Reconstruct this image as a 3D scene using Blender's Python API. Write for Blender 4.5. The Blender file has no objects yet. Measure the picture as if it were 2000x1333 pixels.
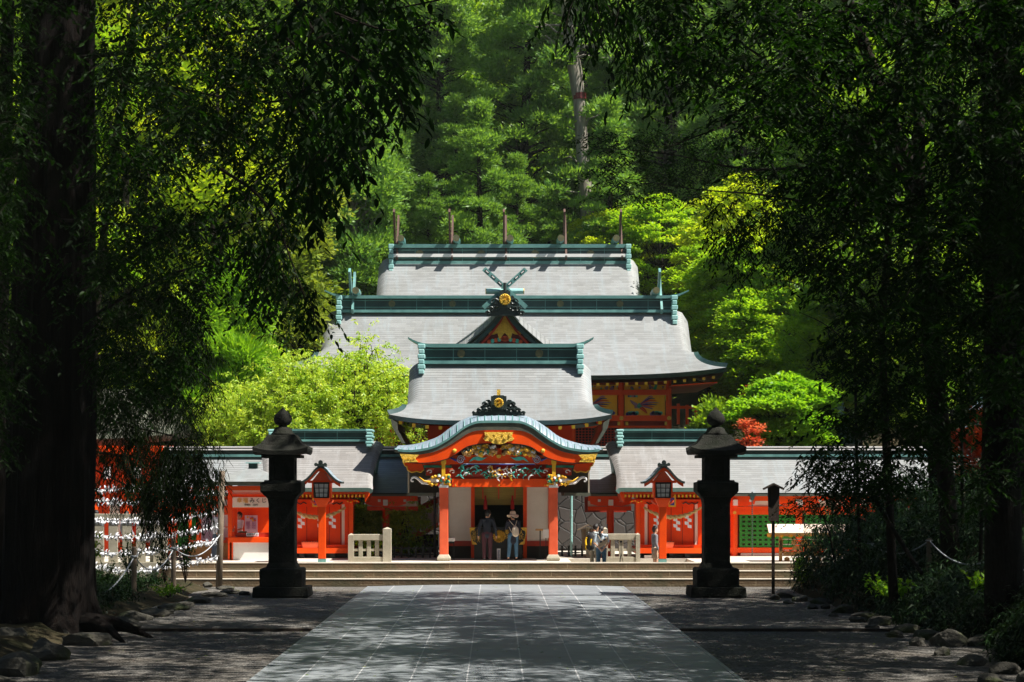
import bpy, math, random
import numpy as np
from mathutils import Vector, Matrix
R = math.radians
F = 3889.0; U0 = 967.0; V0 = 949.0; H0 = 3.3
sc = bpy.context.scene
COL = sc.collection
def PX(u, Y): return (u - U0) * Y / F
def PZ(v, Y): return H0 + (V0 - v) * Y / F
def P3(u, v, Y): return (PX(u, Y), Y, PZ(v, Y))

# ---------------------------------------------------------------- materials
def nt(name):
    m = bpy.data.materials.new(name); m.use_nodes = True
    t = m.node_tree; t.nodes.clear()
    o = t.nodes.new('ShaderNodeOutputMaterial')
    return m, t, o
def N(t, typ, **kw):
    n = t.nodes.new(typ)
    for k, v in kw.items():
        if k in n.inputs.keys(): n.inputs[k].default_value = v
        else: setattr(n, k, v)
    return n
def L(t, a, b): t.links.new(a, b)
def c4(c): return (c[0], c[1], c[2], 1.0)
def mix(t, fac, a, b, mode='MIX'):
    n = t.nodes.new('ShaderNodeMix'); n.data_type = 'RGBA'; n.blend_type = mode
    for s, v in ((n.inputs[0], fac), (n.inputs[6], a), (n.inputs[7], b)):
        if isinstance(v, (int, float)): s.default_value = v
        elif isinstance(v, tuple): s.default_value = c4(v)
        else: L(t, v, s)
    return n.outputs[2]
def mat(name, c, c2=None, rough=0.6, scale=3.0, bump=0.0, bscale=30.0, metal=0.0, spec=0.4, stretch=None, bdist=0.02):
    m, t, o = nt(name)
    p = N(t, 'ShaderNodeBsdfPrincipled', Roughness=rough, Metallic=metal)
    p.inputs['Specular IOR Level'].default_value = spec
    tc = N(t, 'ShaderNodeTexCoord'); src = tc.outputs['Object']
    if stretch:
        mp = N(t, 'ShaderNodeMapping'); mp.inputs['Scale'].default_value = stretch; L(t, src, mp.inputs[0]); src = mp.outputs[0]
    if c2 is None: c2 = tuple(x * 0.72 for x in c)
    nz = N(t, 'ShaderNodeTexNoise', Scale=scale, Detail=6.0, Roughness=0.65); L(t, src, nz.inputs['Vector'])
    rp = N(t, 'ShaderNodeMapRange'); rp.inputs[1].default_value = 0.35; rp.inputs[2].default_value = 0.68; L(t, nz.outputs[0], rp.inputs[0])
    L(t, mix(t, rp.outputs[0], c2, c), p.inputs['Base Color'])
    if bump:
        b = N(t, 'ShaderNodeTexNoise', Scale=bscale, Detail=5.0, Roughness=0.7); L(t, src, b.inputs['Vector'])
        bp = N(t, 'ShaderNodeBump', Strength=bump, Distance=bdist); L(t, b.outputs[0], bp.inputs['Height']); L(t, bp.outputs[0], p.inputs['Normal'])
    L(t, p.outputs[0], o.inputs[0])
    return m
def roof_mat(name, c, c2, stain, row=0.14):
    m, t, o = nt(name)
    p = N(t, 'ShaderNodeBsdfPrincipled', Roughness=0.5); p.inputs['Specular IOR Level'].default_value = 0.5
    uv = N(t, 'ShaderNodeUVMap'); uv.uv_map = 'UVMap'
    sx = N(t, 'ShaderNodeSeparateXYZ'); L(t, uv.outputs[0], sx.inputs[0])
    def mth(op, a, b=None):
        n = N(t, 'ShaderNodeMath', operation=op)
        for k, v in enumerate((a, b)):
            if v is None: continue
            if isinstance(v, (int, float)): n.inputs[k].default_value = v
            else: L(t, v, n.inputs[k])
        return n.outputs[0]
    vr = mth('DIVIDE', sx.outputs[1], row); fr = mth('FRACT', vr); ir = mth('FLOOR', vr)
    wn = N(t, 'ShaderNodeTexWhiteNoise'); wn.noise_dimensions = '1D'; L(t, ir, wn.inputs['W'])
    iu = mth('FLOOR', mth('ADD', mth('DIVIDE', sx.outputs[0], 0.42), mth('MULTIPLY', wn.outputs[0], 7.0)))
    cb = N(t, 'ShaderNodeCombineXYZ'); L(t, iu, cb.inputs[0]); L(t, ir, cb.inputs[1])
    w2 = N(t, 'ShaderNodeTexWhiteNoise'); w2.noise_dimensions = '2D'; L(t, cb.outputs[0], w2.inputs['Vector'])
    base = mix(t, w2.outputs[0], tuple(x * 0.84 for x in c), tuple(x * 1.06 for x in c))
    ln = N(t, 'ShaderNodeMapRange'); ln.inputs[1].default_value = 0.74; ln.inputs[2].default_value = 0.98; L(t, fr, ln.inputs[0])
    shingle = mix(t, ln.outputs[0], base, tuple(x * 0.55 for x in c))
    tc = N(t, 'ShaderNodeTexCoord')
    n1 = N(t, 'ShaderNodeTexNoise', Scale=0.5, Detail=7.0, Roughness=0.6); L(t, tc.outputs['Object'], n1.inputs['Vector'])
    r1 = N(t, 'ShaderNodeMapRange'); r1.inputs[1].default_value = 0.35; r1.inputs[2].default_value = 0.7; L(t, n1.outputs[0], r1.inputs[0])
    col = mix(t, r1.outputs[0], (1, 1, 1), c2, 'MIX'); col = mix(t, 1.0, shingle, col, 'MULTIPLY')
    mp = N(t, 'ShaderNodeMapping'); mp.inputs['Scale'].default_value = (2.6, 0.3, 1); L(t, uv.outputs[0], mp.inputs[0])
    n2 = N(t, 'ShaderNodeTexNoise', Scale=1.0, Detail=6.0, Roughness=0.7); L(t, mp.outputs[0], n2.inputs['Vector'])
    r2 = N(t, 'ShaderNodeMapRange'); r2.inputs[1].default_value = 0.5; r2.inputs[2].default_value = 0.8; r2.inputs[4].default_value = 0.8; L(t, n2.outputs[0], r2.inputs[0])
    col = mix(t, r2.outputs[0], col, stain)
    L(t, col, p.inputs['Base Color'])
    bp = N(t, 'ShaderNodeBump', Strength=0.6, Distance=0.03); bp.invert = False
    iv = mth('SUBTRACT', 1.0, ln.outputs[0])
    L(t, iv, bp.inputs['Height']); L(t, bp.outputs[0], p.inputs['Normal'])
    L(t, p.outputs[0], o.inputs[0]); return m
def leaf_mat(name, ca, cb, tr=0.4, tcol=None, rough=0.45, spec=0.35):
    m, t, o = nt(name)
    at = N(t, 'ShaderNodeAttribute'); at.attribute_name = 'tone'
    col = mix(t, at.outputs['Fac'], ca, cb)
    p = N(t, 'ShaderNodeBsdfPrincipled', Roughness=rough); p.inputs['Specular IOR Level'].default_value = spec; L(t, col, p.inputs['Base Color'])
    tl = N(t, 'ShaderNodeBsdfTranslucent')
    k = tcol or (1.5, 1.35, 0.5)
    L(t, mix(t, 1.0, col, k, 'MULTIPLY'), tl.inputs[0])
    ms = N(t, 'ShaderNodeMixShader', Fac=tr); L(t, p.outputs[0], ms.inputs[1]); L(t, tl.outputs[0], ms.inputs[2]); L(t, ms.outputs[0], o.inputs[0])
    return m
VERM = (0.90, 0.088, 0.004)
M = {}
M['verm'] = mat('vermilion_paint', VERM, (0.76, 0.062, 0.004), 0.45, 1.5, spec=0.25)
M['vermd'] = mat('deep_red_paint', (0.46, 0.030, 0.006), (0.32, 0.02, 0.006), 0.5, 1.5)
M['salmon'] = mat('weathered_vermilion', (0.78, 0.125, 0.045), (0.62, 0.08, 0.025), 0.55, 2.0)
M['white'] = mat('white_plaster', (0.84, 0.79, 0.69), (0.76, 0.70, 0.60), 0.8, 2.0)
M['whitep'] = mat('white_paint', (0.82, 0.81, 0.78), (0.75, 0.73, 0.70), 0.6, 2.0)
M['gold'] = mat('gold_leaf', (0.92, 0.62, 0.08), (0.62, 0.36, 0.03), 0.38, 14.0, 0.8, 25.0, metal=0.15, bdist=0.05)
M['dullgold'] = mat('dull_bronze_gilt', (0.16, 0.14, 0.06), (0.08, 0.09, 0.05), 0.5, 8.0)
M['goldy'] = mat('yellow_ochre_paint', (0.80, 0.45, 0.02), (0.72, 0.36, 0.02), 0.5, 3.0)
M['yellowwall'] = mat('yellow_panel_paint', (0.95, 0.56, 0.02), (0.88, 0.46, 0.02), 0.5, 2.0)
M['copper'] = mat('green_copper', (0.15, 0.34, 0.31), (0.08, 0.2, 0.19), 0.45, 2.0, 0.2, 12.0, spec=0.6)
M['copperl'] = mat('pale_green_copper', (0.33, 0.56, 0.53), (0.2, 0.42, 0.40), 0.45, 3.0, spec=0.6)
M['copperc'] = mat('ridge_cap_copper', (0.11, 0.25, 0.23), (0.07, 0.18, 0.165), 0.45, 2.0, spec=0.6)
M['copperd'] = mat('dark_green_copper', (0.022, 0.060, 0.055), (0.012, 0.034, 0.032), 0.4, 3.0, spec=0.6)
M['dark'] = mat('dark_patina_bronze', (0.030, 0.045, 0.040), (0.018, 0.026, 0.024), 0.4, 6.0, 0.3, 15.0)
M['eave'] = mat('weathered_eave_board', (0.10, 0.10, 0.07), (0.05, 0.06, 0.045), 0.7, 4.0, 0.2)
M['black'] = mat('black_lacquer', (0.012, 0.012, 0.013), (0.006, 0.006, 0.007), 0.35, 3.0)
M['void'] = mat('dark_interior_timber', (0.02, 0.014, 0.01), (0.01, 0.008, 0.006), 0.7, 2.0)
M['turq'] = mat('turquoise_paint', (0.12, 0.66, 0.56), (0.05, 0.42, 0.34), 0.5, 8.0)
M['greenp'] = mat('green_paint', (0.03, 0.26, 0.15), (0.015, 0.16, 0.09), 0.5, 6.0)
M['lattice'] = mat('bright_green_lattice_paint', (0.025, 0.23, 0.02), (0.015, 0.17, 0.015), 0.5, 3.0)
M['bluep'] = mat('blue_paint', (0.04, 0.06, 0.35), (0.02, 0.03, 0.2), 0.5, 8.0)
M['lilac'] = mat('lilac_paint', (0.45, 0.28, 0.42), (0.32, 0.18, 0.4), 0.5, 8.0)
M['maroon'] = mat('maroon_paint', (0.16, 0.012, 0.012), (0.09, 0.01, 0.01), 0.5, 8.0)
M['wood'] = mat('pale_wood', (0.62, 0.36, 0.13), (0.46, 0.24, 0.08), 0.6, 2.0, 0.2, 20, stretch=(1, 1, 6))
M['woodw'] = mat('weathered_wood', (0.20, 0.15, 0.10), (0.11, 0.08, 0.055), 0.8, 5.0, 0.5, 25, stretch=(4, 4, 0.6))
M['woodd'] = mat('dark_wood', (0.045, 0.028, 0.016), (0.02, 0.013, 0.009), 0.8, 5.0, 0.4, 25, stretch=(4, 4, 0.6))
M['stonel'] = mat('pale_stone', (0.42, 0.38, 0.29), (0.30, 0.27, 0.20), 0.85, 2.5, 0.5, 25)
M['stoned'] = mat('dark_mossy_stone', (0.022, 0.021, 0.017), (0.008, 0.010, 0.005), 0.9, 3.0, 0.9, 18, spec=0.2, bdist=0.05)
M['bamboo'] = mat('bamboo_blind', (0.42, 0.34, 0.07), (0.30, 0.24, 0.05), 0.6, 4.0, 0.5, 30, stretch=(0.3, 1, 8))
M['straw'] = mat('straw_rope', (0.62, 0.46, 0.20), (0.45, 0.32, 0.12), 0.8, 20.0, 0.6, 60)
M['rope'] = mat('grey_rope', (0.42, 0.44, 0.45), (0.30, 0.31, 0.32), 0.8, 20.0, 0.4, 80)
M['paper'] = mat('white_paper', (0.82, 0.82, 0.84), (0.72, 0.72, 0.75), 0.8, 8.0)
M['redp'] = mat('red_cord', (0.55, 0.01, 0.01), (0.4, 0.01, 0.01), 0.6, 8.0)
M['glass'] = mat('lantern_paper_glass', (0.60, 0.62, 0.60), (0.5, 0.52, 0.5), 0.2, 2.0)
M['lavender'] = mat('lavender_poster', (0.62, 0.55, 0.66), (0.6, 0.5, 0.64), 0.7, 2.0)
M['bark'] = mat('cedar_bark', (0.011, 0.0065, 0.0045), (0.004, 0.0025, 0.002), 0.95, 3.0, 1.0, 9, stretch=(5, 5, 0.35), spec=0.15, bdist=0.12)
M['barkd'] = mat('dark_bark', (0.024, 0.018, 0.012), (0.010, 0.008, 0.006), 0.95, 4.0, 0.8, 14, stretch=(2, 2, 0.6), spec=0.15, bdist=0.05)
M['barkg'] = mat('grey_bark', (0.30, 0.27, 0.22), (0.14, 0.12, 0.10), 0.9, 1.5, 0.8, 8, stretch=(4, 4, 0.4), bdist=0.06)
def rock_mat():
    m, t, o = nt('mossy_rock'); p = N(t, 'ShaderNodeBsdfPrincipled', Roughness=0.9)
    tc = N(t, 'ShaderNodeTexCoord'); g = N(t, 'ShaderNodeNewGeometry'); s = N(t, 'ShaderNodeSeparateXYZ'); L(t, g.outputs['Normal'], s.inputs[0])
    n = N(t, 'ShaderNodeTexNoise', Scale=2.2, Detail=8.0, Roughness=0.7); L(t, tc.outputs['Object'], n.inputs[0])
    base = mix(t, n.outputs[0], (0.015, 0.015, 0.013), (0.10, 0.09, 0.065))
    n2 = N(t, 'ShaderNodeTexNoise', Scale=1.3, Detail=5.0); L(t, tc.outputs['Object'], n2.inputs[0])
    r = N(t, 'ShaderNodeMapRange'); r.inputs[1].default_value = 0.5; r.inputs[2].default_value = 0.62; L(t, n2.outputs[0], r.inputs[0])
    L(t, mix(t, r.outputs[0], base, (0.045, 0.055, 0.015)), p.inputs['Base Color'])
    b = N(t, 'ShaderNodeTexNoise', Scale=7.0, Detail=8.0, Roughness=0.7); L(t, tc.outputs['Object'], b.inputs[0])
    bp = N(t, 'ShaderNodeBump', Strength=0.9, Distance=0.08); L(t, b.outputs[0], bp.inputs['Height']); L(t, bp.outputs[0], p.inputs['Normal'])
    L(t, p.outputs[0], o.inputs[0]); return m
M['rock'] = rock_mat()
def gravel_mat():
    m, t, o = nt('gravel_ground'); p = N(t, 'ShaderNodeBsdfPrincipled', Roughness=0.9)
    p.inputs['Specular IOR Level'].default_value = 0.3
    tc = N(t, 'ShaderNodeTexCoord')
    v = N(t, 'ShaderNodeTexVoronoi', Scale=16.0); L(t, tc.outputs['Object'], v.inputs['Vector'])
    s = N(t, 'ShaderNodeSeparateColor'); L(t, v.outputs['Color'], s.inputs[0])
    c = mix(t, s.outputs[0], (0.038, 0.036, 0.034), (0.20, 0.188, 0.168))
    n = N(t, 'ShaderNodeTexNoise', Scale=0.6, Detail=7.0, Roughness=0.7); L(t, tc.outputs['Object'], n.inputs[0])
    r = N(t, 'ShaderNodeMapRange'); r.inputs[1].default_value = 0.42; r.inputs[2].default_value = 0.65; r.inputs[4].default_value = 0.75; L(t, n.outputs[0], r.inputs[0])
    L(t, mix(t, r.outputs[0], c, (0.085, 0.07, 0.052)), p.inputs['Base Color'])
    bp = N(t, 'ShaderNodeBump', Strength=1.0, Distance=0.05); L(t, v.outputs['Distance'], bp.inputs['Height']); bp.invert = True
    n3 = N(t, 'ShaderNodeTexNoise', Scale=5.0, Detail=6.0); L(t, tc.outputs['Object'], n3.inputs[0])
    b2 = N(t, 'ShaderNodeBump', Strength=0.25, Distance=0.06); L(t, n3.outputs[0], b2.inputs['Height']); L(t, bp.outputs[0], b2.inputs['Normal']); L(t, b2.outputs[0], p.inputs['Normal'])
    L(t, p.outputs[0], o.inputs[0]); return m
M['gravel'] = gravel_mat()
def paving_mat():
    m, t, o = nt('stone_paving'); p = N(t, 'ShaderNodeBsdfPrincipled', Roughness=0.5)
    tc = N(t, 'ShaderNodeTexCoord')
    mp = N(t, 'ShaderNodeMapping'); mp.inputs['Rotation'].default_value = (0, 0, R(90)); mp.inputs['Location'].default_value = (0, 0.47, 0); L(t, tc.outputs['Object'], mp.inputs[0])
    br = N(t, 'ShaderNodeTexBrick', Scale=1.0); br.offset = 0.5; br.offset_frequency = 2
    br.inputs['Brick Width'].default_value = 1.9; br.inputs['Row Height'].default_value = 0.94; br.inputs['Mortar Size'].default_value = 0.014; br.inputs['Mortar Smooth'].default_value = 0.3; br.inputs['Bias'].default_value = 0.2
    br.inputs['Color1'].default_value = (0.245, 0.265, 0.275, 1); br.inputs['Color2'].default_value = (0.19, 0.207, 0.22, 1); br.inputs['Mortar'].default_value = (0.46, 0.46, 0.46, 1)
    L(t, mp.outputs[0], br.inputs['Vector'])
    n = N(t, 'ShaderNodeTexNoise', Scale=1.4, Detail=8.0, Roughness=0.7); L(t, tc.outputs['Object'], n.inputs[0])
    r = N(t, 'ShaderNodeMapRange'); r.inputs[1].default_value = 0.3; r.inputs[2].default_value = 0.75; r.inputs[3].default_value = 0.72; r.inputs[4].default_value = 1.15; L(t, n.outputs[0], r.inputs[0])
    cc = N(t, 'ShaderNodeCombineColor'); [L(t, r.outputs[0], cc.inputs[i]) for i in range(3)]
    L(t, mix(t, 1.0, br.outputs[0], cc.outputs[0], 'MULTIPLY'), p.inputs['Base Color'])
    b = N(t, 'ShaderNodeTexNoise', Scale=40.0, Detail=4.0); L(t, tc.outputs['Object'], b.inputs[0])
    bp = N(t, 'ShaderNodeBump', Strength=0.25, Distance=0.01); L(t, b.outputs[0], bp.inputs['Height']); L(t, bp.outputs[0], p.inputs['Normal'])
    L(t, p.outputs[0], o.inputs[0]); return m
M['paving'] = paving_mat()
def block_mat(name, w, h, c1, c2, mortar, axis='XZ', moss=0.0, ms=0.012):
    m, t, o = nt(name); p = N(t, 'ShaderNodeBsdfPrincipled', Roughness=0.85)
    tc = N(t, 'ShaderNodeTexCoord'); s = N(t, 'ShaderNodeSeparateXYZ'); L(t, tc.outputs['Object'], s.inputs[0])
    cx = N(t, 'ShaderNodeCombineXYZ'); L(t, s.outputs[0], cx.inputs[0]); L(t, s.outputs[2], cx.inputs[1])
    nz = N(t, 'ShaderNodeTexNoise', Scale=1.2, Detail=7.0, Roughness=0.7); L(t, tc.outputs['Object'], nz.inputs[0])
    br = N(t, 'ShaderNodeTexBrick', Scale=1.0); br.offset = 0.43
    br.inputs['Brick Width'].default_value = w; br.inputs['Row Height'].default_value = h; br.inputs['Mortar Size'].default_value = ms; br.inputs['Mortar Smooth'].default_value = 0.2
    br.inputs['Color1'].default_value = c4(c1); br.inputs['Color2'].default_value = c4(c2); br.inputs['Mortar'].default_value = c4(mortar)
    L(t, cx.outputs[0], br.inputs['Vector'])
    r = N(t, 'ShaderNodeMapRange'); r.inputs[1].default_value = 0.45; r.inputs[2].default_value = 0.62; r.inputs[4].default_value = moss; L(t, nz.outputs[0], r.inputs[0])
    L(t, mix(t, r.outputs[0], br.outputs[0], (0.06, 0.055, 0.025)), p.inputs['Base Color'])
    n3 = N(t, 'ShaderNodeTexNoise', Scale=12.0, Detail=7.0); L(t, tc.outputs['Object'], n3.inputs[0])
    b2 = N(t, 'ShaderNodeBump', Strength=0.6, Distance=0.03); L(t, n3.outputs[0], b2.inputs['Height']); L(t, b2.outputs[0], p.inputs['Normal'])
    L(t, p.outputs[0], o.inputs[0]); return m
M['step'] = block_mat('step_stone', 1.95, 0.25, (0.125, 0.078, 0.038), (0.08, 0.05, 0.026), (0.22, 0.17, 0.10), moss=0.8)  # base colour darkened so the risers look shaded
M['chigi'] = mat('weathered_red_timber', (0.11, 0.055, 0.038), (0.07, 0.035, 0.025), 0.7, 6.0)
M['tread'] = mat('sunlit_step_top', (0.55, 0.50, 0.42), (0.40, 0.35, 0.28), 0.85, 2.0, 0.3, 20)  # same step stone, painted paler to stand for sun on the treads
def wall_stone():
    m, t, o = nt('polygonal_stone_wall'); p = N(t, 'ShaderNodeBsdfPrincipled', Roughness=0.9)
    tc = N(t, 'ShaderNodeTexCoord')
    dn = N(t, 'ShaderNodeTexNoise', Scale=1.6, Detail=3.0); L(t, tc.outputs['Object'], dn.inputs['Vector']); wv = mix(t, 0.16, tc.outputs['Object'], dn.outputs['Color'])
    v = N(t, 'ShaderNodeTexVoronoi', Scale=2.3); v.feature = 'DISTANCE_TO_EDGE'; L(t, wv, v.inputs['Vector'])
    v2 = N(t, 'ShaderNodeTexVoronoi', Scale=2.3); L(t, wv, v2.inputs['Vector'])
    s = N(t, 'ShaderNodeSeparateColor'); L(t, v2.outputs['Color'], s.inputs[0])
    c = mix(t, s.outputs[0], (0.035, 0.030, 0.029), (0.105, 0.088, 0.082)); n9 = N(t, 'ShaderNodeTexNoise', Scale=5.0, Detail=8.0, Roughness=0.75); L(t, tc.outputs['Object'], n9.inputs['Vector']); c = mix(t, n9.outputs[0], c, (0.05, 0.045, 0.04))
    r = N(t, 'ShaderNodeMapRange'); r.inputs[1].default_value = 0.005; r.inputs[2].default_value = 0.06; L(t, v.outputs[0], r.inputs[0])
    L(t, mix(t, r.outputs[0], (0.02, 0.018, 0.017), c), p.inputs['Base Color'])
    bp = N(t, 'ShaderNodeBump', Strength=0.8, Distance=0.06); L(t, r.outputs[0], bp.inputs['Height']); L(t, bp.outputs[0], p.inputs['Normal'])
    L(t, p.outputs[0], o.inputs[0]); return m
M['swall'] = wall_stone()
M['earth'] = mat('forest_floor', (0.060, 0.045, 0.026), (0.025, 0.026, 0.012), 0.95, 1.2, 0.9, 9, spec=0.1, bdist=0.1)
M['roof'] = roof_mat('copper_shingle_roof', (0.240, 0.247, 0.247), (0.80, 0.79, 0.76), (0.24, 0.29, 0.31))
M['roofp'] = roof_mat('pink_grey_shingle_roof', (0.245, 0.235, 0.226), (0.85, 0.80, 0.76), (0.34, 0.34, 0.34), 0.12)
M['roofb'] = roof_mat('blue_grey_shingle_roof', (0.24, 0.30, 0.345), (0.8, 0.84, 0.9), (0.2, 0.3, 0.36))

# ---------------------------------------------------------------- mesh builder
def org(o):
    v = Vector((0, 0, 0))
    while o is not None: v = v + o.location; o = o.parent
    return v
class MB:
    def __init__(s): s.v = []; s.f = []; s.m = []; s.uv = []
    def add(s, vs, fs, m=0, uv=None):
        b = len(s.v); s.v += [tuple(x) for x in vs]; s.f += [tuple(i + b for i in f) for f in fs]; s.m += [m] * len(fs)
        s.uv += (uv if uv else [(0.0, 0.0)] * len(vs)); return s
    def box(s, x0, x1, y0, y1, z0, z1, m=0):
        v = [(x0, y0, z0), (x1, y0, z0), (x1, y1, z0), (x0, y1, z0), (x0, y0, z1), (x1, y0, z1), (x1, y1, z1), (x0, y1, z1)]
        uv = [(p[0], p[2]) for p in v]
        return s.add(v, [(0, 3, 2, 1), (4, 5, 6, 7), (0, 1, 5, 4), (1, 2, 6, 5), (2, 3, 7, 6), (3, 0, 4, 7)], m, uv)
    def pb(s, u0, u1, v0, v1, Y, d=0.3, m=0):
        return s.box(PX(u0, Y), PX(u1, Y), Y, Y + d, PZ(v1, Y), PZ(v0, Y), m)
    def prism(s, pts, y0, y1, m=0):
        n = len(pts)
        a = sum(pts[i][0] * pts[(i + 1) % n][1] - pts[(i + 1) % n][0] * pts[i][1] for i in range(n))
        if a < 0: pts = pts[::-1]
        v = [(x, y0, z) for x, z in pts] + [(x, y1, z) for x, z in pts]
        f = [tuple(range(n)), tuple(range(2 * n - 1, n - 1, -1))] + [(j, i, i + n, j + n) for i in range(n) for j in [(i + 1) % n]]
        return s.add(v, f, m)
    def pprism(s, pts, Y, d=0.2, m=0): return s.prism([(PX(u, Y), PZ(v, Y)) for u, v in pts], Y, Y + d, m)
    def band(s, up, lo, y0, y1, m=0):
        # strip between two open curves in XZ, extruded along Y
        n = len(up)
        v = [(x, y, z) for y in (y0, y1) for c in (up, lo) for x, z in c]
        A, B, C, D = 0, n, 2 * n, 3 * n; f = []
        for i in range(n - 1):
            f += [(B + i, B + i + 1, A + i + 1, A + i), (C + i, C + i + 1, D + i + 1, D + i), (A + i, A + i + 1, C + i + 1, C + i), (B + i + 1, B + i, D + i, D + i + 1)]
        f += [(A, C, D, B), (A + n - 1, B + n - 1, D + n - 1, C + n - 1)]
        return s.add(v, f, m)
    def tube(s, pts, r, n=6, m=0):
        k = len(pts); rr = r if hasattr(r, '__len__') else [r] * k
        P = [Vector(p) for p in pts]; v = []; up = Vector((0.01, 0.02, 1))
        for i, p in enumerate(P):
            d = (P[min(i + 1, k - 1)] - P[max(i - 1, 0)])
            if d.length < 1e-9: d = Vector((0, 0, 1))
            d.normalize(); a = d.cross(up if abs(d.z) < 0.93 else Vector((1, 0.02, 0))).normalized(); b = d.cross(a)
            for j in range(n):
                t = 2 * math.pi * j / n; v.append(p + (a * math.cos(t) + b * math.sin(t)) * rr[i])
        f = [(i * n + j, i * n + (j + 1) % n, (i + 1) * n + (j + 1) % n, (i + 1) * n + j) for i in range(k - 1) for j in range(n)]
        f += [tuple(range(n))[::-1], tuple(range((k - 1) * n, k * n))]
        return s.add(v, f, m)
    def lathe(s, prof, cx, cy, n=16, m=0, rot=0.0, z0=0.0):
        v = []; q = math.sqrt(2) if n == 4 else 1.0
        for r, z in prof:
            for j in range(n):
                t = 2 * math.pi * j / n + rot; v.append((cx + r * q * math.cos(t), cy + r * q * math.sin(t), z0 + z))
        k = len(prof)
        f = [(i * n + j, i * n + (j + 1) % n, (i + 1) * n + (j + 1) % n, (i + 1) * n + j) for i in range(k - 1) for j in range(n)]
        f += [tuple(range(n))[::-1], tuple(range((k - 1) * n, k * n))]
        return s.add(v, f, m)
    def cyly(s, x, z, y0, y1, r, n=16, m=0, r2=None):
        r2 = r if r2 is None else r2
        v = [(x + rr * math.cos(2 * math.pi * j / n), y, z + rr * math.sin(2 * math.pi * j / n)) for y, rr in ((y0, r), (y1, r2)) for j in range(n)]
        f = [tuple(range(n)), tuple(range(2 * n - 1, n - 1, -1))] + [(j, i, i + n, j + n) for i in range(n) for j in [(i + 1) % n]]
        return s.add(v, f, m)
    def grid(s, P, m=0, uv=None):
        a, b = len(P), len(P[0])
        v = [p for row in P for p in row]
        f = [(i * b + j, i * b + j + 1, (i + 1) * b + j + 1, (i + 1) * b + j) for i in range(a - 1) for j in range(b - 1)]
        return s.add(v, f, m, [q for row in uv for q in row] if uv else None)
    def build(s, name, mats, parent=None, smooth=False, bevel=0.0, label=None, cat=None, group=None, kind=None, solid=None):
        mats = mats if isinstance(mats, (list, tuple)) else [mats]
        A = np.array(s.v, dtype=float).reshape(-1, 3)
        if parent is not None: o0 = np.array(org(parent))
        else: lo, hi = A.min(0), A.max(0); o0 = np.array([(lo[0] + hi[0]) / 2, (lo[1] + hi[1]) / 2, lo[2]])
        me = bpy.data.meshes.new(name); me.from_pydata((A - o0).tolist(), [], s.f)
        for x in mats: me.materials.append(x)
        me.polygons.foreach_set('material_index', s.m)
        if any(q != (0.0, 0.0) for q in s.uv):
            ul = me.uv_layers.new(name='UVMap'); li = np.empty(len(me.loops), dtype=np.int32); me.loops.foreach_get('vertex_index', li)
            ul.data.foreach_set('uv', np.array(s.uv, dtype=np.float32)[li].ravel())
        if smooth: me.polygons.foreach_set('use_smooth', [True] * len(me.polygons))
        me.update(); me.validate()
        o = bpy.data.objects.new(name, me); COL.objects.link(o)
        if parent is not None: o.parent = parent
        else: o.location = o0
        if bevel: b = o.modifiers.new('b', 'BEVEL'); b.width = bevel; b.segments = 2; b.limit_method = 'ANGLE'
        if solid: q = o.modifiers.new('s', 'SOLIDIFY'); q.thickness = solid[0]; q.offset = -1; q.material_offset_rim = 1; q.material_offset = 1; q.use_even_offset = False; es = o.modifiers.new('e', 'EDGE_SPLIT'); es.split_angle = R(40)
        tag(o, label, cat, group, kind); return o
def tag(o, label=None, cat=None, group=None, kind=None):
    for k, v in (('label', label), ('category', cat), ('group', group), ('kind', kind)):
        if v: o[k] = v
def thing(name, label, cat, loc, group=None):
    o = bpy.data.objects.new(name, None); o.location = loc; o.empty_display_size = 0.1; COL.objects.link(o); tag(o, label, cat, group); return o
def copy_tree(o, loc=None, rz=None, scale=None, label=None, parent=None):
    c = o.copy(); COL.objects.link(c)
    if parent is not None: c.parent = parent
    if loc is not None: c.location = loc
    if rz is not None: c.rotation_euler = (0, 0, rz)
    if scale is not None: c.scale = scale
    if label: c['label'] = label
    for ch in list(o.children): copy_tree(ch, parent=c)
    return c
def text(body, loc, size, m, parent=None, name='lettering', spacing=1.0, vertical=False, extr=0.004):
    cu = bpy.data.curves.new(name, 'FONT'); cu.body = '\n'.join(body) if vertical else body
    cu.size = size; cu.align_x = 'CENTER'; cu.align_y = 'CENTER'; cu.extrude = extr; cu.space_character = spacing; cu.space_line = 0.82
    cu.resolution_u = 3
    tmp = bpy.data.objects.new('t', cu); COL.objects.link(tmp); dg = bpy.context.evaluated_depsgraph_get()
    me = bpy.data.meshes.new_from_object(tmp.evaluated_get(dg)); bpy.data.objects.remove(tmp); me.name = name; me.materials.clear(); me.materials.append(m)
    o = bpy.data.objects.new(name, me); COL.objects.link(o)
    if parent is not None: o.parent = parent; o.location = Vector(loc) - org(parent)
    else: o.location = loc
    o.rotation_euler = (R(90), 0, 0); return o
def lerp(a, b, t): return a + (b - a) * t
def interp(tab, x): return float(np.interp(x, [a for a, b in tab], [b for a, b in tab]))
def smooth_curve(pts, n=8):
    out = []
    for i in range(len(pts) - 1):
        p0 = pts[max(i - 1, 0)]; p1 = pts[i]; p2 = pts[i + 1]; p3 = pts[min(i + 2, len(pts) - 1)]
        for k in range(n):
            t = k / n
            out.append(tuple(0.5 * ((2 * b) + (c - a) * t + (2 * a - 5 * b + 4 * c - d) * t * t + (-a + 3 * b - 3 * c + d) * t ** 3) for a, b, c, d in zip(p0, p1, p2, p3)))
    out.append(tuple(pts[-1])); return out
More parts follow.
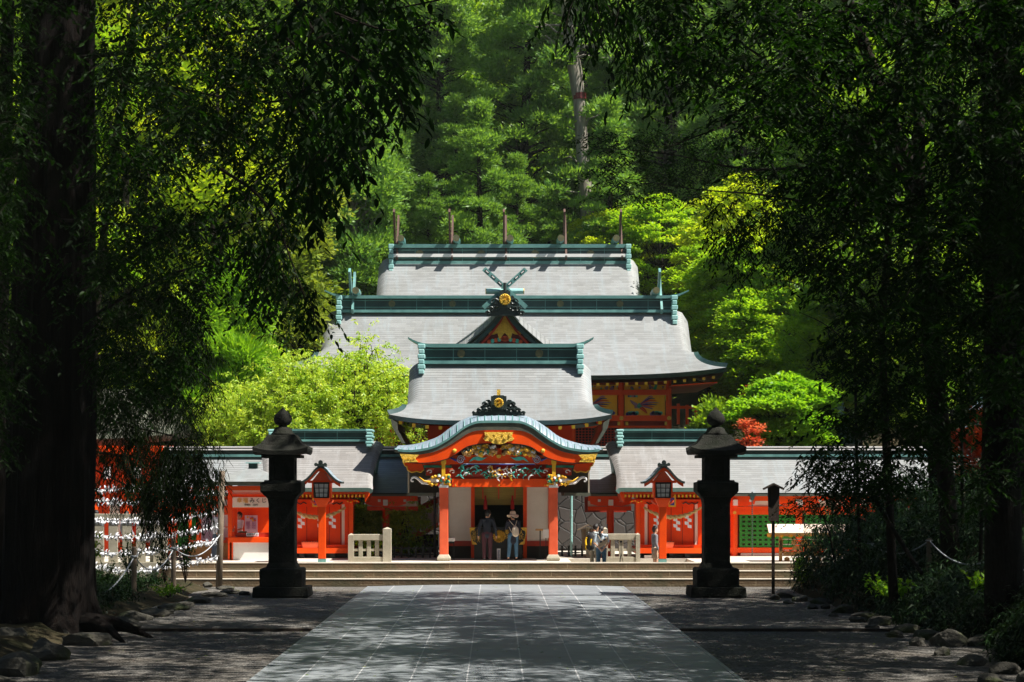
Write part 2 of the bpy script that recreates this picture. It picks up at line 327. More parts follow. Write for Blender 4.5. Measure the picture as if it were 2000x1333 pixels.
# ---------------------------------------------------------------- curved roofs
def fprof(t, a=0.55): return a * t + (1 - a) * (1 - (1 - t) ** 2)
def irimoya(root, cx, yr, zr, hwt, hwe, df, H, t1, up, rmat, a=0.6, thick=0.24, rim=None, gable=True, ns=48, roll=0.3, pw=1.7):
    rim = rim or M['eave']
    def w(t): return hwt if t <= t1 else hwt + (hwe - hwt) * ((t - t1) / (1 - t1)) ** pw
    def g(t): return max(0.0, (t - 0.45) / 0.55) ** 2
    def z(t): return zr - H * fprof(t, a)
    ts = [i / 20 for i in range(-20, 21)]
    P = []; UV = []
    for t in ts:
        q = abs(t); row = []; ur = []
        for i in range(ns + 1):
            s = -1 + 2 * i / ns; s = math.copysign(abs(s) ** 0.75, s)
            x = s * w(q); e = max(0.0, (abs(x) - (hwt - 0.45)) / 0.45) if q <= t1 else 0.0
            fade = 1 - min(1, max(0, (q - t1 + 0.15) / 0.15)) if q > t1 - 0.15 else 1
            zz = z(q) + up * abs(s) ** 4 * g(q) - roll * min(e, 1.0) ** 2 * fade
            row.append((cx + x, yr + df * t, zz)); ur.append((x, q * math.hypot(df, H)))
        P.append(row); UV.append(ur)
    mb = MB(); mb.grid(P, 0, UV)
    if hwe > hwt + 0.05:
        for sg in (-1, 1):
            G = []; U = []
            for i in range(9):
                q = t1 + (1 - t1) * i / 8; row = []; ur = []
                for j in range(21):
                    r = -1 + j / 10
                    row.append((cx + sg * w(q), yr + r * df * q, z(q) + up * r ** 4 * g(q))); ur.append((r * df * q, q * 4))
                if sg < 0: row = row[::-1]
                G.append(row); U.append(ur)
            mb.grid(G, 0, U)
    o = mb.build('roof', [rmat, rim], root, smooth=True, solid=(thick,))
    if gable:
        for sg in (-1, 1):
            x = cx + sg * (hwt - 0.55)
            pr = [(yr + df * t, z(abs(t)) - 0.22) for t in [i / 10 * t1 for i in range(-10, 11)]]
            zb = z(t1) - 0.3; v = []
            for xx in (x - 0.06, x + 0.06): v += [(xx, y, zz) for y, zz in pr] + [(xx, pr[-1][0], zb), (xx, pr[0][0], zb)]
            n = len(pr) + 2; f = [tuple(range(n)), tuple(range(2 * n - 1, n - 1, -1))] + [(j, i, i + n, j + n) for i in range(n) for j in [(i + 1) % n]]
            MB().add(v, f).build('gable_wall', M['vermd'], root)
    return w, z
def ridge(root, x0, x1, Y, z0, z1, tips=0.0, ends=0.9, crests=(), th=0.45, top=None, line=True):
    """Long box ridge with layered bands, a top cap with upswept tips and scalloped end boards."""
    h = z1 - z0; mb = MB()
    mb.box(x0, x1, Y - th * 0.75, Y + th * 0.75, z0, z0 + h * 0.16, 1)
    mb.box(x0, x1, Y - th * 0.5, Y + th * 0.5, z0 + h * 0.16, z0 + h * 0.82, 0)
    for k in (0.30, 0.70): mb.box(x0, x1, Y - th * 0.56, Y + th * 0.56, z0 + h * k, z0 + h * (k + 0.035), 2)
    n = int((x1 - x0) / 1.1)
    for i in range(1, n):
        x = lerp(x0, x1, i / n); mb.box(x - 0.012, x + 0.012, Y - th * 0.515, Y + th * 0.515, z0 + h * 0.17, z0 + h * 0.8, 2)
    rg = mb.build('ridge', [M['copperd'], M['copper'], M['copper']], root)
    cap = MB(); L_ = []; n = 24; W = (x1 - x0) / 2 + tips; cx = (x0 + x1) / 2; Lo = []
    for i in range(n + 1):
        s = -1 + 2 * i / n; s = math.copysign(abs(s) ** 0.6, s); x = s * W
        e = max(0, (abs(x) - (x1 - x0) / 2 + 0.3) / (tips + 0.3)) if tips else 0
        L_.append((cx + x, z1 + 0.25 * e * e * (1 if tips else 0))); Lo.append((cx + x, z1 - h * 0.18 * (1 - 0.6 * e) + 0.25 * e * e * (1 if tips else 0)))
    cap.band(L_, Lo, Y - th * 0.8, Y + th * 0.8); cap.build('ridge_cap', M['copperc'] if top is None else top, rg)
    if ends:
        for x in (x0, x1):
            e = MB(); k = 6; zt = z1 - 0.02; zb = z0 - ends; w = 0.11
            for i in range(k):
                a = zt + (zb - zt) * i / k; b = zt + (zb - zt) * (i + 0.86) / k; ww = w * (1.25 if i % 2 == 0 else 0.95)
                dpt = th * (1.0 + 0.35 * i / k) * 1.3
                e.box(x - ww, x + ww, Y - dpt, Y + dpt, b, a)
            e.build('ridge_end_board', M['copperl'], root, bevel=0.03)
    for x in crests:
        MB().cyly(x, lerp(z0, z1, 0.52), Y - th * 0.5 - 0.05, Y - th * 0.5 + 0.02, h * 0.2, 16).build('gold_crest', M['dullgold'], rg)
    return rg
def chrysanthemum(root, x, z, y, r, name='chrysanthemum_crest', n=16):
    mb = MB(); mb.cyly(x, z, y - 0.02, y + 0.03, r * 0.62, 24, 0)
    for i in range(n):
        t = 2 * math.pi * i / n; c, s = math.cos(t), math.sin(t); w = r * 0.175
        pr = []
        for rad, ww in ((0.16, 0.25), (0.5, 0.62), (0.85, 1.0), (0.97, 0.7), (1.0, 0.0)):
            pr.append((rad, ww))
        v = []
        for rad, ww in pr:
            for sg in (-1, 1):
                v.append((x + c * r * rad - s * w * ww * sg, y - 0.03, z + s * r * rad + c * w * ww * sg))
        v += [(x + c * r * 0.15, y - 0.035, z + s * r * 0.15), (x + c * r * 0.8, y - 0.09, z + s * r * 0.8)]
        A, B = len(v) - 2, len(v) - 1
        f = []
        for k in range(4):
            f += [(2 * k, 2 * k + 2, B if k else A), (2 * k + 3, 2 * k + 1, B if k else A)]
        f += [(0, A, B), (1, B, A), (2, B, A)]
        mb.add(v, [q for q in f], 0)
    mb.cyly(x, z, y - 0.10, y, r * 0.16, 16, 1)
    return mb.build(name, [M['gold'], M['goldy']], root)
def onigawara(root, cx, z0, y, w, h, crest=True):
    """Scrolled black ridge-end ornament with a raised central shield."""
    mb = MB(); hw = w / 2
    base = smooth_curve([(-1, 0), (-1.0, 0.14), (-0.86, 0.2), (-0.72, 0.42), (-0.58, 0.56), (-0.5, 0.74), (-0.36, 0.78), (-0.28, 0.66)], 5)
    pts = [(cx + a * hw, z0 + b * h) for a, b in base] + [(cx - 0.28 * hw, z0 + 0.92 * h), (cx - 0.18 * hw, z0 + h), (cx + 0.18 * hw, z0 + h), (cx + 0.28 * hw, z0 + 0.92 * h)] + [(cx - a * hw, z0 + b * h) for a, b in base[::-1]]
    mb.prism(pts, y, y + 0.22)
    for sg in (-1, 1):
        for a, b, r in ((0.93, 0.08, 0.10), (0.74, 0.22, 0.12), (0.5, 0.5, 0.17), (0.5, 0.22, 0.14), (0.34, 0.28, 0.1)):
            p = []
            for k in range(15):
                t = k / 14 * 3.6 * math.pi / 2; rr = r * h * (1 - k / 18)
                p.append((cx + sg * (a * hw + rr * math.cos(t)), y - 0.03, z0 + b * h + rr * math.sin(t) + 0.02))
            mb.tube(p, 0.035, 5)
    mb.box(cx - 0.3 * hw, cx + 0.3 * hw, y - 0.06, y, z0 + 0.3 * h, z0 + 0.95 * h)
    o = mb.build('ridge_ornament', M['dark'], root, bevel=0.012)
    if crest: chrysanthemum(o, cx, z0 + 0.62 * h, y - 0.08, 0.2 * h + 0.03, 'gold_crest')
    return o
def under_eave(root, cx, yfront, z, hw, depth, up, n, tipm='goldy', slope=0.25, name='rafter', soff='verm'):
    """Sloping soffit with exposed rafters whose ends are painted."""
    mb = MB(); G = []
    def zz(x, k): return z + up * abs(x / hw) ** 4 * (1 - 0.6 * k) + slope * k * depth
    for k in (0, 0.5, 1.0): G.append([(cx + x, yfront + k * depth, zz(x, k)) for x in np.linspace(-hw, hw, 25)])
    mb.grid(G)
    G2 = [[(a[0], a[1] + (0.02 if i == 0 else 0), a[2] + 0.05) for a in r] for i, r in enumerate(G)]; mb.grid(G2)
    mb.build('soffit', M[soff], root)
    rf = MB(); tp = MB()
    for i in range(n):
        x = cx + lerp(-hw * 0.97, hw * 0.97, i / (n - 1)); r = x - cx
        rf.tube([(x, yfront + 0.02, zz(r, 0) - 0.05), (x, yfront + depth, zz(r, 1) - 0.05)], 0.055, 4)
        tp.box(x - 0.062, x + 0.062, yfront - 0.02, yfront + 0.02, zz(r, 0) - 0.125, zz(r, 0) - 0.005)
    rf.build('rafter_row', M['verm'] if soff == 'verm' else M['vermd'], root); tp.build('rafter_tip_edge', M[tipm], root)
def chigi_yz(root, x, Y, z, h, m, w=0.09):
    """Forked finial: two crossing arms in the Y-Z plane."""
    for sg in (-1, 1):
        mb = MB(); d = Vector((0, sg * 0.62, 0.785)).normalized(); pr = Vector((0, d.z, -d.y)) * 0.15
        a = Vector((x + sg * w * 0.55, Y, z)) - d * 0.9; b = Vector((x + sg * w * 0.55, Y, z)) + d * (h / 0.785)
        v = []
        for q in (a, b):
            for i, j in ((-1, -1), (1, -1), (1, 1), (-1, 1)): v.append(q + Vector((i * w * 0.5, 0, 0)) + pr * j)
        mb.add(v, [(0, 1, 2, 3), (7, 6, 5, 4), (0, 4, 5, 1), (1, 5, 6, 2), (2, 6, 7, 3), (3, 7, 4, 0)]).build('forked_finial', m, root)
def katsuogi(root, x, Y, z, r, l):
    mb = MB(); n = 9
    mb.cyly(x, z, Y - l / 2, Y, r * 0.85, 14, 0, r); mb.cyly(x, z, Y, Y + l / 2, r, 14, 0, r * 0.85); mb.cyly(x, z, Y - l / 2 - 0.03, Y - l / 2 + 0.05, r * 0.9, 14, 1)
    mb.build('ridge_log', [M['copper'], M['dullgold']], root, smooth=False)

# ================================================================ main sanctuary (farthest building)
def gable_base(root, x0, x1, y0, y1, z0, z1, m): MB().box(x0, x1, y0, y1, z0, z1).build('wall', m, root)
hs = thing('main_sanctuary', 'rearmost and highest shrine building with five forked finials along its grey roof ridge', 'shrine building', (0.67, 102, 4.0))
cx = 0.67
irimoya(hs, cx, 102, PZ(505, 102), 6.63, 6.75, 5.0, 3.6, 0.9, 0.0, M['roof'], a=0.75, roll=0.45)
gable_base(hs, cx - 5.6, cx + 5.6, 98.5, 105.5, 4.0, 11.6, M['vermd'])
rg = ridge(hs, PX(765, 102), PX(1226, 102), 102, PZ(518, 102), PZ(479, 102), 0, 0.55, [PX(u, 102) for u in (820, 940, 1045, 1153)], 0.5)
MB().box(PX(766, 102), PX(1225, 102), 101.35, 101.5, PZ(505, 102), PZ(499, 102)).build('ridge_band', M['whitep'], rg)
for u in (774, 881, 986, 1103, 1212):
    chigi_yz(hs, PX(u, 102), 102, PZ(480, 102), PZ(418, 102) - PZ(480, 102), M['chigi'], 0.10)
for u in (785, 892, 996, 1094, 1201): katsuogi(hs, PX(u, 102), 102, PZ(471, 102), 0.19, 2.4)

# ================================================================ worship hall
wh = thing('worship_hall', 'broad grey roofed worship hall with dark green ridge and small front gable, behind the gate', 'shrine building', (0.48, 88, 4.0))
cx = 0.48; YH = 88.5
irimoya(wh, cx, YH, PZ(607, YH), 8.08, 9.25, 4.7, 3.15, 0.55, 0.35, M['roof'], a=0.62, thick=0.2, roll=0.5, pw=2.1, rim=M['copperd'])
ridge(wh, PX(664, YH), PX(1315, YH), YH, PZ(612, YH), PZ(579, YH), 0.66, 0.6, [PX(u, YH) for u in (766, 884, 1094, 1210)], 0.5)
for u in (688, 1288): chigi_yz(wh, PX(u, YH), YH, PZ(580, YH), PZ(532, YH) - PZ(580, YH), M['copper'], 0.10)
for u in (697, 1279): katsuogi(wh, PX(u, YH), YH, PZ(571, YH), 0.17, 1.6)
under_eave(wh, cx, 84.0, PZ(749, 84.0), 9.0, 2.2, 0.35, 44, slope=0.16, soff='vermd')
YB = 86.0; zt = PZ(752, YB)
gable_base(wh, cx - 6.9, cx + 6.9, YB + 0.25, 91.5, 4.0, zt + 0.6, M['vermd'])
for sg in (-1, 1):
    # side wing soffit seen under the corner of the eaves
    x1 = cx + sg * 8.9; x0 = cx + sg * 7.0
    MB().add([(x0, 84.2, PZ(752, 84)), (x1, 84.0, PZ(746, 84)), (x1, 92.5, PZ(746, 84)), (x0, 92.5, PZ(752, 84)), (x0, 84.2, PZ(752, 84) - 0.05), (x1, 84.0, PZ(746, 84) - 0.05), (x1, 92.5, PZ(746, 84) - 0.05), (x0, 92.5, PZ(752, 84) - 0.05)],
             [(0, 1, 2, 3), (7, 6, 5, 4), (0, 4, 5, 1), (1, 5, 6, 2), (2, 6, 7, 3), (3, 7, 4, 0)]).build('side_soffit', M['verm'], wh)
    bk = MB()
    for k in range(4):
        a = cx + sg * (7.05 + k * 0.38); bk.box(a - 0.06, a + 0.06, 85.9, 86.1, 5.95 + 0.0 * k, 6.9 - k * 0.06)
    bk.box(min(x0, x1 - sg * 0.4), max(x0, x1 - sg * 0.4), 85.88, 86.02, 6.62, 6.74); bk.build('side_bracket', M['verm'], wh)
cols = [PX(u, YB) for u in (1213, 1306)]; allc = sorted([c for c in cols] + [2 * cx - c for c in cols] + [PX(1118, YB), 2 * cx - PX(1118, YB), PX(1030, YB), 2 * cx - PX(1030, YB)])
for x in allc: MB().lathe([(0.13, 0), (0.13, zt - 4.0 + 0.2)], x, YB, 14, z0=4.0).build('column', M['verm'], wh, smooth=False)
bm = MB()
for v0, v1, dd in ((762, 772, 0.12), (812, 823, 0.2)): bm.box(-7.1 + cx, 7.1 + cx, YB - dd, YB + 0.15, PZ(v1, YB), PZ(v0, YB))
bm.box(cx - 7, cx + 7, YB - 0.1, YB + 0.15, PZ(836, YB), PZ(832, YB)); bm.build('beam', M['verm'], wh)
fz = MB(); rngf = random.Random(5)
fz.box(cx - 6.9, cx + 6.9, YB + 0.1, YB + 0.2, PZ(762, YB), PZ(752, YB), 0)
for k in range(90):
    x = cx + rngf.uniform(-6.8, 6.8); z_ = rngf.uniform(PZ(761, YB), PZ(754, YB)); r_ = rngf.uniform(0.04, 0.1)
    fz.lathe([(0.001, -r_), (r_, 0), (0.001, r_)], x, YB + 0.08, 6, rngf.choice([1, 2, 3, 0]), z0=z_)
fz.build('painted_frieze', [M['yellowwall'], M['bluep'], M['turq'], M['lilac']], wh)
def swoosh(mb, pts, r, m, y): 
    c = smooth_curve([(a, b) for a, b in pts], 6); n = len(c)
    mb.tube([(a, y, b) for a, b in c], [r * (0.35 + 1.3 * math.sin(math.pi * min(1, 0.12 + i / n))) for i in range(n)], 5, m)
def bird_panel(x0, x1, z0, z1, y, seed):
    rr = random.Random(seed); p = MB().box(x0, x1, y, y + 0.08, z0, z1).build('painted_panel', M['yellowwall'], wh)
    b = MB(); mx = lerp(x0, x1, 0.36); mz = lerp(z0, z1, 0.45); w = x1 - x0; h = z1 - z0
    b.lathe([(0.001, -0.1), (0.16, 0), (0.001, 0.16)], mx, y, 8, 0, z0=mz)
    for q in ((-0.22, 0.3), (-0.12, -0.05), (0.2, -0.35)): swoosh(b, [(mx, mz), (mx + q[0] * w * 0.6, mz + q[1] * h * 0.5), (mx + q[0] * w, mz + q[1] * h)], 0.045, 1 if q[0] < 0 else 2, y - 0.01)
    for k in range(7):
        e = -0.25 + k * 0.1; swoosh(b, [(mx, mz + 0.05), (mx + 0.25 * w, mz + h * (e * 0.9 + 0.15)), (mx + (0.5 - 0.05 * abs(k - 3)) * w, mz + h * (e + 0.12))], 0.02, 1 + k % 3, y - 0.01)
    b.build('painted_bird', [M['turq'], M['lilac'], M['salmon'], M['bluep']], p)
    c = MB()
    for cxx in (0.08, 0.2, 0.68, 0.8):
        for k in range(4):
            c.cyly(lerp(x0, x1, cxx + k * 0.035), z0 + 0.06 + 0.05 * (k % 2), y - 0.015, y, rr.uniform(0.06, 0.1), 10, rr.randrange(3))
    for k in range(5): c.cyly(lerp(x0, x1, 0.1 + k * 0.05), z1 - 0.05, y - 0.015, y, 0.05, 8, k % 3)
    c.build('painted_cloud', [M['bluep'], M['turq'], M['lilac']], p)
for i in range(len(allc) - 1):
    if allc[i] + 0.2 < allc[i + 1]: bird_panel(allc[i] + 0.16, allc[i + 1] - 0.16, PZ(812, YB), PZ(772, YB), YB + 0.08, i)
lt = MB(); z0, z1 = PZ(905, YB), PZ(836, YB)
for k in range(100): x = cx - 6.9 + k * 13.8 / 99; lt.box(x - 0.018, x + 0.018, YB + 0.12, YB + 0.16, z0, z1)
for k in range(14): z_ = lerp(z0, z1, k / 13); lt.box(cx - 6.9, cx + 6.9, YB + 0.1, YB + 0.13, z_ - 0.018, z_ + 0.018)
lt.build('lattice', M['vermd'], wh)
MB().box(cx - 6.95, cx + 6.95, YB + 0.2, YB + 0.24, z0, z1).build('lattice_backing', M['void'], wh)
for x in allc:
    MB().cyly(x, PZ(817.5, YB), YB - 0.25, YB - 0.2, 0.09, 12).build('gold_boss', M['gold'], wh)
for u0 in (1206, 1222, 1298): MB().pb(u0, u0 + 5, 824, 831, YB - 0.12, 0.02).build('gold_fitting', M['gold'], wh)
# front gable over the worship hall
YG = 83.6; gx = PX(986, YG)
def gz(q): return lerp(PZ(597, YG), PZ(700, YG), q ** 0.88)
gt = MB(); GR = []; GU = []
for i in range(25):
    s = -1 + i / 12; q = abs(s); x = gx + s * 2.35 * q ** 0.12
    zz = gz(q); GR.append([(x, YG - 0.5, zz), (x, YG - 0.25, zz + 0.2), (x, YG + 0.3, zz + 0.32 + 0.12 * q), (x, YH - 0.3, zz + 0.34 + 0.15 * q)]); GU.append([(0, i * 0.16), (0.3, i * 0.16), (1, i * 0.16), (5, i * 0.16)])
gt.grid(GR[::-1], 0, GU[::-1]); gt.build('gable_roof', [M['roof'], M['copperd']], wh, smooth=False, solid=(0.07,))
bb = MB(); upc = [(gx + s * 2.2 * abs(s) ** 0.12, gz(abs(s)) - 0.07) for s in np.linspace(-1, 1, 25)]
bb.band(upc, [(x, z_ - 0.24) for x, z_ in upc], YG - 0.4, YG - 0.3); bb.build('bargeboard', M['copperd'], wh)
b2 = MB(); up2 = [(gx + s * 1.95 * abs(s) ** 0.12, gz(abs(s)) - 0.30) for s in np.linspace(-1, 1, 25)]
b2.band(up2, [(x, z_ - 0.11) for x, z_ in up2], YG - 0.3, YG - 0.2); b2.build('inner_bargeboard', M['vermd'], wh)
MB().prism([(gx, PZ(612, YG)), (gx - 1.9, PZ(700, YG)), (gx + 1.9, PZ(700, YG))], YG, YG + 0.1).build('gable_panel', M['maroon'], wh)
def leafy_gold(parent, cx, zt, y, w, h, name='gold_pendant'):
    half = [(0, 0), (0.10, -0.1), (0.25, -0.28), (0.42, -0.5), (0.62, -0.74), (0.95, -0.86), (0.9, -0.98), (0.6, -0.97), (0.42, -0.9), (0.36, -1.1), (0.3, -1.25), (0.16, -1.05), (0, -0.88)]
    pts = [(cx + a * w, zt + b * h) for a, b in half] + [(cx - a * w, zt + b * h) for a, b in half[::-1][1:-1]]
    mb = MB(); mb.prism(pts, y, y + 0.05); mb.cyly(cx, zt - 0.45 * h, y - 0.04, y, 0.2 * h, 14)
    for sg in (-1, 1):
        for a, b in ((0.3, -0.7), (0.55, -0.88), (0.2, -0.95)): mb.cyly(cx + sg * a * w, zt + b * h, y - 0.025, y, 0.07 * h, 8)
    return mb.build(name, M['gold'], parent)
leafy_gold(wh, gx, PZ(617, YG), YG - 0.1, 0.74, 0.82)
mb = MB()
for sg in (-1, 1):
    for k in range(5): mb.cyly(gx + sg * (0.1 + 0.14 * k), PZ(668, YG) + 0.03 * (4 - k), YG - 0.06, YG, 0.09, 8, k % 2)
mb.build('carved_cloud', [M['salmon'], M['turq']], wh)
MB().cyly(gx, PZ(662, YG), YG - 0.06, YG, 0.13, 6).build('hexagonal_boss', M['salmon'], wh)
onigawara(wh, gx, PZ(620, YG), YG - 0.75, 1.5, PZ(570, YG) - PZ(620, YG))
for sg in (-1, 1):
    mb = MB(); A = (gx - sg * 0.9, PZ(603, YG)); B = (gx + sg * 0.88, PZ(528, YG)); d = Vector((B[0] - A[0], B[1] - A[1])).normalized(); n_ = Vector((-d.y, d.x)) * 0.09
    y0 = YG - 0.5 + 0.08 * sg
    mb.prism([(A[0] + n_.x, A[1] + n_.y), (A[0] - n_.x, A[1] - n_.y), (B[0] - n_.x * 1.2, B[1] - n_.y), (B[0] + n_.x * 1.2, B[1] + n_.y)], y0, y0 + 0.07, 0)
    for k in (0.62, 0.78, 0.92):
        q = Vector((lerp(A[0], B[0], k), lerp(A[1], B[1], k))); a = d * 0.11; b = n_ * 0.42
        mb.prism([tuple(q + a + b), tuple(q + a - b), tuple(q - a - b), tuple(q - a + b)], y0 - 0.012, y0 + 0.082, 1)
        a = d * 0.07; b = n_ * 0.22; mb.prism([tuple(q + a + b), tuple(q + a - b), tuple(q - a - b), tuple(q - a + b)], y0 - 0.02, y0 + 0.09, 2)
    mb.build('forked_finial', [M['copper'], M['black'], M['whitep']], wh)
    k = MB(); zz = PZ(571, YG); x0, x1 = gx + sg * 0.05, gx + sg * 0.78
    k.tube([(x0, YG - 0.35, zz), (x1, YG - 0.35, zz)], 0.12, 12, 0); k.tube([(x1, YG - 0.35, zz), (x1 + sg * 0.03, YG - 0.35, zz)], 0.125, 12, 1); k.build('ridge_log', [M['copperl'], M['gold']], wh)
MB().tube([(gx, YG - 0.72, PZ(575, YG)), (gx, YG - 0.72, PZ(556, YG))], 0.07, 8).build('ornament_post', M['dark'], wh)

# ================================================================ gate with the undulating porch
gt_ = thing('shrine_gate', 'central vermilion shrine gate with curved grey roof, undulating carved porch and gold crest', 'shrine gate', (0.15, 70, 0.75))
G = gt_; cx = 0.18
irimoya(G, cx, 73.2, PZ(708, 73.2), 3.33, 3.9, 3.3, 2.25, 0.66, 0.22, M['roof'], a=0.62, thick=0.17, roll=0.3, pw=2.0, rim=M['copperd'])
ridge(G, PX(824, 73.2), PX(1132, 73.2), 73.2, PZ(712, 73.2), PZ(673, 73.2), 0.5, 0.42, [PX(u, 73.2) for u in (901, 1053)], 0.42)
under_eave(G, cx, 70.1, PZ(834, 70.1), 3.62, 1.7, 0.24, 16, slope=0.1)
MB().box(cx - 2.6, cx + 2.6, 71.8, 75.2, 3.9, 5.7).build('upper_wall', M['verm'], G)
for sg in (-1, 1):   # hanging corner eave boards
    MB().add([(cx + sg * 3.86, 69.93, PZ(817, 70)), (cx + sg * 3.78, 69.93, PZ(836, 70)), (cx + sg * 3.45, 69.93, PZ(866, 70)), (cx + sg * 3.35, 69.93, PZ(866, 70)), (cx + sg * 3.60, 69.93, PZ(840, 70)), (cx + sg * 3.62, 69.93, PZ(826, 70)),
              (cx + sg * 3.86, 76.4, PZ(817, 70)), (cx + sg * 3.78, 76.4, PZ(836, 70)), (cx + sg * 3.45, 76.4, PZ(866, 70)), (cx + sg * 3.35, 76.4, PZ(866, 70)), (cx + sg * 3.60, 76.4, PZ(840, 70)), (cx + sg * 3.62, 76.4, PZ(826, 70))],
             [(0, 1, 2, 3, 4, 5), (11, 10, 9, 8, 7, 6), (0, 6, 7, 1), (1, 7, 8, 2), (2, 8, 9, 3), (3, 9, 10, 4), (4, 10, 11, 5), (5, 11, 6, 0)]).build('corner_board', M['eave'], G)
YP = 67.4; kx = PX(974, YP); S = F / YP
tab_e = [(0, 824), (30, 824.3), (46, 826), (66, 835), (86, 850), (105, 862.6), (128, 874), (157, 880), (180, 881), (202, 878.5)]
tab_t = [(0, 810), (28, 811), (51, 815.5), (74, 825), (97, 840), (120, 857), (148, 868), (177, 875), (202, 876.5)]
tab_o = [(0, 841), (40, 842), (60, 848), (80, 861), (100, 873), (128, 884), (157, 889), (180, 889), (192, 888)]
tab_b = [(0, 866), (40, 868), (62, 873), (76, 882), (90, 892), (104, 897.5), (128, 903), (157, 904.5), (187, 902)]
def kcurve(tab, xmax, n=60):
    sm = smooth_curve(tab, 6); xs = [a for a, b in sm]; vs = [b for a, b in sm]; out = []
    for i in range(n + 1):
        s = (-1 + 2 * i / n) * xmax; out.append((kx + s / S, H0 + (V0 - float(np.interp(abs(s), xs, vs))) / S))
    return out
E = kcurve(tab_e, 202); T = kcurve(tab_t, 202)
GR = []; GU = []
for (xe, ze), (xt, zt2) in zip(E, T):
    row = [(xe, YP - 0.35, ze), (xe, YP - 0.28, lerp(ze, zt2, 0.4)), (xe, YP - 0.05, lerp(ze, zt2, 0.8)), (xe, YP + 0.35, zt2), (xe, YP + 1.6, zt2 + 0.12), (xe, 71.2, zt2 + 0.2)]
    GR.append(row); s_ = xe * 1.12; GU.append([(0, s_), (0.1, s_), (0.5, s_), (1, s_), (2, s_), (4, s_)])
kr = MB(); kr.grid(GR[::-1], 0, GU[::-1])
kr.build('porch_roof', [M['roofb'], M['eave']], G, smooth=True, solid=(0.1,))
rb = MB()   # courses of shingles standing out across the rolled front edge
for i in range(0, 61, 2):
    (xe, ze), (xt, z2) = E[i], T[i]
    rb.tube([(xe, YP - 0.365, ze + 0.01), (xe, YP - 0.29, lerp(ze, z2, 0.42) + 0.012), (xe, YP - 0.05, lerp(ze, z2, 0.82) + 0.012), (xe, YP + 0.4, z2 + 0.012)], 0.014, 4)
rb.build('porch_shingle_edge', M['copper'], G)
Oc = kcurve(tab_o, 192); E2 = kcurve(tab_e, 196)
MB().band([(x, z_ - 0.02) for x, z_ in E2], Oc, YP - 0.35, YP + 0.3).build('porch_fascia', M['eave'], G)
MB().band([(x, z_ + 0.03) for x, z_ in E2], [(x, z_ - 0.05) for x, z_ in E2], YP - 0.38, YP - 0.3).build('porch_drip_edge', M['copper'], G)
Ot = kcurve(tab_o, 187); Bc = kcurve(tab_b, 187)
MB().band([(x, z_ + 0.01) for x, z_ in Ot], Bc, YP - 0.32, YP - 0.16).build('porch_bargeboard', M['verm'], G)
MB().band(Bc, [(x, z_ - 0.028) for x, z_ in Bc], YP - 0.335, YP - 0.17).build('bargeboard_edge', M['black'], G)
MB().prism([(x, z_ - 0.02) for x, z_ in kcurve(tab_b, 150)] + [(kx + 2.6, PZ(906, YP)), (kx - 2.6, PZ(906, YP))], YP + 0.14, YP + 0.2).build('tympanum', M['vermd'], G)
def gz2(v): return PZ(v, YP)
def gx2(u): return PX(u, YP)
def ppoly(pts, y, d, m, name, parent=G): return MB().prism([(gx2(a), gz2(b)) for a, b in pts], y, y + d).build(name, m, parent)
# golden finial on the crest
gc = [(946, 845), (1002, 845), (1000, 853), (1004, 858), (1000, 862), (992, 863), (985, 867), (974, 869), (963, 867), (956, 863), (948, 862), (944, 858), (948, 853)]
gp = ppoly(gc, YP - 0.42, 0.1, M['gold'], 'gold_pendant')
k = MB(); 
for a, b, r in ((974, 857, 5), (961, 856, 3.2), (987, 856, 3.2), (952, 850, 2.5), (996, 850, 2.5), (974, 865, 2.5), (966, 849, 2.2), (982, 849, 2.2)): k.cyly(gx2(a), gz2(b), YP - 0.45, YP - 0.41, r / S, 12)
k.build('raised_scroll', M['gold'], gp)
for sg in (-1, 1):
    q = [(974 + sg * (a - 974), b) for a, b in [(1129, 889), (1166, 887), (1162, 896), (1160, 904), (1130, 903), (1136, 897)]]
    ppoly(q, YP - 0.37, 0.05, M['gold'], 'gold_end_plate')
    k = MB()
    for a in range(5): k.cyly(gx2(974 + sg * (1138 - 974 + a * 5.5)), gz2(896 + (a % 2) * 2), YP - 0.385, YP - 0.365, 1.8 / S, 8)
    k.build('raised_scroll', M['goldy'], G)
    MB().lathe([(0.001, -0.075), (0.06, -0.045), (0.075, 0), (0.06, 0.045), (0.001, 0.075)], gx2(974 + sg * 86), YP - 0.33, 14, z0=gz2(881)).build('gold_boss', M['gold'], G, smooth=True)
# carved tympanum of golden clouds
rt = random.Random(3); cv = MB()
for sg in (-1, 1):
    for k in range(64):
        a = rt.random(); u = 974 + sg * (8 + 60 * a); vt = interp([(0, 866), (40, 868), (62, 876), (76, 888)], abs(u - 974)); v = lerp(vt, 889, rt.random())
        r = rt.uniform(2, 4.5) / S
        c = [(gx2(u) + sg * r * 1.6 * t, YP - 0.2 + rt.uniform(-0.06, 0.06), gz2(v) + r * 0.8 * math.sin(t * 4 + k)) for t in np.linspace(-1, 1, 7)]
        cv.tube(c, [r * x for x in (0.15, 0.6, 0.9, 1, 0.9, 0.6, 0.15)], 6, rt.choice([0, 0, 0, 0, 1, 1, 1, 2, 3]))
cv.build('carved_panel', [M['goldy'], M['wood'], M['greenp'], M['whitep']], G, smooth=True)
ppoly([(968, 876), (980, 876), (980, 890), (968, 890)], YP - 0.15, 0.1, M['verm'], 'king_post')
ppoly([(969, 889), (979, 889), (978, 894), (974, 896), (970, 894)], YP - 0.22, 0.08, M['gold'], 'gold_fitting')
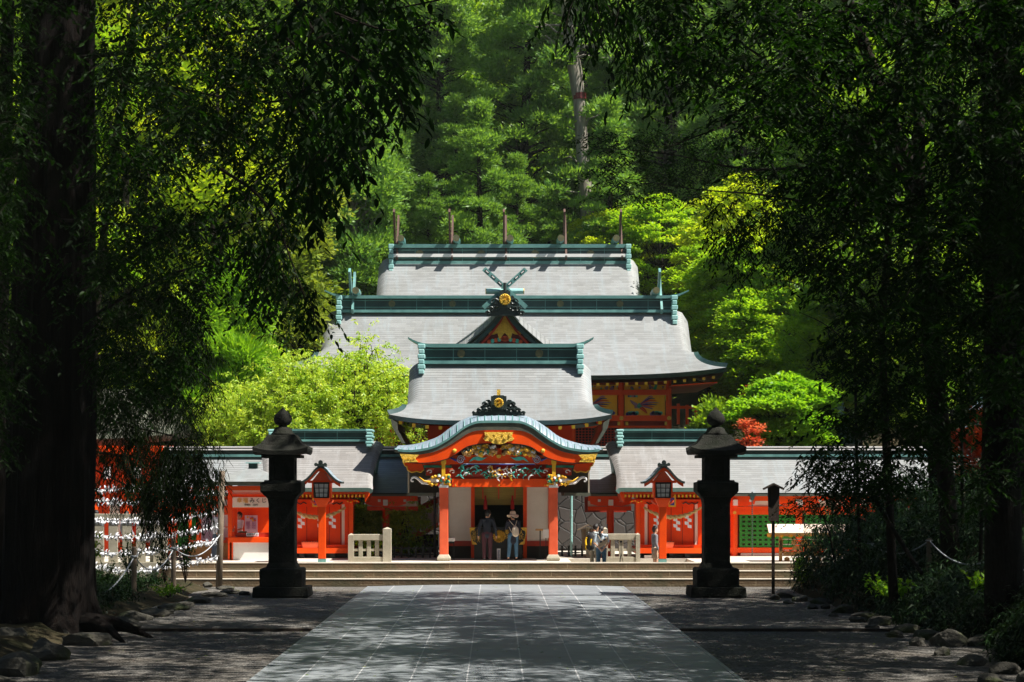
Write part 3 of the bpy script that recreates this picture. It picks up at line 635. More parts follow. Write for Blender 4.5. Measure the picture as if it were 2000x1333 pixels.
# rainbow beam
bmz = MB(); c = [(gx2(871 + i * 206 / 20), gz2(888.5 + 2.0 * abs(i - 10) / 10)) for i in range(21)]; d_ = [(x, gz2(907.5)) for x, z_ in c]
bmz.band(c, d_, YP - 0.17, YP + 0.12); bmz.build('upper_beam', M['verm'], G)
ppoly([(906, 905.5), (1043, 905.5), (1046, 908.5), (903, 908.5)], YP - 0.2, 0.04, M['whitep'], 'beam_edge_line')
ppoly([(905, 907), (1044, 907), (1045, 908.5), (904, 908.5)], YP - 0.215, 0.02, M['bluep'], 'beam_edge_blue')  # thin blue strip along the lower part of the white line
for sg in (-1, 1):
    sp = MB()
    for col, rad, th in ((1, 8.3, 1.9), (0, 8.3, 0.8)):
        pts = []
        for i in range(40):
            t = i / 39 * 4.5 * math.pi; r = rad * (1 - i / 46) / S
            pts.append((gx2(974 - sg * 74) + sg * r * math.cos(t), YP - 0.19 - (0.02 if col == 0 else 0), gz2(898.5) + r * math.sin(t)))
        sp.tube(pts, th / S * 0.6, 5, col)
    sp.tube([(gx2(974 - sg * (82 + i * 2.2)), YP - 0.19, gz2(900 - i * 0.9)) for i in range(8)], [0.045 - i * 0.004 for i in range(8)], 5, 1)
    sp.build('painted_swirl', [M['whitep'], M['bluep']], G)
    cl = MB(); cl.prism([(gx2(974 - sg * a), gz2(b)) for a, b in [(59, 904), (54, 898), (50, 894.5), (44, 892.5), (37, 893), (30, 895), (22, 893), (28, 897), (33, 900), (40, 900.5), (48, 898.5), (53, 901)]], YP - 0.195, YP - 0.16)
    cl.build('painted_cloud', M['turq'], G)
# frieze of flowers and leaves
fr = MB(); fr.box(gx2(880), gx2(1068), YP - 0.08, YP + 0.1, gz2(935.5), gz2(908.5), 4)
rt = random.Random(11)
for k in range(70):
    u = rt.uniform(888, 1060); v = rt.uniform(911, 932); r = rt.uniform(2.0, 4.6) / S; col = 0
    if abs(u - 974) < 26: col = rt.choice([1, 3, 5])
    elif rt.random() < 0.25: col = 1
    elif rt.random() < 0.12: col = 3
    a0 = rt.uniform(0, 6.28)
    c = [(gx2(u) + r * 2.2 * t * math.cos(a0) + r * 0.9 * math.sin(t * 3) * math.sin(a0), YP - 0.14 + rt.uniform(-0.06, 0.04), gz2(v) + r * 1.6 * t * math.sin(a0) + r * 0.7 * math.cos(t * 3)) for t in np.linspace(-1, 1, 8)]
    fr.tube(c, [r * 0.42 * x for x in (0.2, 0.8, 1.1, 1, 0.8, 0.9, 0.6, 0.15)], 5, col)
for sg in (-1, 1):
    for u, v, r, col in ((950, 914, 6, 2), (932, 923, 6.5, 2), (906, 914, 5, 3), (1, 1, 0, 0)):
        if r: 
            for q in range(7): fr.lathe([(0.001, -r / S * 0.5), (r / S * 0.45, 0), (0.001, r / S * 0.5)], gx2(974 + sg * (974 - u)) + r / S * 0.55 * math.cos(q), YP - 0.04, 8, col, z0=gz2(v) + r / S * 0.5 * math.sin(q))
    fr.tube([(gx2(974 + sg * a), YP - 0.1, gz2(b)) for a, b in [(0, 917), (9, 918), (14, 926), (20, 931), (27, 934)]], 0.013, 5, 3)
fr.box(gx2(970), gx2(978), YP - 0.12, YP - 0.06, gz2(916), gz2(912.5), 6)
fr.build('carved_frieze', [M['turq'], M['greenp'], M['maroon'], M['whitep'], M['vermd'], M['goldy'], M['bluep']], G, smooth=True)
MB().pb(883, 1071, 935.5, 951.5, YP - 0.12, 0.3).build('lintel_beam', M['verm'], G)
for u in (890, 975, 1064): MB().prism([(gx2(u - 1.5), gz2(950)), (gx2(u + 1.5), gz2(950)), (gx2(u), gz2(945))], YP - 0.14, YP - 0.12).build('gold_fitting', M['gold'], G)
for sg in (-1, 1):
    uc = 974 + sg * 107; f_ = lambda a: gx2(974 + sg * a)
    ca = MB(); ca.box(min(f_(98), f_(117)), max(f_(98), f_(117)), YP - 0.2, YP + 0.25, gz2(953), gz2(948), 3)
    rr = random.Random(7)
    for k in range(46):
        ca.lathe([(0.001, -0.05), (0.055, -0.02), (0.05, 0.03), (0.001, 0.055)], f_(rr.uniform(94, 121)), YP - 0.2 + rr.uniform(-0.06, 0.1), 7, rr.choice([0, 0, 1, 2, 3, 0]), z0=gz2(rr.uniform(929, 948)))
    ca.build('carved_bracket', [M['goldy'], M['greenp'], M['vermd'], M['whitep']], G)
    # elephant-head beam end with curled trunk
    el = MB(); c = smooth_curve([(119, 938), (128, 938), (137, 940), (146, 943), (150, 942), (157, 936), (164, 932.5), (170, 935), (170, 940), (166, 940.5)], 4)
    n_ = len(c); el.tube([(f_(a), YP - 0.12, gz2(b)) for a, b in c], [lerp(5.6, 1.3, (i / n_) ** 0.6) / S for i in range(n_)], 8, 0)
    for a, b in ((124, 931), (129, 933), (122, 946), (130, 947), (136, 944)): el.lathe([(0.001, -0.07), (0.075, 0), (0.001, 0.07)], f_(a), YP - 0.2, 8, 1, z0=gz2(b))
    el.tube([(f_(133), YP - 0.24, gz2(942)), (f_(145), YP - 0.26, gz2(940)), (f_(155), YP - 0.26, gz2(932))], [0.045, 0.035, 0.01], 6, 1)
    el.tube([(f_(137), YP - 0.22, gz2(946)), (f_(146), YP - 0.24, gz2(945)), (f_(152), YP - 0.24, gz2(941))], [0.03, 0.022, 0.008], 6, 0)
    el.build('beam_end_carving', [M['whitep'], M['goldy']], G, smooth=True)
    br = MB()   # bracket arms stepping out under the porch roof
    br.box(min(f_(96), f_(148)), max(f_(96), f_(148)), YP - 0.1, YP + 0.2, gz2(909), gz2(898.5), 0)
    br.box(min(f_(92), f_(146)), max(f_(92), f_(146)), YP - 0.14, YP + 0.2, gz2(914), gz2(909.5), 1)
    br.box(min(f_(92), f_(142)), max(f_(92), f_(142)), YP - 0.1, YP + 0.18, gz2(929), gz2(914), 2)
    br.box(min(f_(102.5), f_(112)), max(f_(102.5), f_(112)), YP - 0.3, YP - 0.1, gz2(907), gz2(896), 3)
    br.box(min(f_(104), f_(111)), max(f_(104), f_(111)), YP - 0.26, YP - 0.1, gz2(931), gz2(907), 3)
    for a in (89, 126):
        br.box(min(f_(a), f_(a + 9)), max(f_(a), f_(a + 9)), YP - 0.2, YP - 0.1, gz2(918), gz2(915), 4)
    for a in (90, 134):
        br.tube([(f_(a + r * math.cos(t)), YP - 0.14, gz2(922 - r * 0.8 * math.sin(t))) for t, r in [(i * 0.55, 5.5 - i * 0.4) for i in range(10)]], 0.022, 5, 5)
    br.build('bracket_set', [M['verm'], M['greenp'], M['vermd'], M['goldy'], M['salmon'], M['whitep']], G)
    wg = MB(); wg.prism([(f_(a), gz2(b)) for a, b in [(150, 905), (187, 902), (184, 908), (180, 911), (178, 917), (170, 922), (160, 920), (150, 922), (146, 917)]], YP - 0.05, YP + 0.1)
    wg.build('eave_bracket', M['verm'], G)
    ed = MB(); ed.tube([(f_(a), YP - 0.06, gz2(b)) for a, b in [(186, 903), (183, 910), (179, 912), (178, 918), (170, 923), (160, 921), (152, 923), (146, 918)]], 0.022, 5); ed.build('gold_trim', M['goldy'], G)
    # dark board side wall of the porch
    MB().add([(f_(178), YP + 0.6, gz2(905)), (f_(178), YP + 0.6, gz2(963)), (f_(122), YP + 3.2, gz2(963)), (f_(122), YP + 3.2, gz2(905))], [(0, 1, 2, 3)]).build('side_board', M['eave'], G, solid=None)
    MB().box(min(f_(176), f_(179)), max(f_(176), f_(179)), YP + 0.5, YP + 0.6, gz2(963), gz2(905)).build('side_board_post', M['stonel'], G)
    MB().box(min(f_(128), f_(181)), max(f_(128), f_(181)), YP + 0.5, YP + 3, gz2(969), gz2(963)).build('side_sill', M['eave'], G)
# columns
for u in (867, 1080.5):
    x = PX(u, 67.6); c = MB().box(x - 0.148, x + 0.148, 67.45, 67.75, 0.95, PZ(951, 67.6)).build('column', M['salmon'], G, bevel=0.02)
    MB().lathe([(0.20, 0.0), (0.225, 0.03), (0.23, 0.10), (0.19, 0.17), (0.155, 0.22)], x, 67.6, 4, rot=math.pi / 4, z0=0.75).build('stone_base', M['stonel'], G, bevel=0.02)
# door wall
YW = 70.0; w2 = lambda u: PX(u, YW)
zb = 0.75
for u0, u1 in ((876, 920), (1029, 1071)): MB().box(w2(u0), w2(u1), YW, YW + 0.12, PZ(1057, YW), PZ(948, YW)).build('wall_panel', M['white'], G)
for u0, u1 in ((920, 927), (1022, 1029), (868, 876), (1071, 1079)): MB().box(w2(u0), w2(u1), YW - 0.06, YW + 0.2, zb, PZ(945, YW)).build('door_post', M['verm'], G)
MB().box(w2(872), w2(1078), YW - 0.1, YW + 0.2, PZ(952, YW), PZ(930, YW)).build('door_head', M['vermd'], G)
for u0, u1 in ((876, 920), (1029, 1071)): MB().box(w2(u0), w2(u1), YW - 0.04, YW + 0.2, PZ(1067, YW), PZ(1057, YW)).build('wall_sill', M['vermd'], G)
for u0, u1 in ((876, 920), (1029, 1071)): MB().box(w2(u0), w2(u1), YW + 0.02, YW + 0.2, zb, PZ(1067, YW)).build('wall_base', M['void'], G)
bl = MB().box(w2(927), w2(1022), YW + 0.3, YW + 0.33, PZ(975, YW), PZ(948, YW)).build('bamboo_blind', M['bamboo'], G)
k = MB()
for u in (943, 974, 1006): k.box(w2(u - 1.2), w2(u + 1.2), YW + 0.26, YW + 0.3, PZ(975, YW), PZ(950, YW))
k.build('blind_band', M['salmon'], bl)
MB().box(w2(927), w2(1022), YW + 0.5, YW + 0.55, PZ(987, YW), PZ(975, YW)).build('inner_valance', M['bamboo'], G)
for u in (948, 1001): MB().lathe([(0.02, 0), (0.07, 0.02), (0.06, 0.3), (0.03, 0.36), (0.03, 0.5)], w2(u), YW + 0.2, 10, z0=PZ(996, YW)).build('red_tassel', M['redp'], G)
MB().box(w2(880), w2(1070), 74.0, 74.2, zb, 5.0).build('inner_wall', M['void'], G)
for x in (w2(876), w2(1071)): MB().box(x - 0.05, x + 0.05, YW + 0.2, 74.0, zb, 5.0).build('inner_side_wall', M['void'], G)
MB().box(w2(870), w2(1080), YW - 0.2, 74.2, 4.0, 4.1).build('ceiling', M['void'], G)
onigawara(G, kx, gz2(812), YP + 0.1, 102 / S, 40 / S)
MB().box(kx - 0.06, kx + 0.06, YP + 0.3, YP + 0.4, gz2(775), gz2(760)).build('gold_finial', M['gold'], G)

# ================================================================ offertory box and small things in the gate
ob = thing('offertory_box', 'black offertory box with gold corners, gold chrysanthemum and gold characters, inside the gate', 'offertory box', (PX(974, 69), 69, 0.75))
YO = 69.0; o2 = lambda u: PX(u, YO); oz = lambda v: PZ(v, YO)
MB().prism([(o2(917), oz(1031)), (o2(1029), oz(1031)), (o2(1023), oz(1064)), (o2(922), oz(1064))], YO, YO + 0.7).build('front_panel', M['black'], ob)
MB().box(o2(926), o2(1020), YO + 0.1, YO + 0.7, 0.75, oz(1064)).build('stand', M['black'], ob)
for sg in (-1, 1):
    q = lambda a: o2(973 + sg * a)
    for pts in ([(56, 1031), (44, 1031), (48, 1036), (52, 1037), (53.5, 1042), (55, 1042)], [(51, 1064), (41, 1064), (45, 1059), (49, 1058), (50, 1053), (52.5, 1053)]):
        MB().prism([(q(a), oz(b)) for a, b in pts], YO - 0.03, YO - 0.002).build('gold_corner', M['gold'], ob)
    MB().prism([(q(a), oz(b)) for a, b in [(55.5, 1040), (54, 1040), (50.6, 1056), (52, 1056)]], YO - 0.025, YO - 0.002).build('gold_edge', M['gold'], ob)
chrysanthemum(ob, o2(975), oz(1048), YO - 0.02, 12.5 * YO / F)
text('八月献之', (o2(926), YO - 0.01, oz(1047.5)), 0.135, M['gold'], ob, vertical=True, name='gold_lettering')
text('奉年国大', (o2(934.5), YO - 0.01, oz(1047.5)), 0.135, M['gold'], ob, vertical=True, name='gold_lettering')
text('奉納', (o2(990), YO - 0.01, oz(1045)), 0.19, M['gold'], ob, vertical=True, name='gold_lettering')
text('人氏', (o2(1018), YO - 0.01, oz(1046)), 0.19, M['gold'], ob, vertical=True, name='gold_lettering')
def simple_sign(u0, u1, v0, v1, Y, body, label, size, tm='bluep', bm_='whitep', post=True):
    t = thing('sign', label, 'sign', (PX((u0 + u1) / 2, Y), Y, 0.75))
    MB().pb(u0, u1, v0, v1, Y, 0.03).build('board', M[bm_], t, bevel=0.004)
    if post: MB().box(PX((u0 + u1) / 2, Y) - 0.012, PX((u0 + u1) / 2, Y) + 0.012, Y + 0.03, Y + 0.05, 0.75, PZ(v1, Y) + 0.05).build('post', M['black'], t)
    if body: text(body, (PX((u0 + u1) / 2, Y), Y - 0.006, PZ((v0 + v1) / 2, Y)), size, M[tm], t, vertical=True)
    return t
simple_sign(970.5, 977.5, 1072, 1094, 68.3, '撮影禁止', 'narrow white notice standing between the two worshippers', 0.085)
simple_sign(1060.5, 1072, 1034, 1051, 68.9, None, 'plain white notice board beside the right gate column', 0.1)
for u0, u1, lb in ((869.5, 888.5, 'small black stand with white top behind the left gate column'),):
    t = thing('side_table', lb, 'stand', (PX(879, 68.6), 68.6, 0.75))
    MB().pb(u0, u1, 1051, 1058, 68.4, 0.35).build('top', M['whitep'], t, bevel=0.01)
    MB().pb(u0 + 1, u1 - 1, 1058, 1062, 68.42, 0.3).build('tray', M['black'], t)
    for a in (u0 + 2, u1 - 2): MB().box(PX(a, 68.5) - 0.015, PX(a, 68.5) + 0.015, 68.5, 68.53, 0.75, PZ(1062, 68.5)).build('leg', M['black'], t)
t = thing('incense_stand', 'thin dark stand with wooden top inside the gate beside white notice board', 'stand', (PX(1053, 69), 69, 0.75))
MB().pb(1046, 1061, 1033.5, 1037, 68.9, 0.25).build('top', M['wood'], t, bevel=0.01)
MB().box(PX(1055, 69) - 0.02, PX(1055, 69) + 0.02, 69, 69.04, 0.75, PZ(1037, 69)).build('post', M['black'], t)
MB().box(PX(1055, 69) - 0.14, PX(1055, 69) + 0.14, 68.9, 69.14, 0.75, 0.78).build('foot', M['black'], t)
# ================================================================ galleries (long roofed corridors)
def gallery(u0, u1, label, rmat, rim, Yf=71.6, post_us=(), fill=None):
    Yr = Yf + 2.4
    g = thing('gallery', label, 'gallery', (PX((u0 + u1) / 2, Yf), Yf, 0.75), 'roofed galleries either side of the gate')
    x0, x1 = PX(u0, Yf), PX(u1, Yf); cx = (x0 + x1) / 2; hw = (x1 - x0) / 2
    irimoya(g, cx, Yr, PZ(889, Yr), hw, hw, 2.4, PZ(889, Yr) - PZ(963, Yf), 1.0, 0.0, rmat, a=0.8, thick=0.12, rim=M['copperd'], gable=False, roll=0.0)
    mb = MB(); mb.box(x0, x1, Yr - 0.3, Yr + 0.3, PZ(893, Yr), PZ(888, Yr), 1); mb.box(x0, x1, Yr - 0.22, Yr + 0.22, PZ(888, Yr), PZ(880, Yr), 0)
    mb.box(x0, x1, Yr - 0.3, Yr + 0.3, PZ(880, Yr), PZ(877.5, Yr), 2); mb.box(x0, x1, Yr - 0.2, Yr + 0.2, PZ(877.5, Yr), PZ(875, Yr), 0); mb.box(x0, x1, Yr - 0.28, Yr + 0.28, PZ(875, Yr), PZ(872.5, Yr), 2)
    mb.build('ridge', [M['dark'], M['copper'], M['whitep']], g)
    MB().box(x0, x1, Yf - 0.06, Yf + 0.06, PZ(969.5, Yf), PZ(965.5, Yf)).build('gutter', M['eave'], g)
    MB().box(x0, x1, Yf + 0.3, Yf + 0.45, PZ(979, Yf), PZ(969.6, Yf)).build('eave_beam', M['verm'], g)
    MB().box(x0, x1, Yf + 0.55, Yf + 0.75, PZ(998, Yf), PZ(990, Yf)).build('head_beam', M['verm'], g)
    MB().box(x0, x1, Yf + 0.62, Yf + 0.72, PZ(990, Yf), PZ(979, Yf)).build('plaster_band', M['white'], g)
    MB().box(x0, x1, Yf + 3.2, Yf + 3.4, PZ(1003, Yf), PZ(972, Yf)).build('rear_beam', M['vermd'], g)
    for u in post_us:
        x = PX(u, Yf)
        MB().lathe([(0.13, 0), (0.13, PZ(985, Yf) - 0.75)], x, Yf + 0.65, 12, z0=0.75).build('column', M['verm'], g)
        b = MB(); b.prism([(x - 0.75, PZ(978.6, Yf)), (x - 0.72, PZ(985, Yf)), (x - 0.45, PZ(989, Yf)), (x + 0.45, PZ(989, Yf)), (x + 0.72, PZ(985, Yf)), (x + 0.75, PZ(978.6, Yf))], Yf + 0.48, Yf + 0.61); b.build('bracket_arm', M['verm'], g)
        MB().box(x - 0.085, x + 0.085, Yf + 0.2, Yf + 0.48, PZ(988, Yf), PZ(976.5, Yf)).build('white_beam_end', M['whitep'], g)
    k = MB(); n = int((x1 - x0) / 0.78)
    for i in range(n): x = x0 + (i + 0.5) * (x1 - x0) / n; k.box(x - 0.05, x + 0.05, Yf + 0.26, Yf + 0.3, PZ(981, Yf), PZ(976, Yf))
    k.build('white_rafter_edge', M['whitep'], g)
    return g
YC = 71.6
gl1 = gallery(715, 815, 'short blue grey roofed gallery between the gate and shrine with weeping tree', M['roofb'], None, post_us=(752,))
gl2 = gallery(1150, 1235, 'short pale roofed gallery between the gate and the right small shrine', M['roof'], None, post_us=(1194,))
gl3 = gallery(300, 560, 'pale roofed gallery behind the fortune stall and paper fortunes', M['roof'], None, post_us=(335, 385, 440))
gl4 = gallery(1400, 1990, 'long pale roofed gallery with green lattice windows behind the wooden signpost', M['roof'], None, post_us=(1438, 1565, 1690, 1815, 1940))
def lattice_bay(g, u0, u1, Y):
    fr = MB(); x0, x1 = PX(u0, Y), PX(u1, Y)
    MB().box(x0, x1, Y + 0.1, Y + 0.14, PZ(1068, Y), PZ(1006, Y)).build('window_backing', M['maroon'], g)
    n = 10; m_ = 7; z0, z1 = PZ(1068, Y), PZ(1006, Y)
    for i in range(n + 1): x = lerp(x0, x1, i / n); fr.box(x - 0.05, x + 0.05, Y, Y + 0.05, z0, z1)
    for i in range(m_ + 1): z = lerp(z0, z1, i / m_); fr.box(x0 - 0.03, x1 + 0.03, Y + 0.003, Y + 0.047, z - 0.05, z + 0.05)
    fr.build('lattice_window', M['lattice'], g)
    MB().box(x0, x1, Y + 0.02, Y + 0.1, PZ(1100, Y) , PZ(1081, Y)).build('wall_panel', M['whitep'], g)
for u0, u1 in ((1447, 1556), (1574, 1682), (1700, 1806), (1825, 1930)):
    lattice_bay(gl4, u0, u1, YC + 0.6)
MB().box(PX(1425, YC), PX(1990, YC), YC + 0.55, YC + 0.8, PZ(1081, YC), PZ(1071, YC)).build('sill_beam', M['verm'], gl4)
MB().box(PX(1425, YC), PX(1990, YC), YC + 0.54, YC + 0.72, PZ(1006, YC), PZ(998, YC)).build('window_head', M['verm'], gl4)
MB().cyly(PX(1438, YC), PZ(1002, YC), YC + 0.46, YC + 0.52, 0.06, 12).build('gold_boss', M['gold'], gl4)
MB().box(PX(1425, YC), PX(1990, YC), YC + 0.9, YC + 1.0, 0.75, 3.3).build('inner_wall', M['vermd'], gl4)
for u0, u1 in ((345, 380), (392, 434)): lattice_bay(gl3, u0, u1, YC + 0.6)
MB().box(PX(300, YC), PX(560, YC), YC + 0.9, YC + 1.0, 0.75, 3.3).build('inner_wall', M['verm'], gl3)
# rain chain
rc = MB(); x = PX(1468.5, YC)
for k in range(34): rc.lathe([(0.012, 0), (0.035, 0.05), (0.012, 0.055)], x, YC - 0.1, 8, z0=0.78 + k * 0.068)
rc.prism([(x - 0.12, PZ(965, YC)), (x + 0.12, PZ(965, YC)), (x + 0.04, PZ(978, YC)), (x - 0.04, PZ(978, YC))], YC - 0.16, YC - 0.02)
rc.build('rain_chain', M['copperd'], None, label='dark rain chain of small cups hanging before the green lattice windows', cat='rain chain')
for u, lb in ((1116, 'thin pale green drain pipe right of the gate'), (849, 'thin black drain pipe left of the gate')):
    p_ = MB(); x = PX(u, 70.8); p_.lathe([(0.045, 0), (0.045, 2.6)], x, 70.8, 10, z0=0.75)
    for z in (1.2, 2.2, 3.0): p_.lathe([(0.055, 0), (0.055, 0.06)], x, 70.8, 10, z0=z)
    p_.build('drain_pipe', M['copperl'] if u > 1000 else M['black'], None, label=lb, cat='drain pipe')
# white panelled stair gallery climbing behind on the left
sg_ = thing('stair_gallery', 'white panelled red trimmed stair gallery climbing behind the left of the gate', 'gallery', (PX(780, 75.5), 75.5, 0.75))
Yq = 75.5
for pts in ([(683, 998), (818, 998), (818, 1040), (683, 1040)], [(822, 1000), (856, 982), (856, 1022), (822, 1038)]):
    MB().pprism(pts, Yq, 0.1).build('wall_panel', M['white'], sg_)
MB().pprism([(683, 1040), (820, 1040), (856, 1021), (856, 1030), (822, 1048), (683, 1048)], Yq - 0.05, 0.2).build('trim_rail', M['salmon'], sg_)
MB().pprism([(683, 988), (818, 988), (856, 970), (856, 982), (820, 1000), (683, 1000)], Yq - 0.05, 0.2).build('top_rail', M['vermd'], sg_)
for u in (815, 760, 705): MB().pb(u, u + 5, 995, 1045, Yq - 0.06, 0.2).build('post', M['salmon'], sg_)
MB().box(PX(683, Yq), PX(856, Yq), Yq + 0.1, Yq + 0.3, 0.75, PZ(1044, Yq)).build('base_wall', M['void'], sg_)

# ================================================================ small side shrines
def side_shrine(uc, label, sgn):
    """sgn=+1: the free verge is on the gate side to the left (right-hand shrine); -1 mirrored."""
    Ye, Yr, Yb = 69.4, 71.7, 70.4
    t = thing('small_shrine', label, 'shrine', (PX(uc, Yb), Yb, 0.75), 'pair of small red shrines flanking the gate')
    cx = PX(uc, 70.5); S_ = F / 70.5
    mb = MB(); P = []; UV = []
    hw = 112 / S_
    for i in range(-14, 15):
        q = abs(i) / 14; row = []; ur = []; dy = 2.3 * q * (1 if i > 0 else -1)
        for j in range(33):
            s = -1 + j / 16; s = math.copysign(abs(s) ** 0.8, s); w = hw + 0.22 * (1 - q) ** 2 - 0.12 * math.sin(q * 3)
            x = s * w; e = max(0, (abs(s) - 0.90) / 0.10)
            row.append((cx + x, Yr + dy, PZ(862, Yr) - (PZ(862, Yr) - PZ(953, Ye)) * fprof(q, 0.7) - 0.16 * e * e + 0.05 * e * q))
            ur.append((x, q * 3.1))
        P.append(row); UV.append(ur)
    mb.grid(P, 0, UV); mb.build('roof', [M['roofp'], M['copper']], t, smooth=True, solid=(0.16,))
    rx = hw - 0.28
    ridge(t, cx - rx, cx + rx, Yr, PZ(863, Yr), PZ(838.5, Yr), 0, 0.22, (), 0.34)
    hb = 61 / S_; f2 = lambda a: cx + a / S_
    y0 = Yb - 0.1
    for a in (-66, -56, 56, 66):
        MB().box(f2(a) - 0.075, f2(a) + 0.075, y0 - 0.35 if abs(a) > 60 else y0, (y0 - 0.2) if abs(a) > 60 else y0 + 0.15, 0.95, PZ(975, Yb)).build('column', M['verm'], t, bevel=0.01)
    for a in (-50, 50): MB().box(f2(a) - 0.07, f2(a) + 0.07, y0 + 0.02, y0 + 0.1, PZ(1065, Yb), PZ(985, Yb)).build('white_panel', M['white'], t)
    MB().box(f2(-44), f2(44), y0 + 0.05, y0 + 0.12, PZ(1068, Yb), PZ(985, Yb)).build('door', M['verm'], t)
    dl = MB()
    for a in (-44, -22, 0, 22, 44): dl.box(f2(a) - 0.012, f2(a) + 0.012, y0 + 0.035, y0 + 0.05, PZ(1068, Yb), PZ(990, Yb))
    dl.build('door_joint_trim', M['vermd'], t)
    MB().box(f2(-70), f2(70), y0 - 0.4, y0 + 2.5, PZ(985, Yb), PZ(976, Yb)).build('lintel_beam', M['verm'], t)
    MB().box(f2(-62), f2(62), y0 + 0.15, y0 + 2.5, PZ(1068, Yb), PZ(960, Yb)).build('body', M['verm'], t)
    MB().box(f2(-72), f2(72), y0 - 0.5, y0 + 2.5, PZ(1080, Yb), PZ(1070, Yb)).build('floor_deck', M['verm'], t)
    MB().box(f2(-66), f2(66), y0 - 0.3, y0 - 0.05, PZ(1070, Yb), PZ(1064, Yb)).build('step', M['verm'], t)
    un = MB()
    for a in (-64, -30, 0, 30, 64): un.box(f2(a) - 0.08, f2(a) + 0.08, y0 - 0.3, y0 - 0.15, 0.75, PZ(1080, Yb))
    un.box(f2(-62), f2(62), y0 + 0.2, y0 + 0.3, 0.75, PZ(1080, Yb)); un.build('under_floor_frame', M['black'], t)
    MB().box(f2(-54), f2(-40), y0 - 0.42, y0 - 0.4, PZ(1096, Yb), PZ(1084, Yb)).build('white_notice', M['whitep'], t)
    tp = MB(); rf = MB()
    for k in range(26):
        x = f2(-92 + k * 184 / 25); tp.box(x - 0.03, x + 0.03, Ye + 0.1, Ye + 0.15, PZ(972, Ye), PZ(966.5, Ye)); rf.box(x - 0.028, x + 0.028, Ye + 0.15, Yb + 0.3, PZ(972, Ye) + 0.0, PZ(966.8, Ye))
    tp.build('rafter_tip_edge', M['goldy'], t); rf.build('rafter_row', M['verm'], t)
    MB().box(f2(-95), f2(95), Ye + 0.16, Yb + 0.6, PZ(966, Ye), PZ(962, Ye)).build('soffit', M['verm'], t)
    for a in (-1, 1):
        MB().prism([(f2(a * 104), PZ(951, Ye)), (f2(a * 100), PZ(970, Ye)), (f2(a * 94), PZ(982, Ye)), (f2(a * 92), PZ(960, Ye))], Ye + 0.3, Yr + 1.5).build('verge_board', M['verm'], t)
        c = MB()
        for k in range(8): c.lathe([(0.001, -0.045), (0.05, 0), (0.001, 0.045)], f2(a * (60 + 3 * k)), y0 - 0.42, 7, k % 2, z0=PZ(979 + 1.5 * math.sin(k), Yb))
        c.build('carved_bracket', [M['goldy'], M['verm']], t)
        sc_ = MB(); sc_.tube([(f2(a * q), y0 - 0.43, PZ(v_, Yb)) for q, v_ in ((20, 984), (26, 981), (32, 985), (38, 982), (44, 985), (50, 981))], 0.022, 5); sc_.build('painted_scroll', M['black'], t)
    pl = MB().box(f2(-8), f2(6), y0 - 0.62, y0 - 0.55, PZ(990, Yb), PZ(969, Yb)).build('name_plaque', M['goldy'], t)
    MB().box(f2(-5), f2(3), y0 - 0.64, y0 - 0.62, PZ(987, Yb), PZ(972, Yb)).build('plaque_face', M['bluep'], pl)
    return t, f2, y0, Yb
sh = {}
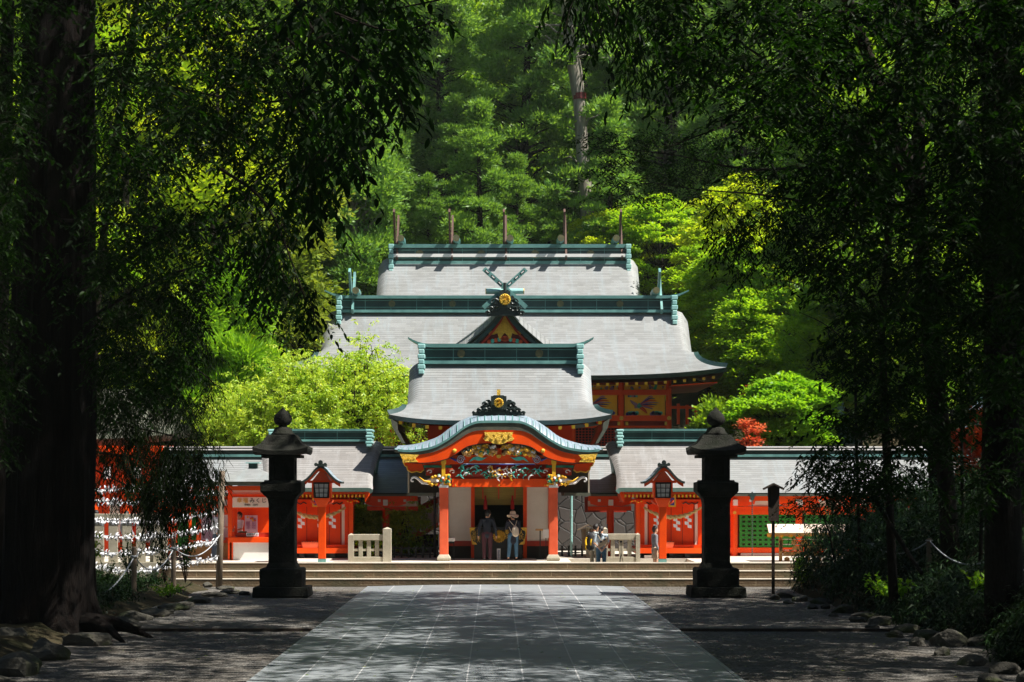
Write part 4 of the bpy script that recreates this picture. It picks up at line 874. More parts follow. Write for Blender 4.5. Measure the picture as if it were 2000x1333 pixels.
for uc, lb, sgn in ((622, 'small red shrine with grey roof behind the left red lamp post', -1), (1310, 'small red shrine with grey roof beside the long gallery with green lattices', 1)):
    t, f2, y0, Yb = side_shrine(uc, lb, sgn)
    rp = thing('sacred_rope', 'twisted straw rope with white paper streamers hung on ' + ('the shrine left of the gate' if uc < 900 else 'the shrine by the green lattice gallery'), 'sacred rope', (f2(0), y0 - 0.5, PZ(1005, Yb)), 'sacred ropes on the small shrines')
    mb = MB()
    for ph in (0, math.pi):
        pts = []
        for i in range(61):
            s = -1 + i / 30; th = 0.035 * (1 - 0.6 * s * s) + 0.008; a = i * 0.62 + ph
            pts.append((f2(56 * s) + 0, y0 - 0.48 + th * math.cos(a), PZ(991 + 19 * (1 - s * s), Yb) + th * math.sin(a)))
        mb.tube(pts, [0.04 * (1 - 0.65 * (-1 + i / 30) ** 2) + 0.008 for i in range(61)], 6)
    mb.build('rope', M['straw'], rp, smooth=True)
    for a in (-30, 8, 30):
        z = PZ(991 + 19 * (1 - (a / 56) ** 2), Yb) - 0.02; k = MB()
        for i in range(4):
            ox = 0.05 * (1 if i % 2 else -1) * (a / abs(a))
            k.add([(f2(a) + ox - 0.07, y0 - 0.5 - 0.01 * i, z - 0.11 * i), (f2(a) + ox + 0.07, y0 - 0.5 - 0.01 * i, z - 0.11 * i - 0.03), (f2(a) + ox + 0.08, y0 - 0.5 - 0.01 * i, z - 0.11 * i - 0.14), (f2(a) + ox - 0.06, y0 - 0.5 - 0.01 * i, z - 0.11 * i - 0.12),
                   (f2(a) + ox - 0.07, y0 - 0.49 - 0.01 * i, z - 0.11 * i), (f2(a) + ox + 0.07, y0 - 0.49 - 0.01 * i, z - 0.11 * i - 0.03), (f2(a) + ox + 0.08, y0 - 0.49 - 0.01 * i, z - 0.11 * i - 0.14), (f2(a) + ox - 0.06, y0 - 0.49 - 0.01 * i, z - 0.11 * i - 0.12)],
                  [(0, 1, 2, 3), (7, 6, 5, 4), (0, 4, 5, 1), (1, 5, 6, 2), (2, 6, 7, 3), (3, 7, 4, 0)])
        k.build('paper_streamer', M['paper'], rp)
    bx = thing('offering_box', 'reddish brown offering box on the deck of ' + ('the shrine behind the left lamp post' if uc < 900 else 'the shrine by the green lattice gallery'), 'offering box', (f2(-14), y0 - 0.3, PZ(1070, Yb)), 'offering boxes of the small shrines')
    ox = 0
    MB().prism([(f2(-30), PZ(1058, Yb)), (f2(4), PZ(1058, Yb)), (f2(1), PZ(1069.5, Yb)), (f2(-27), PZ(1069.5, Yb))], y0 - 0.46, y0 - 0.32).build('box_body', M['salmon'], bx)
    k = MB()
    for i in range(7): k.box(f2(-29 + i * 5), f2(-27 + i * 5), y0 - 0.46, y0 - 0.32, PZ(1058, Yb), PZ(1057, Yb))
    k.build('top_slat', M['woodd'], bx)

# ================================================================ stone lanterns
def stone_lantern(x, y):
    t = thing('stone_lantern', 'tall dark mossy stone lantern on the gravel, rope fence side of the paved approach', 'stone lantern', (x, y, 0), 'pair of tall stone lanterns flanking the paved approach')
    z = lambda v: (1165 - v) / 65.5; w = lambda px: px / 65.5
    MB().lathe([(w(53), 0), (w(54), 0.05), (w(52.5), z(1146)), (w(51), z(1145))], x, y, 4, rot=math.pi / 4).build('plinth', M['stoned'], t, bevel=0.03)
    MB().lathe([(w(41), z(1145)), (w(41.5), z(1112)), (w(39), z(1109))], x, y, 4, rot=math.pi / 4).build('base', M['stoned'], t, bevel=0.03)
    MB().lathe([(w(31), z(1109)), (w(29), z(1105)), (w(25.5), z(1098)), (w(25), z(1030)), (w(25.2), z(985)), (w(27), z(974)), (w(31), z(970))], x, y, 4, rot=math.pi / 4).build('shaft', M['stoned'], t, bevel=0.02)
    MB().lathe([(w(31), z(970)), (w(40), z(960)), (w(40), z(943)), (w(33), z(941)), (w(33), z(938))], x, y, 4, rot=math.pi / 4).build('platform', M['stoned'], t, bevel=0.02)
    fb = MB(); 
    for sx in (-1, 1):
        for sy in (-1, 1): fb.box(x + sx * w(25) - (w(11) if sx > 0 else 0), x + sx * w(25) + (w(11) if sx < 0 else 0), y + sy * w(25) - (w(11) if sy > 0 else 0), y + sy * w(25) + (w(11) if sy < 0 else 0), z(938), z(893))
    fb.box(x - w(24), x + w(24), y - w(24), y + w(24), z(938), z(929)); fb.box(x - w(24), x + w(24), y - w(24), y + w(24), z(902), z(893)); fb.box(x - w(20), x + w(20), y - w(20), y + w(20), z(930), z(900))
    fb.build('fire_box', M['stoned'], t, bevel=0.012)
    rf = MB(); P = []
    prof = [(53, 889), (53.5, 881), (48, 877.5), (40, 871), (33, 861), (28, 852), (26.5, 850)]
    for hw, v in prof:
        ring = []
        for side in range(4):
            for k in range(8):
                s = -1 + k / 4; c = (s, -1) if side == 0 else (1, s) if side == 1 else (-s, 1) if side == 2 else (-1, -s)
                up = 0.11 * abs(s) ** 3 * max(0, (hw - 26) / 28); ring.append((x + c[0] * w(hw), y + c[1] * w(hw), z(v) + up))
        P.append(ring + [ring[0]])
    rf.grid(P); rf.add([P[-1][i] for i in range(32)], [tuple(range(32))]); rf.add([P[0][i] for i in range(32)], [tuple(range(32))[::-1]])
    rf.box(x - w(38), x + w(38), y - w(38), y + w(38), z(895), z(889)); rf.build('roof', M['stoned'], t)
    MB().lathe([(w(24), z(850)), (w(22), z(846)), (w(20), z(845)), (w(17), z(838)), (w(13), z(835)), (w(9), z(834)), (w(8), z(832)), (w(14), z(829)), (w(17.5), z(823)), (w(18), z(817)), (w(15), z(810)), (w(9), z(804)), (w(4), z(800)), (w(0.5), z(795))], x, y, 20).build('finial', M['stoned'], t, smooth=True)
    return t
lanA = stone_lantern(PX(552.5, 59.4), 59.4)
lanB = copy_tree(lanA, (PX(1398, 59.4), 59.4, 0), rz=math.pi / 2)
lanA['label'] = 'tall dark stone lantern before the fortune stall, beside the tied paper fortunes'
lanB['label'] = 'tall dark stone lantern beside the wooden signpost and bamboo grass bank'

# ================================================================ red lamp posts
def lamp_post(u, Y):
    x = PX(u, Y); S_ = F / Y
    t = thing('lamp_post', 'x', 'lamp post', (x, Y, 0.75), 'pair of red wooden lamp posts with gabled roofs')
    z = lambda v: PZ(v, Y); w = lambda p: p / S_
    MB().box(x - w(7), x + w(7), Y - w(7), Y + w(7), 0.86, z(985)).build('post', M['verm'], t, bevel=0.012)
    MB().box(x - w(7.5), x + w(7.5), Y - w(7.5), Y + w(7.5), 0.75, 0.86).build('metal_foot', M['copper'], t)
    b = MB(); b.lathe([(w(8), z(990)), (w(14), z(977)), (w(15), z(973))], x, Y, 4, rot=math.pi / 4); b.build('bracket', M['verm'], t, bevel=0.01)
    for sx in (-1, 1):
        MB().tube([(x + sx * w(13), Y, z(985)), (x + sx * w(19), Y, z(981)), (x + sx * w(21), Y, z(977))], [0.03, 0.05, 0.04], 6).build('carved_horn', M['salmon'], t)
    lb = MB()
    lb.lathe([(w(12), z(973)), (w(15), z(944))], x, Y, 4, rot=math.pi / 4); bx = lb.build('lamp_box', M['glass'], t)
    fr = MB()
    for sx in (-1, 1):
        for sy in (-1, 1):
            fr.tube([(x + sx * w(12.5), Y + sy * w(12.5), z(974)), (x + sx * w(15.5), Y + sy * w(15.5), z(943))], w(2), 4)
    for hw, v in ((12.6, 973), (15.4, 944)):
        for a, b_ in ((-1, -1), (-1, 1)):
            fr.box(x - w(hw), x + w(hw), Y + b_ * w(hw) - 0.02, Y + b_ * w(hw) + 0.02, z(v) - 0.03, z(v) + 0.03); fr.box(x + b_ * w(hw) - 0.02, x + b_ * w(hw) + 0.02, Y - w(hw), Y + w(hw), z(v) - 0.03, z(v) + 0.03)
    fr.build('frame', M['black'], t)
    mu = MB()
    for k in (-0.33, 0.33): mu.tube([(x + k * w(12.5), Y - w(12.4) - 0.012, z(972)), (x + k * w(15.5), Y - w(15.2) - 0.012, z(945))], 0.012, 4)
    for k in (0.33, 0.66): hw = lerp(12.2, 15.2, k); mu.box(x - w(hw), x + w(hw), Y - w(hw) - 0.03, Y - w(hw) - 0.005, lerp(z(973), z(944), k) - 0.01, lerp(z(973), z(944), k) + 0.01)
    mu.build('glazing_bar', M['black'], t)
    for sx in (-1, 1): MB().box(x + sx * w(17) - w(1.5), x + sx * w(17) + w(1.5), Y - w(17), Y + w(17), z(973), z(939)).build('side_frame', M['verm'], t)
    MB().box(x - w(26), x + w(26), Y - w(16), Y + w(16), z(944), z(939)).build('roof_beam', M['verm'], t)
    tb = [(0, 910), (6, 912), (12, 917), (20, 927), (28, 935), (36, 940), (41, 941)]
    c = [(x + s * w(41), z(interp(tb, abs(s) * 41))) for s in np.linspace(-1, 1, 33)]
    r = MB(); GR = [[(a, Y - w(34), b_), (a, Y + w(34), b_)] for a, b_ in c]; r.grid(GR[::-1], 0, [[(0, i * 0.05), (1.2, i * 0.05)] for i in range(33)]); r.build('roof', [M['roofb'], M['dark']], t, solid=(0.07,), smooth=True)
    c2 = [(x + s * w(38), z(interp(tb, abs(s) * 38)) - 0.07) for s in np.linspace(-1, 1, 33)]
    r = MB(); r.band(c2, [(a, b_ - w(6.5)) for a, b_ in c2], Y - w(31), Y - w(28)); r.build('bargeboard', M['verm'], t)
    r = MB(); r.prism([(x, z(917)), (x - w(18), z(940)), (x + w(18), z(940))], Y - w(15), Y + w(15)); r.build('gable_panel', M['salmon'], t)
    k = MB(); k.box(x - w(7), x + w(7), Y - w(35), Y + w(35), z(912), z(906)); 
    for a in (-9, 9): k.cyly(x + w(a), z(908), Y - w(35), Y - w(31), w(3.5), 10)
    k.cyly(x, z(904), Y - w(35), Y - w(30), w(4.5), 10); k.build('ridge_ornament', M['dark'], t, bevel=0.01)
    return t
lpA = lamp_post(629, 66.4); lpA['label'] = 'red wooden lamp post in front of the shrine by the left stone lantern'
lpB = copy_tree(lpA, (PX(1294, 66.4), 66.4, 0.75)); lpB['label'] = 'red wooden lamp post with a person in a grey hoodie behind it'

# ================================================================ stone balustrades
def balustrade(us, posts, v_top, v_bot, Y, label, gaps, zb=0.75):
    t = thing('stone_fence', label, 'stone fence', (PX(sum(us) / 2, Y), Y, 0.75), 'pale stone fences on the terrace')
    u0, u1 = us
    MB().pb(u0, u1, v_top, v_top + 12, Y, 0.22).build('top_rail', M['stonel'], t, bevel=0.015)
    MB().box(PX(u0, Y), PX(u1, Y), Y - 0.02, Y + 0.24, zb, PZ(v_bot - 12, Y)).build('bottom_rail', M['stonel'], t, bevel=0.015)
    for a, b in gaps: MB().box(PX(a, Y), PX(b, Y), Y + 0.05, Y + 0.17, PZ(v_bot - 12, Y), PZ(v_top + 12, Y)).build('baluster', M['stonel'], t, bevel=0.01)
    MB().box(PX(u0, Y), PX(u1, Y), Y + 0.07, Y + 0.15, PZ(v_bot - 28, Y), PZ(v_bot - 23, Y)).build('middle_rail', M['stonel'], t)
    for a, b, vt in posts:
        mb = MB(); xa, xb = PX(a, Y), PX(b, Y); zt = PZ(vt, Y); mb.box(xa, xb, Y - 0.05, Y + 0.27, zb, zt - 0.06)
        xm = (xa + xb) / 2; mb.add([(xa, Y - 0.05, zt - 0.06), (xb, Y - 0.05, zt - 0.06), (xb, Y + 0.27, zt - 0.06), (xa, Y + 0.27, zt - 0.06), (xm, Y + 0.11, zt)], [(0, 1, 4), (1, 2, 4), (2, 3, 4), (3, 0, 4)])
        mb.build('post', M['stonel'], t)
    return t
balustrade((683, 750), ((680, 691, 1042), (748, 764, 1030)), 1044, 1100, 66.8, 'short stone fence left of the gate, beside the drooping green branch', ((700, 708), (716, 724), (732, 740)))
balustrade((1185, 1246), ((1177, 1187, 1030), (1242, 1250, 1041)), 1043, 1100, 68.7, 'short stone fence behind the couple, right of the gate', ((1193, 1201), (1209, 1218), (1226, 1234)), 0.3)
balustrade((120, 302), ((300, 325, 1000), (108, 122, 1000)), 1004, 1110, 66.3, 'long stone fence behind the strings of paper fortunes', tuple((a, a + 18) for a in range(130, 300, 27)))

# ================================================================ fortune stall
st = thing('fortune_stall', 'red and white fortune slip stall with lettered sign and white lower panel', 'stall', (PX(490, 68), 68, 0.75))
YS = 68.0
for u in (449, 536): MB().pb(u - 4, u + 4, 948, 1104 - 4.2, YS, 0.15).build('post', M['verm'], st, bevel=0.01)
MB().pb(458, 463, 985, 1046, YS + 0.3, 0.1).build('inner_post', M['verm'], st)
MB().pb(453, 532, 952, 966, YS + 0.05, 0.05).build('upper_panel', M['white'], st)
MB().pb(445, 540, 966, 970.5, YS - 0.02, 0.18).build('upper_rail', M['verm'], st)
sb = MB().pb(454, 532, 971.5, 991.5, YS - 0.05, 0.06).build('sign_board', M['white'], st)
text('幸福', (PX(474, YS), YS - 0.06, PZ(978.5, YS)), 0.19, M['goldy'], sb, spacing=1.15)
text('みくじ', (PX(504.5, YS), YS - 0.06, PZ(978.5, YS)), 0.19, M['black'], sb, spacing=1.12)
text('初穂料　200円', (PX(491, YS), YS - 0.06, PZ(986.8, YS)), 0.068, M['black'], sb, spacing=1.1)
MB().pb(453, 532, 991.5, 994, YS, 0.15).build('sign_rail', M['verm'], st)
MB().pb(445, 540, 1050, 1060, YS - 0.05, 0.7).build('counter', M['verm'], st, bevel=0.01)
MB().pb(455, 527, 1060, 1098, YS + 0.03, 0.05).build('lower_panel', M['whitep'], st)
MB().pb(445, 540, 1098, 1104, YS, 0.12).build('lower_rail', M['verm'], st)
for a in (449, 531): MB().pb(a, a + 6, 1060, 1098, YS, 0.1).build('lower_post', M['verm'], st)
MB().pb(453, 536, 990, 1050, YS + 1.6, 0.06).build('back_wall', M['verm'], st)
MB().pb(440, 540, 1050, 1100, YS + 1.55, 0.06).build('back_base', M['verm'], st)
po = MB().pb(478, 503, 1007, 1040, YS + 1.5, 0.02).build('poster', M['lavender'], st)
for u, cc in ((485, '開運'), (496, '招福')): text(cc, (PX(u, YS + 1.5), YS + 1.49, PZ(1027, YS + 1.5)), 0.16, M['lilac'], po, vertical=True)
k = MB(); rr = random.Random(2)
for i in range(9): k.cyly(PX(rr.uniform(483, 499), YS + 1.5), PZ(rr.uniform(1010, 1017), YS + 1.5), YS + 1.485, YS + 1.495, 0.035, 8, i % 3)
k.build('flower_print', [M['salmon'], M['goldy'], M['lilac']], po)
tr = MB().pb(462, 530, 1041, 1050, YS + 0.1, 0.35).build('display_tray', M['vermd'], st)
nb = MB().pb(481, 505, 1041, 1048, YS + 0.02, 0.03).build('notice_card', M['paper'], tr); text('幸福みくじ', (PX(493, YS), YS + 0.01, PZ(1044.5, YS)), 0.08, M['black'], nb)
k = MB()
for i in range(20): x = PX(rr.uniform(465, 480), YS); k.lathe([(0.001, 0), (0.03, 0.03), (0.001, 0.06)], x, YS + rr.uniform(0.15, 0.4), 6, z0=PZ(1041, YS) - 0.01)
k.build('charm_print', M['greenp'], tr)
rfm = MB()
za, zb2 = PZ(941, YS), PZ(914, YS); xa, xb = PX(404, YS), PX(555, YS); xm = PX(489, YS)
def face(a, b, c, d): 
    rfm.add([a, b, c, d], [(0, 1, 2, 3)], 0, [(a[0], 0), (b[0], 0), (c[0], 1.5), (d[0], 1.5)])
A_, B_, C_, D_ = (xa, YS - 0.7, za), (xb, YS - 0.7, za), (xb, YS + 2.4, za), (xa, YS + 2.4, za); e = 0.1
E_, F_, G_, H_ = (xm - e, YS + 0.75, zb2), (xm + e, YS + 0.75, zb2), (xm + e, YS + 0.95, zb2), (xm - e, YS + 0.95, zb2)
face(A_, B_, F_, E_); face(B_, C_, G_, F_); face(C_, D_, H_, G_); face(D_, A_, E_, H_); face(E_, F_, G_, H_)
rfm.build('roof', [M['roof'], M['eave']], st, solid=(0.14,))
MB().box(xa + 0.1, xb - 0.1, YS - 0.55, YS + 2.2, za - 0.3, za - 0.15).build('eave_frame', M['verm'], st)
MB().box(xm - 0.15, xm + 0.15, YS + 0.7, YS + 1.0, zb2 - 0.05, PZ(905, YS)).build('roof_vent', M['copperd'], st); MB().box(xm - 0.24, xm + 0.24, YS + 0.6, YS + 1.1, PZ(905, YS), PZ(903, YS)).build('vent_cap', M['copperl'], st)
# second sales booth behind the tall post
s2 = thing('sales_booth', 'low sales booth with pale posters beside the fortune stall', 'booth', (PX(400, 69), 69, 0.75)); Y2 = 69.2
MB().pb(372, 446, 1056, 1061, Y2, 0.6).build('counter', M['salmon'], s2); MB().pb(372, 446, 1061, 1098, Y2 + 0.05, 0.5).build('front_panel', M['wood'], s2)
MB().pb(393, 445, 1006, 1056, Y2 + 1.2, 0.04).build('poster_board', M['lavender'], s2)
p3 = MB().pb(418, 446, 1006, 1050, Y2 + 1.1, 0.03).build('poster', M['paper'], s2); text('お守', (PX(432, Y2 + 1.1), Y2 + 1.09, PZ(1020, Y2 + 1.1)), 0.2, M['salmon'], p3, vertical=True)
for u in (370, 446): MB().pb(u - 2, u + 3, 968, 1100, Y2 + 1.25, 0.12).build('post', M['verm'], s2)
ctn = MB(); 
for k in range(18):
    x0 = PX(366, Y2) + k * (PX(448, Y2) - PX(366, Y2)) / 18
    ctn.add([(x0, Y2 - 0.5, PZ(963 - 0.0 * k, Y2)), (x0 + 0.05, Y2 - 0.5, PZ(963, Y2)), (x0 + 0.05, Y2 + 0.6, PZ(955, Y2)), (x0, Y2 + 0.6, PZ(955, Y2))], [(0, 1, 2, 3)])
ctn.box(PX(366, Y2), PX(448, Y2), Y2 - 0.45, Y2 + 0.6, PZ(955, Y2), PZ(953, Y2)); ctn.build('awning', M['salmon'], s2)

# ================================================================ post with strings of paper fortunes
YT = 64.0
pt = MB(); xp = PX(430, YT); pt.tube([(xp - 0.04, YT, -0.05), (xp, YT, 1.5), (xp + 0.06, YT, PZ(920, YT))], [0.11, 0.10, 0.095], 12)
pt.build('wooden_post', M['woodw'], None, smooth=True, label='tall weathered wooden post holding the strings of paper fortunes', cat='post')
pt = MB(); xl = PX(150, 60.0); pt.tube([(xl, 60.0, -0.05), (xl, 60, 3.4)], 0.1, 12); pt.build('wooden_post', M['woodw'], None, smooth=True, label='wooden post beside the big cedar trunk where the fortune strings begin', cat='post')
strs = [[(150, 958), (273, 953), (429, 934)], [(150, 981), (300, 979), (429, 960)], [(150, 1014), (256, 1019), (352, 1013), (429, 996)], [(150, 1042), (256, 1049), (352, 1042), (427, 1027)],
        [(150, 1068), (208, 1080), (314, 1075), (426, 1056)], [(150, 1094), (208, 1111), (294, 1113), (426, 1088)]]
rr = random.Random(21)
sl = ['highest', 'second highest', 'third from the top', 'third from the bottom', 'second lowest', 'lowest']
for i, s in enumerate(strs):
    c = smooth_curve(s, 10); us = [a for a, b in c]
    t = thing('fortune_string', f'{sl[i]} string of tied white paper fortunes between the two wooden posts', 'string of fortunes', P3(290, float(np.interp(290, us, [b for a, b in c])), 62), 'strings of tied paper fortunes')
    pts = [P3(u, v, lerp(60, 64, (u - 150) / 280)) for u, v in c]
    MB().tube(pts, 0.012, 5).build('rope', M['rope'], t)
    mb = MB()
    for k in range(230):
        u = rr.uniform(152, 424); v = float(np.interp(u, us, [b for a, b in c])); q = Vector(P3(u, v, lerp(60, 64, (u - 150) / 280)))
        a = rr.uniform(-0.9, 0.9); d = Vector((math.sin(a), rr.uniform(-0.5, 0.5), rr.choice([-1, -1, 0.7]) * math.cos(a))).normalized(); l = rr.uniform(0.07, 0.17); w = Vector((math.cos(a), rr.uniform(-0.6, 0.6), 0)) * rr.uniform(0.012, 0.03)
        mid = q + d * l * 0.5 + Vector((0, -0.03, 0)); e = q + d * l
        mb.add([q - w, q + w, mid + w, mid - w, e + w * 0.8, e - w * 0.8], [(0, 1, 2, 3), (3, 2, 4, 5)])
    mb.build('tied_paper_fringe', M['paper'], t)

# ================================================================ rope barriers
def rope_post(u, vb, vt, Y, label, r=0.075, zb=0.0):
    x = PX(u, Y); mb = MB(); mb.tube([(x, Y, zb - 0.1), (x, Y, PZ(vt, Y) - 0.03), (x, Y, PZ(vt, Y))], [r, r, r * 0.8], 12)
    mb.build('rope_post', M['woodw'], None, smooth=False, label=label, cat='post', group='wooden posts of the rope barriers')
def rope(a, b, sag, label, r=0.018):
    A, B = Vector(a), Vector(b); pts = []
    for i in range(25): t = i / 24; p = A.lerp(B, t); p.z -= sag * 4 * t * (1 - t); pts.append(p)
    mb = MB(); mb.tube(pts, r, 6)
    for q in (A, B): mb.tube([q + Vector((0.09 * math.cos(k * 0.8), 0.09 * math.sin(k * 0.8), 0)) for k in range(9)], r, 5)
    mb.build('rope', M['rope'], None, smooth=True, label=label, cat='rope', group='grey ropes slung between the wooden posts')
rope_post(90, 1180, 1087, 49.0, 'short wooden rope post in front of the big cedar trunk', 0.09)
rope_post(262, 1185, 1068, 55.0, 'short wooden rope post right of the big cedar trunk', 0.075)
rope_post(339, 1172, 1052, 58.5, 'short wooden rope post nearest the tall fortune post', 0.07)
rope((-13.5, 46.5, 1.0), P3(90, 1110, 49), 0.35, 'grey rope running past the front of the big cedar trunk', 0.022)
rope(P3(90, 1108, 49), P3(262, 1088, 55), 0.95, 'grey rope hanging deep just right of the big cedar trunk', 0.02)
rope(P3(262, 1086, 55), P3(339, 1072, 58.5), 0.5, 'short grey rope between the two posts by the paper fortunes')
rope(P3(339, 1070, 58.5), P3(430, 1044, 64), 0.45, 'grey rope rising to the tall post with paper fortunes')
rope_post(1815, 1110, 1052, 50.0, 'wooden rope post standing in the bamboo grass', 0.07, 0.2)
rope_post(1955, 1175, 1076, 45.0, 'wooden rope post nearest the right dark trunks', 0.07, 0.1)
rope_post(1882, 1010, 945, 56.0, 'wooden post high on the bank before the orange maple', 0.09, 1.0)
rope(P3(1700, 1062, 54), P3(1815, 1056, 50), 0.3, 'grey rope emerging from the bamboo grass')
rope(P3(1815, 1056, 50), P3(1955, 1080, 45), 0.42, 'grey rope hanging between the two posts on the grass bank')
rope(P3(1955, 1079, 45), P3(2075, 1150, 41), 0.1, 'grey rope running from the last post past the dark trunks')

# ================================================================ wooden signpost, prayer plaques, small sign
t = thing('signpost', 'dark wooden notice board with tiny gabled roof on a slim post, by the stone lantern', 'signpost', (PX(1510.5, 60.6), 60.6, 0)); Y = 60.6; x = PX(1510.5, Y)
MB().box(x - 0.045, x + 0.045, Y, Y + 0.08, -0.1, PZ(1010, Y)).build('post', M['woodd'], t)
b_ = MB().prism([(PX(1499, Y), PZ(952, Y)), (PX(1522, Y), PZ(952, Y)), (PX(1521, Y), PZ(1018, Y)), (PX(1501, Y), PZ(1018, Y))], Y - 0.07, Y).build('board', M['woodd'], t)
for sx in (-1, 1):
    MB().prism([(x, PZ(944, Y)), (x + sx * 0.31, PZ(954, Y)), (x + sx * 0.30, PZ(957, Y)), (x, PZ(947.5, Y))], Y - 0.2, Y + 0.15).build('roof_board', M['woodd'], t)
MB().prism([(x - 0.17, PZ(952, Y)), (x + 0.17, PZ(952, Y)), (x, PZ(946, Y))], Y - 0.06, Y - 0.01).build('gable', M['woodd'], t)
YE = 67.2
em = thing('prayer_plaque_rack', 'pale roofed wooden rack hung with votive plaques before the green lattice', 'plaque rack', (PX(1545, YE), YE, 0.75))
for u in (1525, 1640): MB().pb(u - 3, u + 3, 1046, 1099, YE, 0.1).build('post', M['wood'], em)
for v in (1053, 1063, 1074, 1085, 1096): MB().pb(1525, 1640, v, v + 1.6, YE + 0.04, 0.04).build('rail', M['paper'], em)
MB().add([P3(1498, 1024, YE + 0.7), P3(1660, 1024, YE + 0.7), P3(1660, 1041, YE - 0.6), P3(1502, 1041, YE - 0.6)], [(0, 3, 2, 1)], 0, [(0, 0), (3, 0), (3, 1), (0, 1)]).build('roof', [mat('pale_roof_boards', (0.72, 0.58, 0.48), (0.6, 0.45, 0.36), 0.6, 3.0, stretch=(0.4, 6, 6)), M['wood']], em, solid=(0.06,))
MB().pb(1505, 1660, 1043, 1048, YE - 0.1, 0.1).build('roof_beam', M['wood'], em)
for u in (1503, 1512, 1527, 1545, 1560): MB().pb(u, u + 3, 1043, 1050, YE - 0.45, 0.6).build('rafter', M['goldy'], em)
b_ = MB().pb(1521.5, 1529, 1054, 1080, YE - 0.06, 0.05).build('name_board', M['wood'], em); text('絵馬掛所', (PX(1525, YE), YE - 0.07, PZ(1067, YE)), 0.12, M['black'], b_, vertical=True)
rr = random.Random(4); 
pl = MB().prism([(-0.09, 0), (0.09, 0), (0.09, 0.12), (0, 0.16), (-0.09, 0.12)], 0, 0.015)
PLB = pl.build('votive_plaque', M['wood'], None, label='x', cat='votive plaque', group='votive plaques hung on the roofed rack')
k_ = 0
for v in (1056, 1067, 1078, 1089):
    for j in range(9):
        if rr.random() < 0.28: continue
        o = PLB if k_ == 0 else PLB.copy()
        if k_: COL.objects.link(o)
        k_ += 1; o.location = P3(1536 + j * 8 + rr.uniform(-1.5, 1.5), v + 8, YE + 0.0); o['label'] = 'small pale wooden votive plaque hanging on the roofed rack'
t = thing('wooden_sign', 'weathered grey wooden sign with small roof behind the couple', 'sign', (PX(1148, 70.5), 70.5, 0.75)); Y = 70.5
MB().prism([(PX(1135, Y), PZ(1033, Y)), (PX(1163, Y), PZ(1033, Y)), (PX(1160, Y), PZ(1076, Y)), (PX(1138, Y), PZ(1076, Y))], Y, Y + 0.05).build('board', M['woodw'], t)
b_ = MB().pb(1144.5, 1151.5, 1030, 1098, Y - 0.04, 0.04).build('post', M['stonel'], t); text('山神社', (PX(1148, Y), Y - 0.05, PZ(1045, Y)), 0.16, M['black'], b_, vertical=True)
for sx in (-1, 1): MB().prism([(PX(1149, Y), PZ(1024, Y)), (PX(1149 + sx * 22, Y), PZ(1035, Y)), (PX(1149 + sx * 21, Y), PZ(1037, Y)), (PX(1149, Y), PZ(1027, Y))], Y - 0.12, Y + 0.15).build('roof_board', M['woodw'], t)
t = thing('camera_tripod', 'small black camera tripod before the stone fence', 'tripod', (PX(1213, 66.6), 66.6, 0.3)); Y = 66.6; x = PX(1213, Y)
for a in (0, 2.1, 4.2): MB().tube([(x, Y, 1.05), (x + 0.17 * math.cos(a + 0.3), Y + 0.13 * math.sin(a + 0.3), 0.3)], 0.011, 6).build('leg', M['black'], t)
MB().tube([(x, Y, 0.98), (x, Y, 1.42)], 0.012, 6).build('column', M['black'], t); MB().box(x - 0.04, x + 0.04, Y - 0.02, Y + 0.02, 1.40, 1.46).build('head', M['black'], t)

# ================================================================ flanking buildings glimpsed through leaves
vb = thing('vermilion_hall', 'large vermilion hall with grey roof glimpsed through the dark cedar sprays', 'hall', (PX(250, 76), 76, 0.75)); Y = 75.5
MB().pb(-60, 330, 880, 1098, Y, 4.0).build('wall', M['verm'], vb)
irimoya(vb, PX(60, 78), 79, PZ(760, 79), 6.0, 6.6, 4.2, 2.1, 0.7, 0.3, M['eave'], thick=0.25)
MB().box(PX(-180, Y), PX(345, Y), Y - 0.9, Y - 0.6, PZ(888, Y), PZ(872, Y)).build('eave_beam', M['verm'], vb)
for u in (10, 70, 130, 190, 250, 310): MB().lathe([(0.18, 0), (0.18, 3.4)], PX(u, Y), Y - 0.3, 12, z0=0.75).build('column', M['verm'], vb)
for u in (160, 220, 280): MB().pb(u - 6, u + 14, 985, 1060, Y - 0.05, 0.05).build('white_panel', M['white'], vb)
for u in (203, 262): MB().pb(u, u + 10, 912, 935, Y - 1.0, 0.5).build('white_beam_end', M['whitep'], vb)
vr = thing('side_hall', 'building with pale green copper roof glimpsed between the right dark trunks', 'hall', (PX(1960, 66), 66, 1.0)); Y = 66.0
mb = MB(); mb.add([P3(1885, 835, Y), P3(2120, 720, Y), P3(2120, 660, Y + 2.5), P3(1895, 795, Y + 2.5)], [(0, 1, 2, 3)], 0, [(0, 0), (5, 0), (5, 2.5), (0, 2.5)]); mb.build('roof', [M['roofb'], M['copper']], vr, solid=(0.2,))
MB().add([P3(1905, 800, Y + 2.4), P3(2120, 668, Y + 2.4), P3(2120, 652, Y + 2.4), P3(1900, 784, Y + 2.4), P3(1905, 800, Y + 2.8), P3(2120, 668, Y + 2.8), P3(2120, 652, Y + 2.8), P3(1900, 784, Y + 2.8)], [(0, 1, 2, 3), (7, 6, 5, 4), (0, 4, 5, 1), (1, 5, 6, 2), (2, 6, 7, 3), (3, 7, 4, 0)]).build('ridge', M['copperl'], vr)
MB().pb(1925, 2140, 850, 1000, Y + 0.8, 2.0).build('wall', M['white'], vr)
ds = thing('dark_shrine', 'small dark green roofed shrine behind the maple above the long gallery', 'shrine', (PX(1545, 82), 82, 1)); Y = 80.0
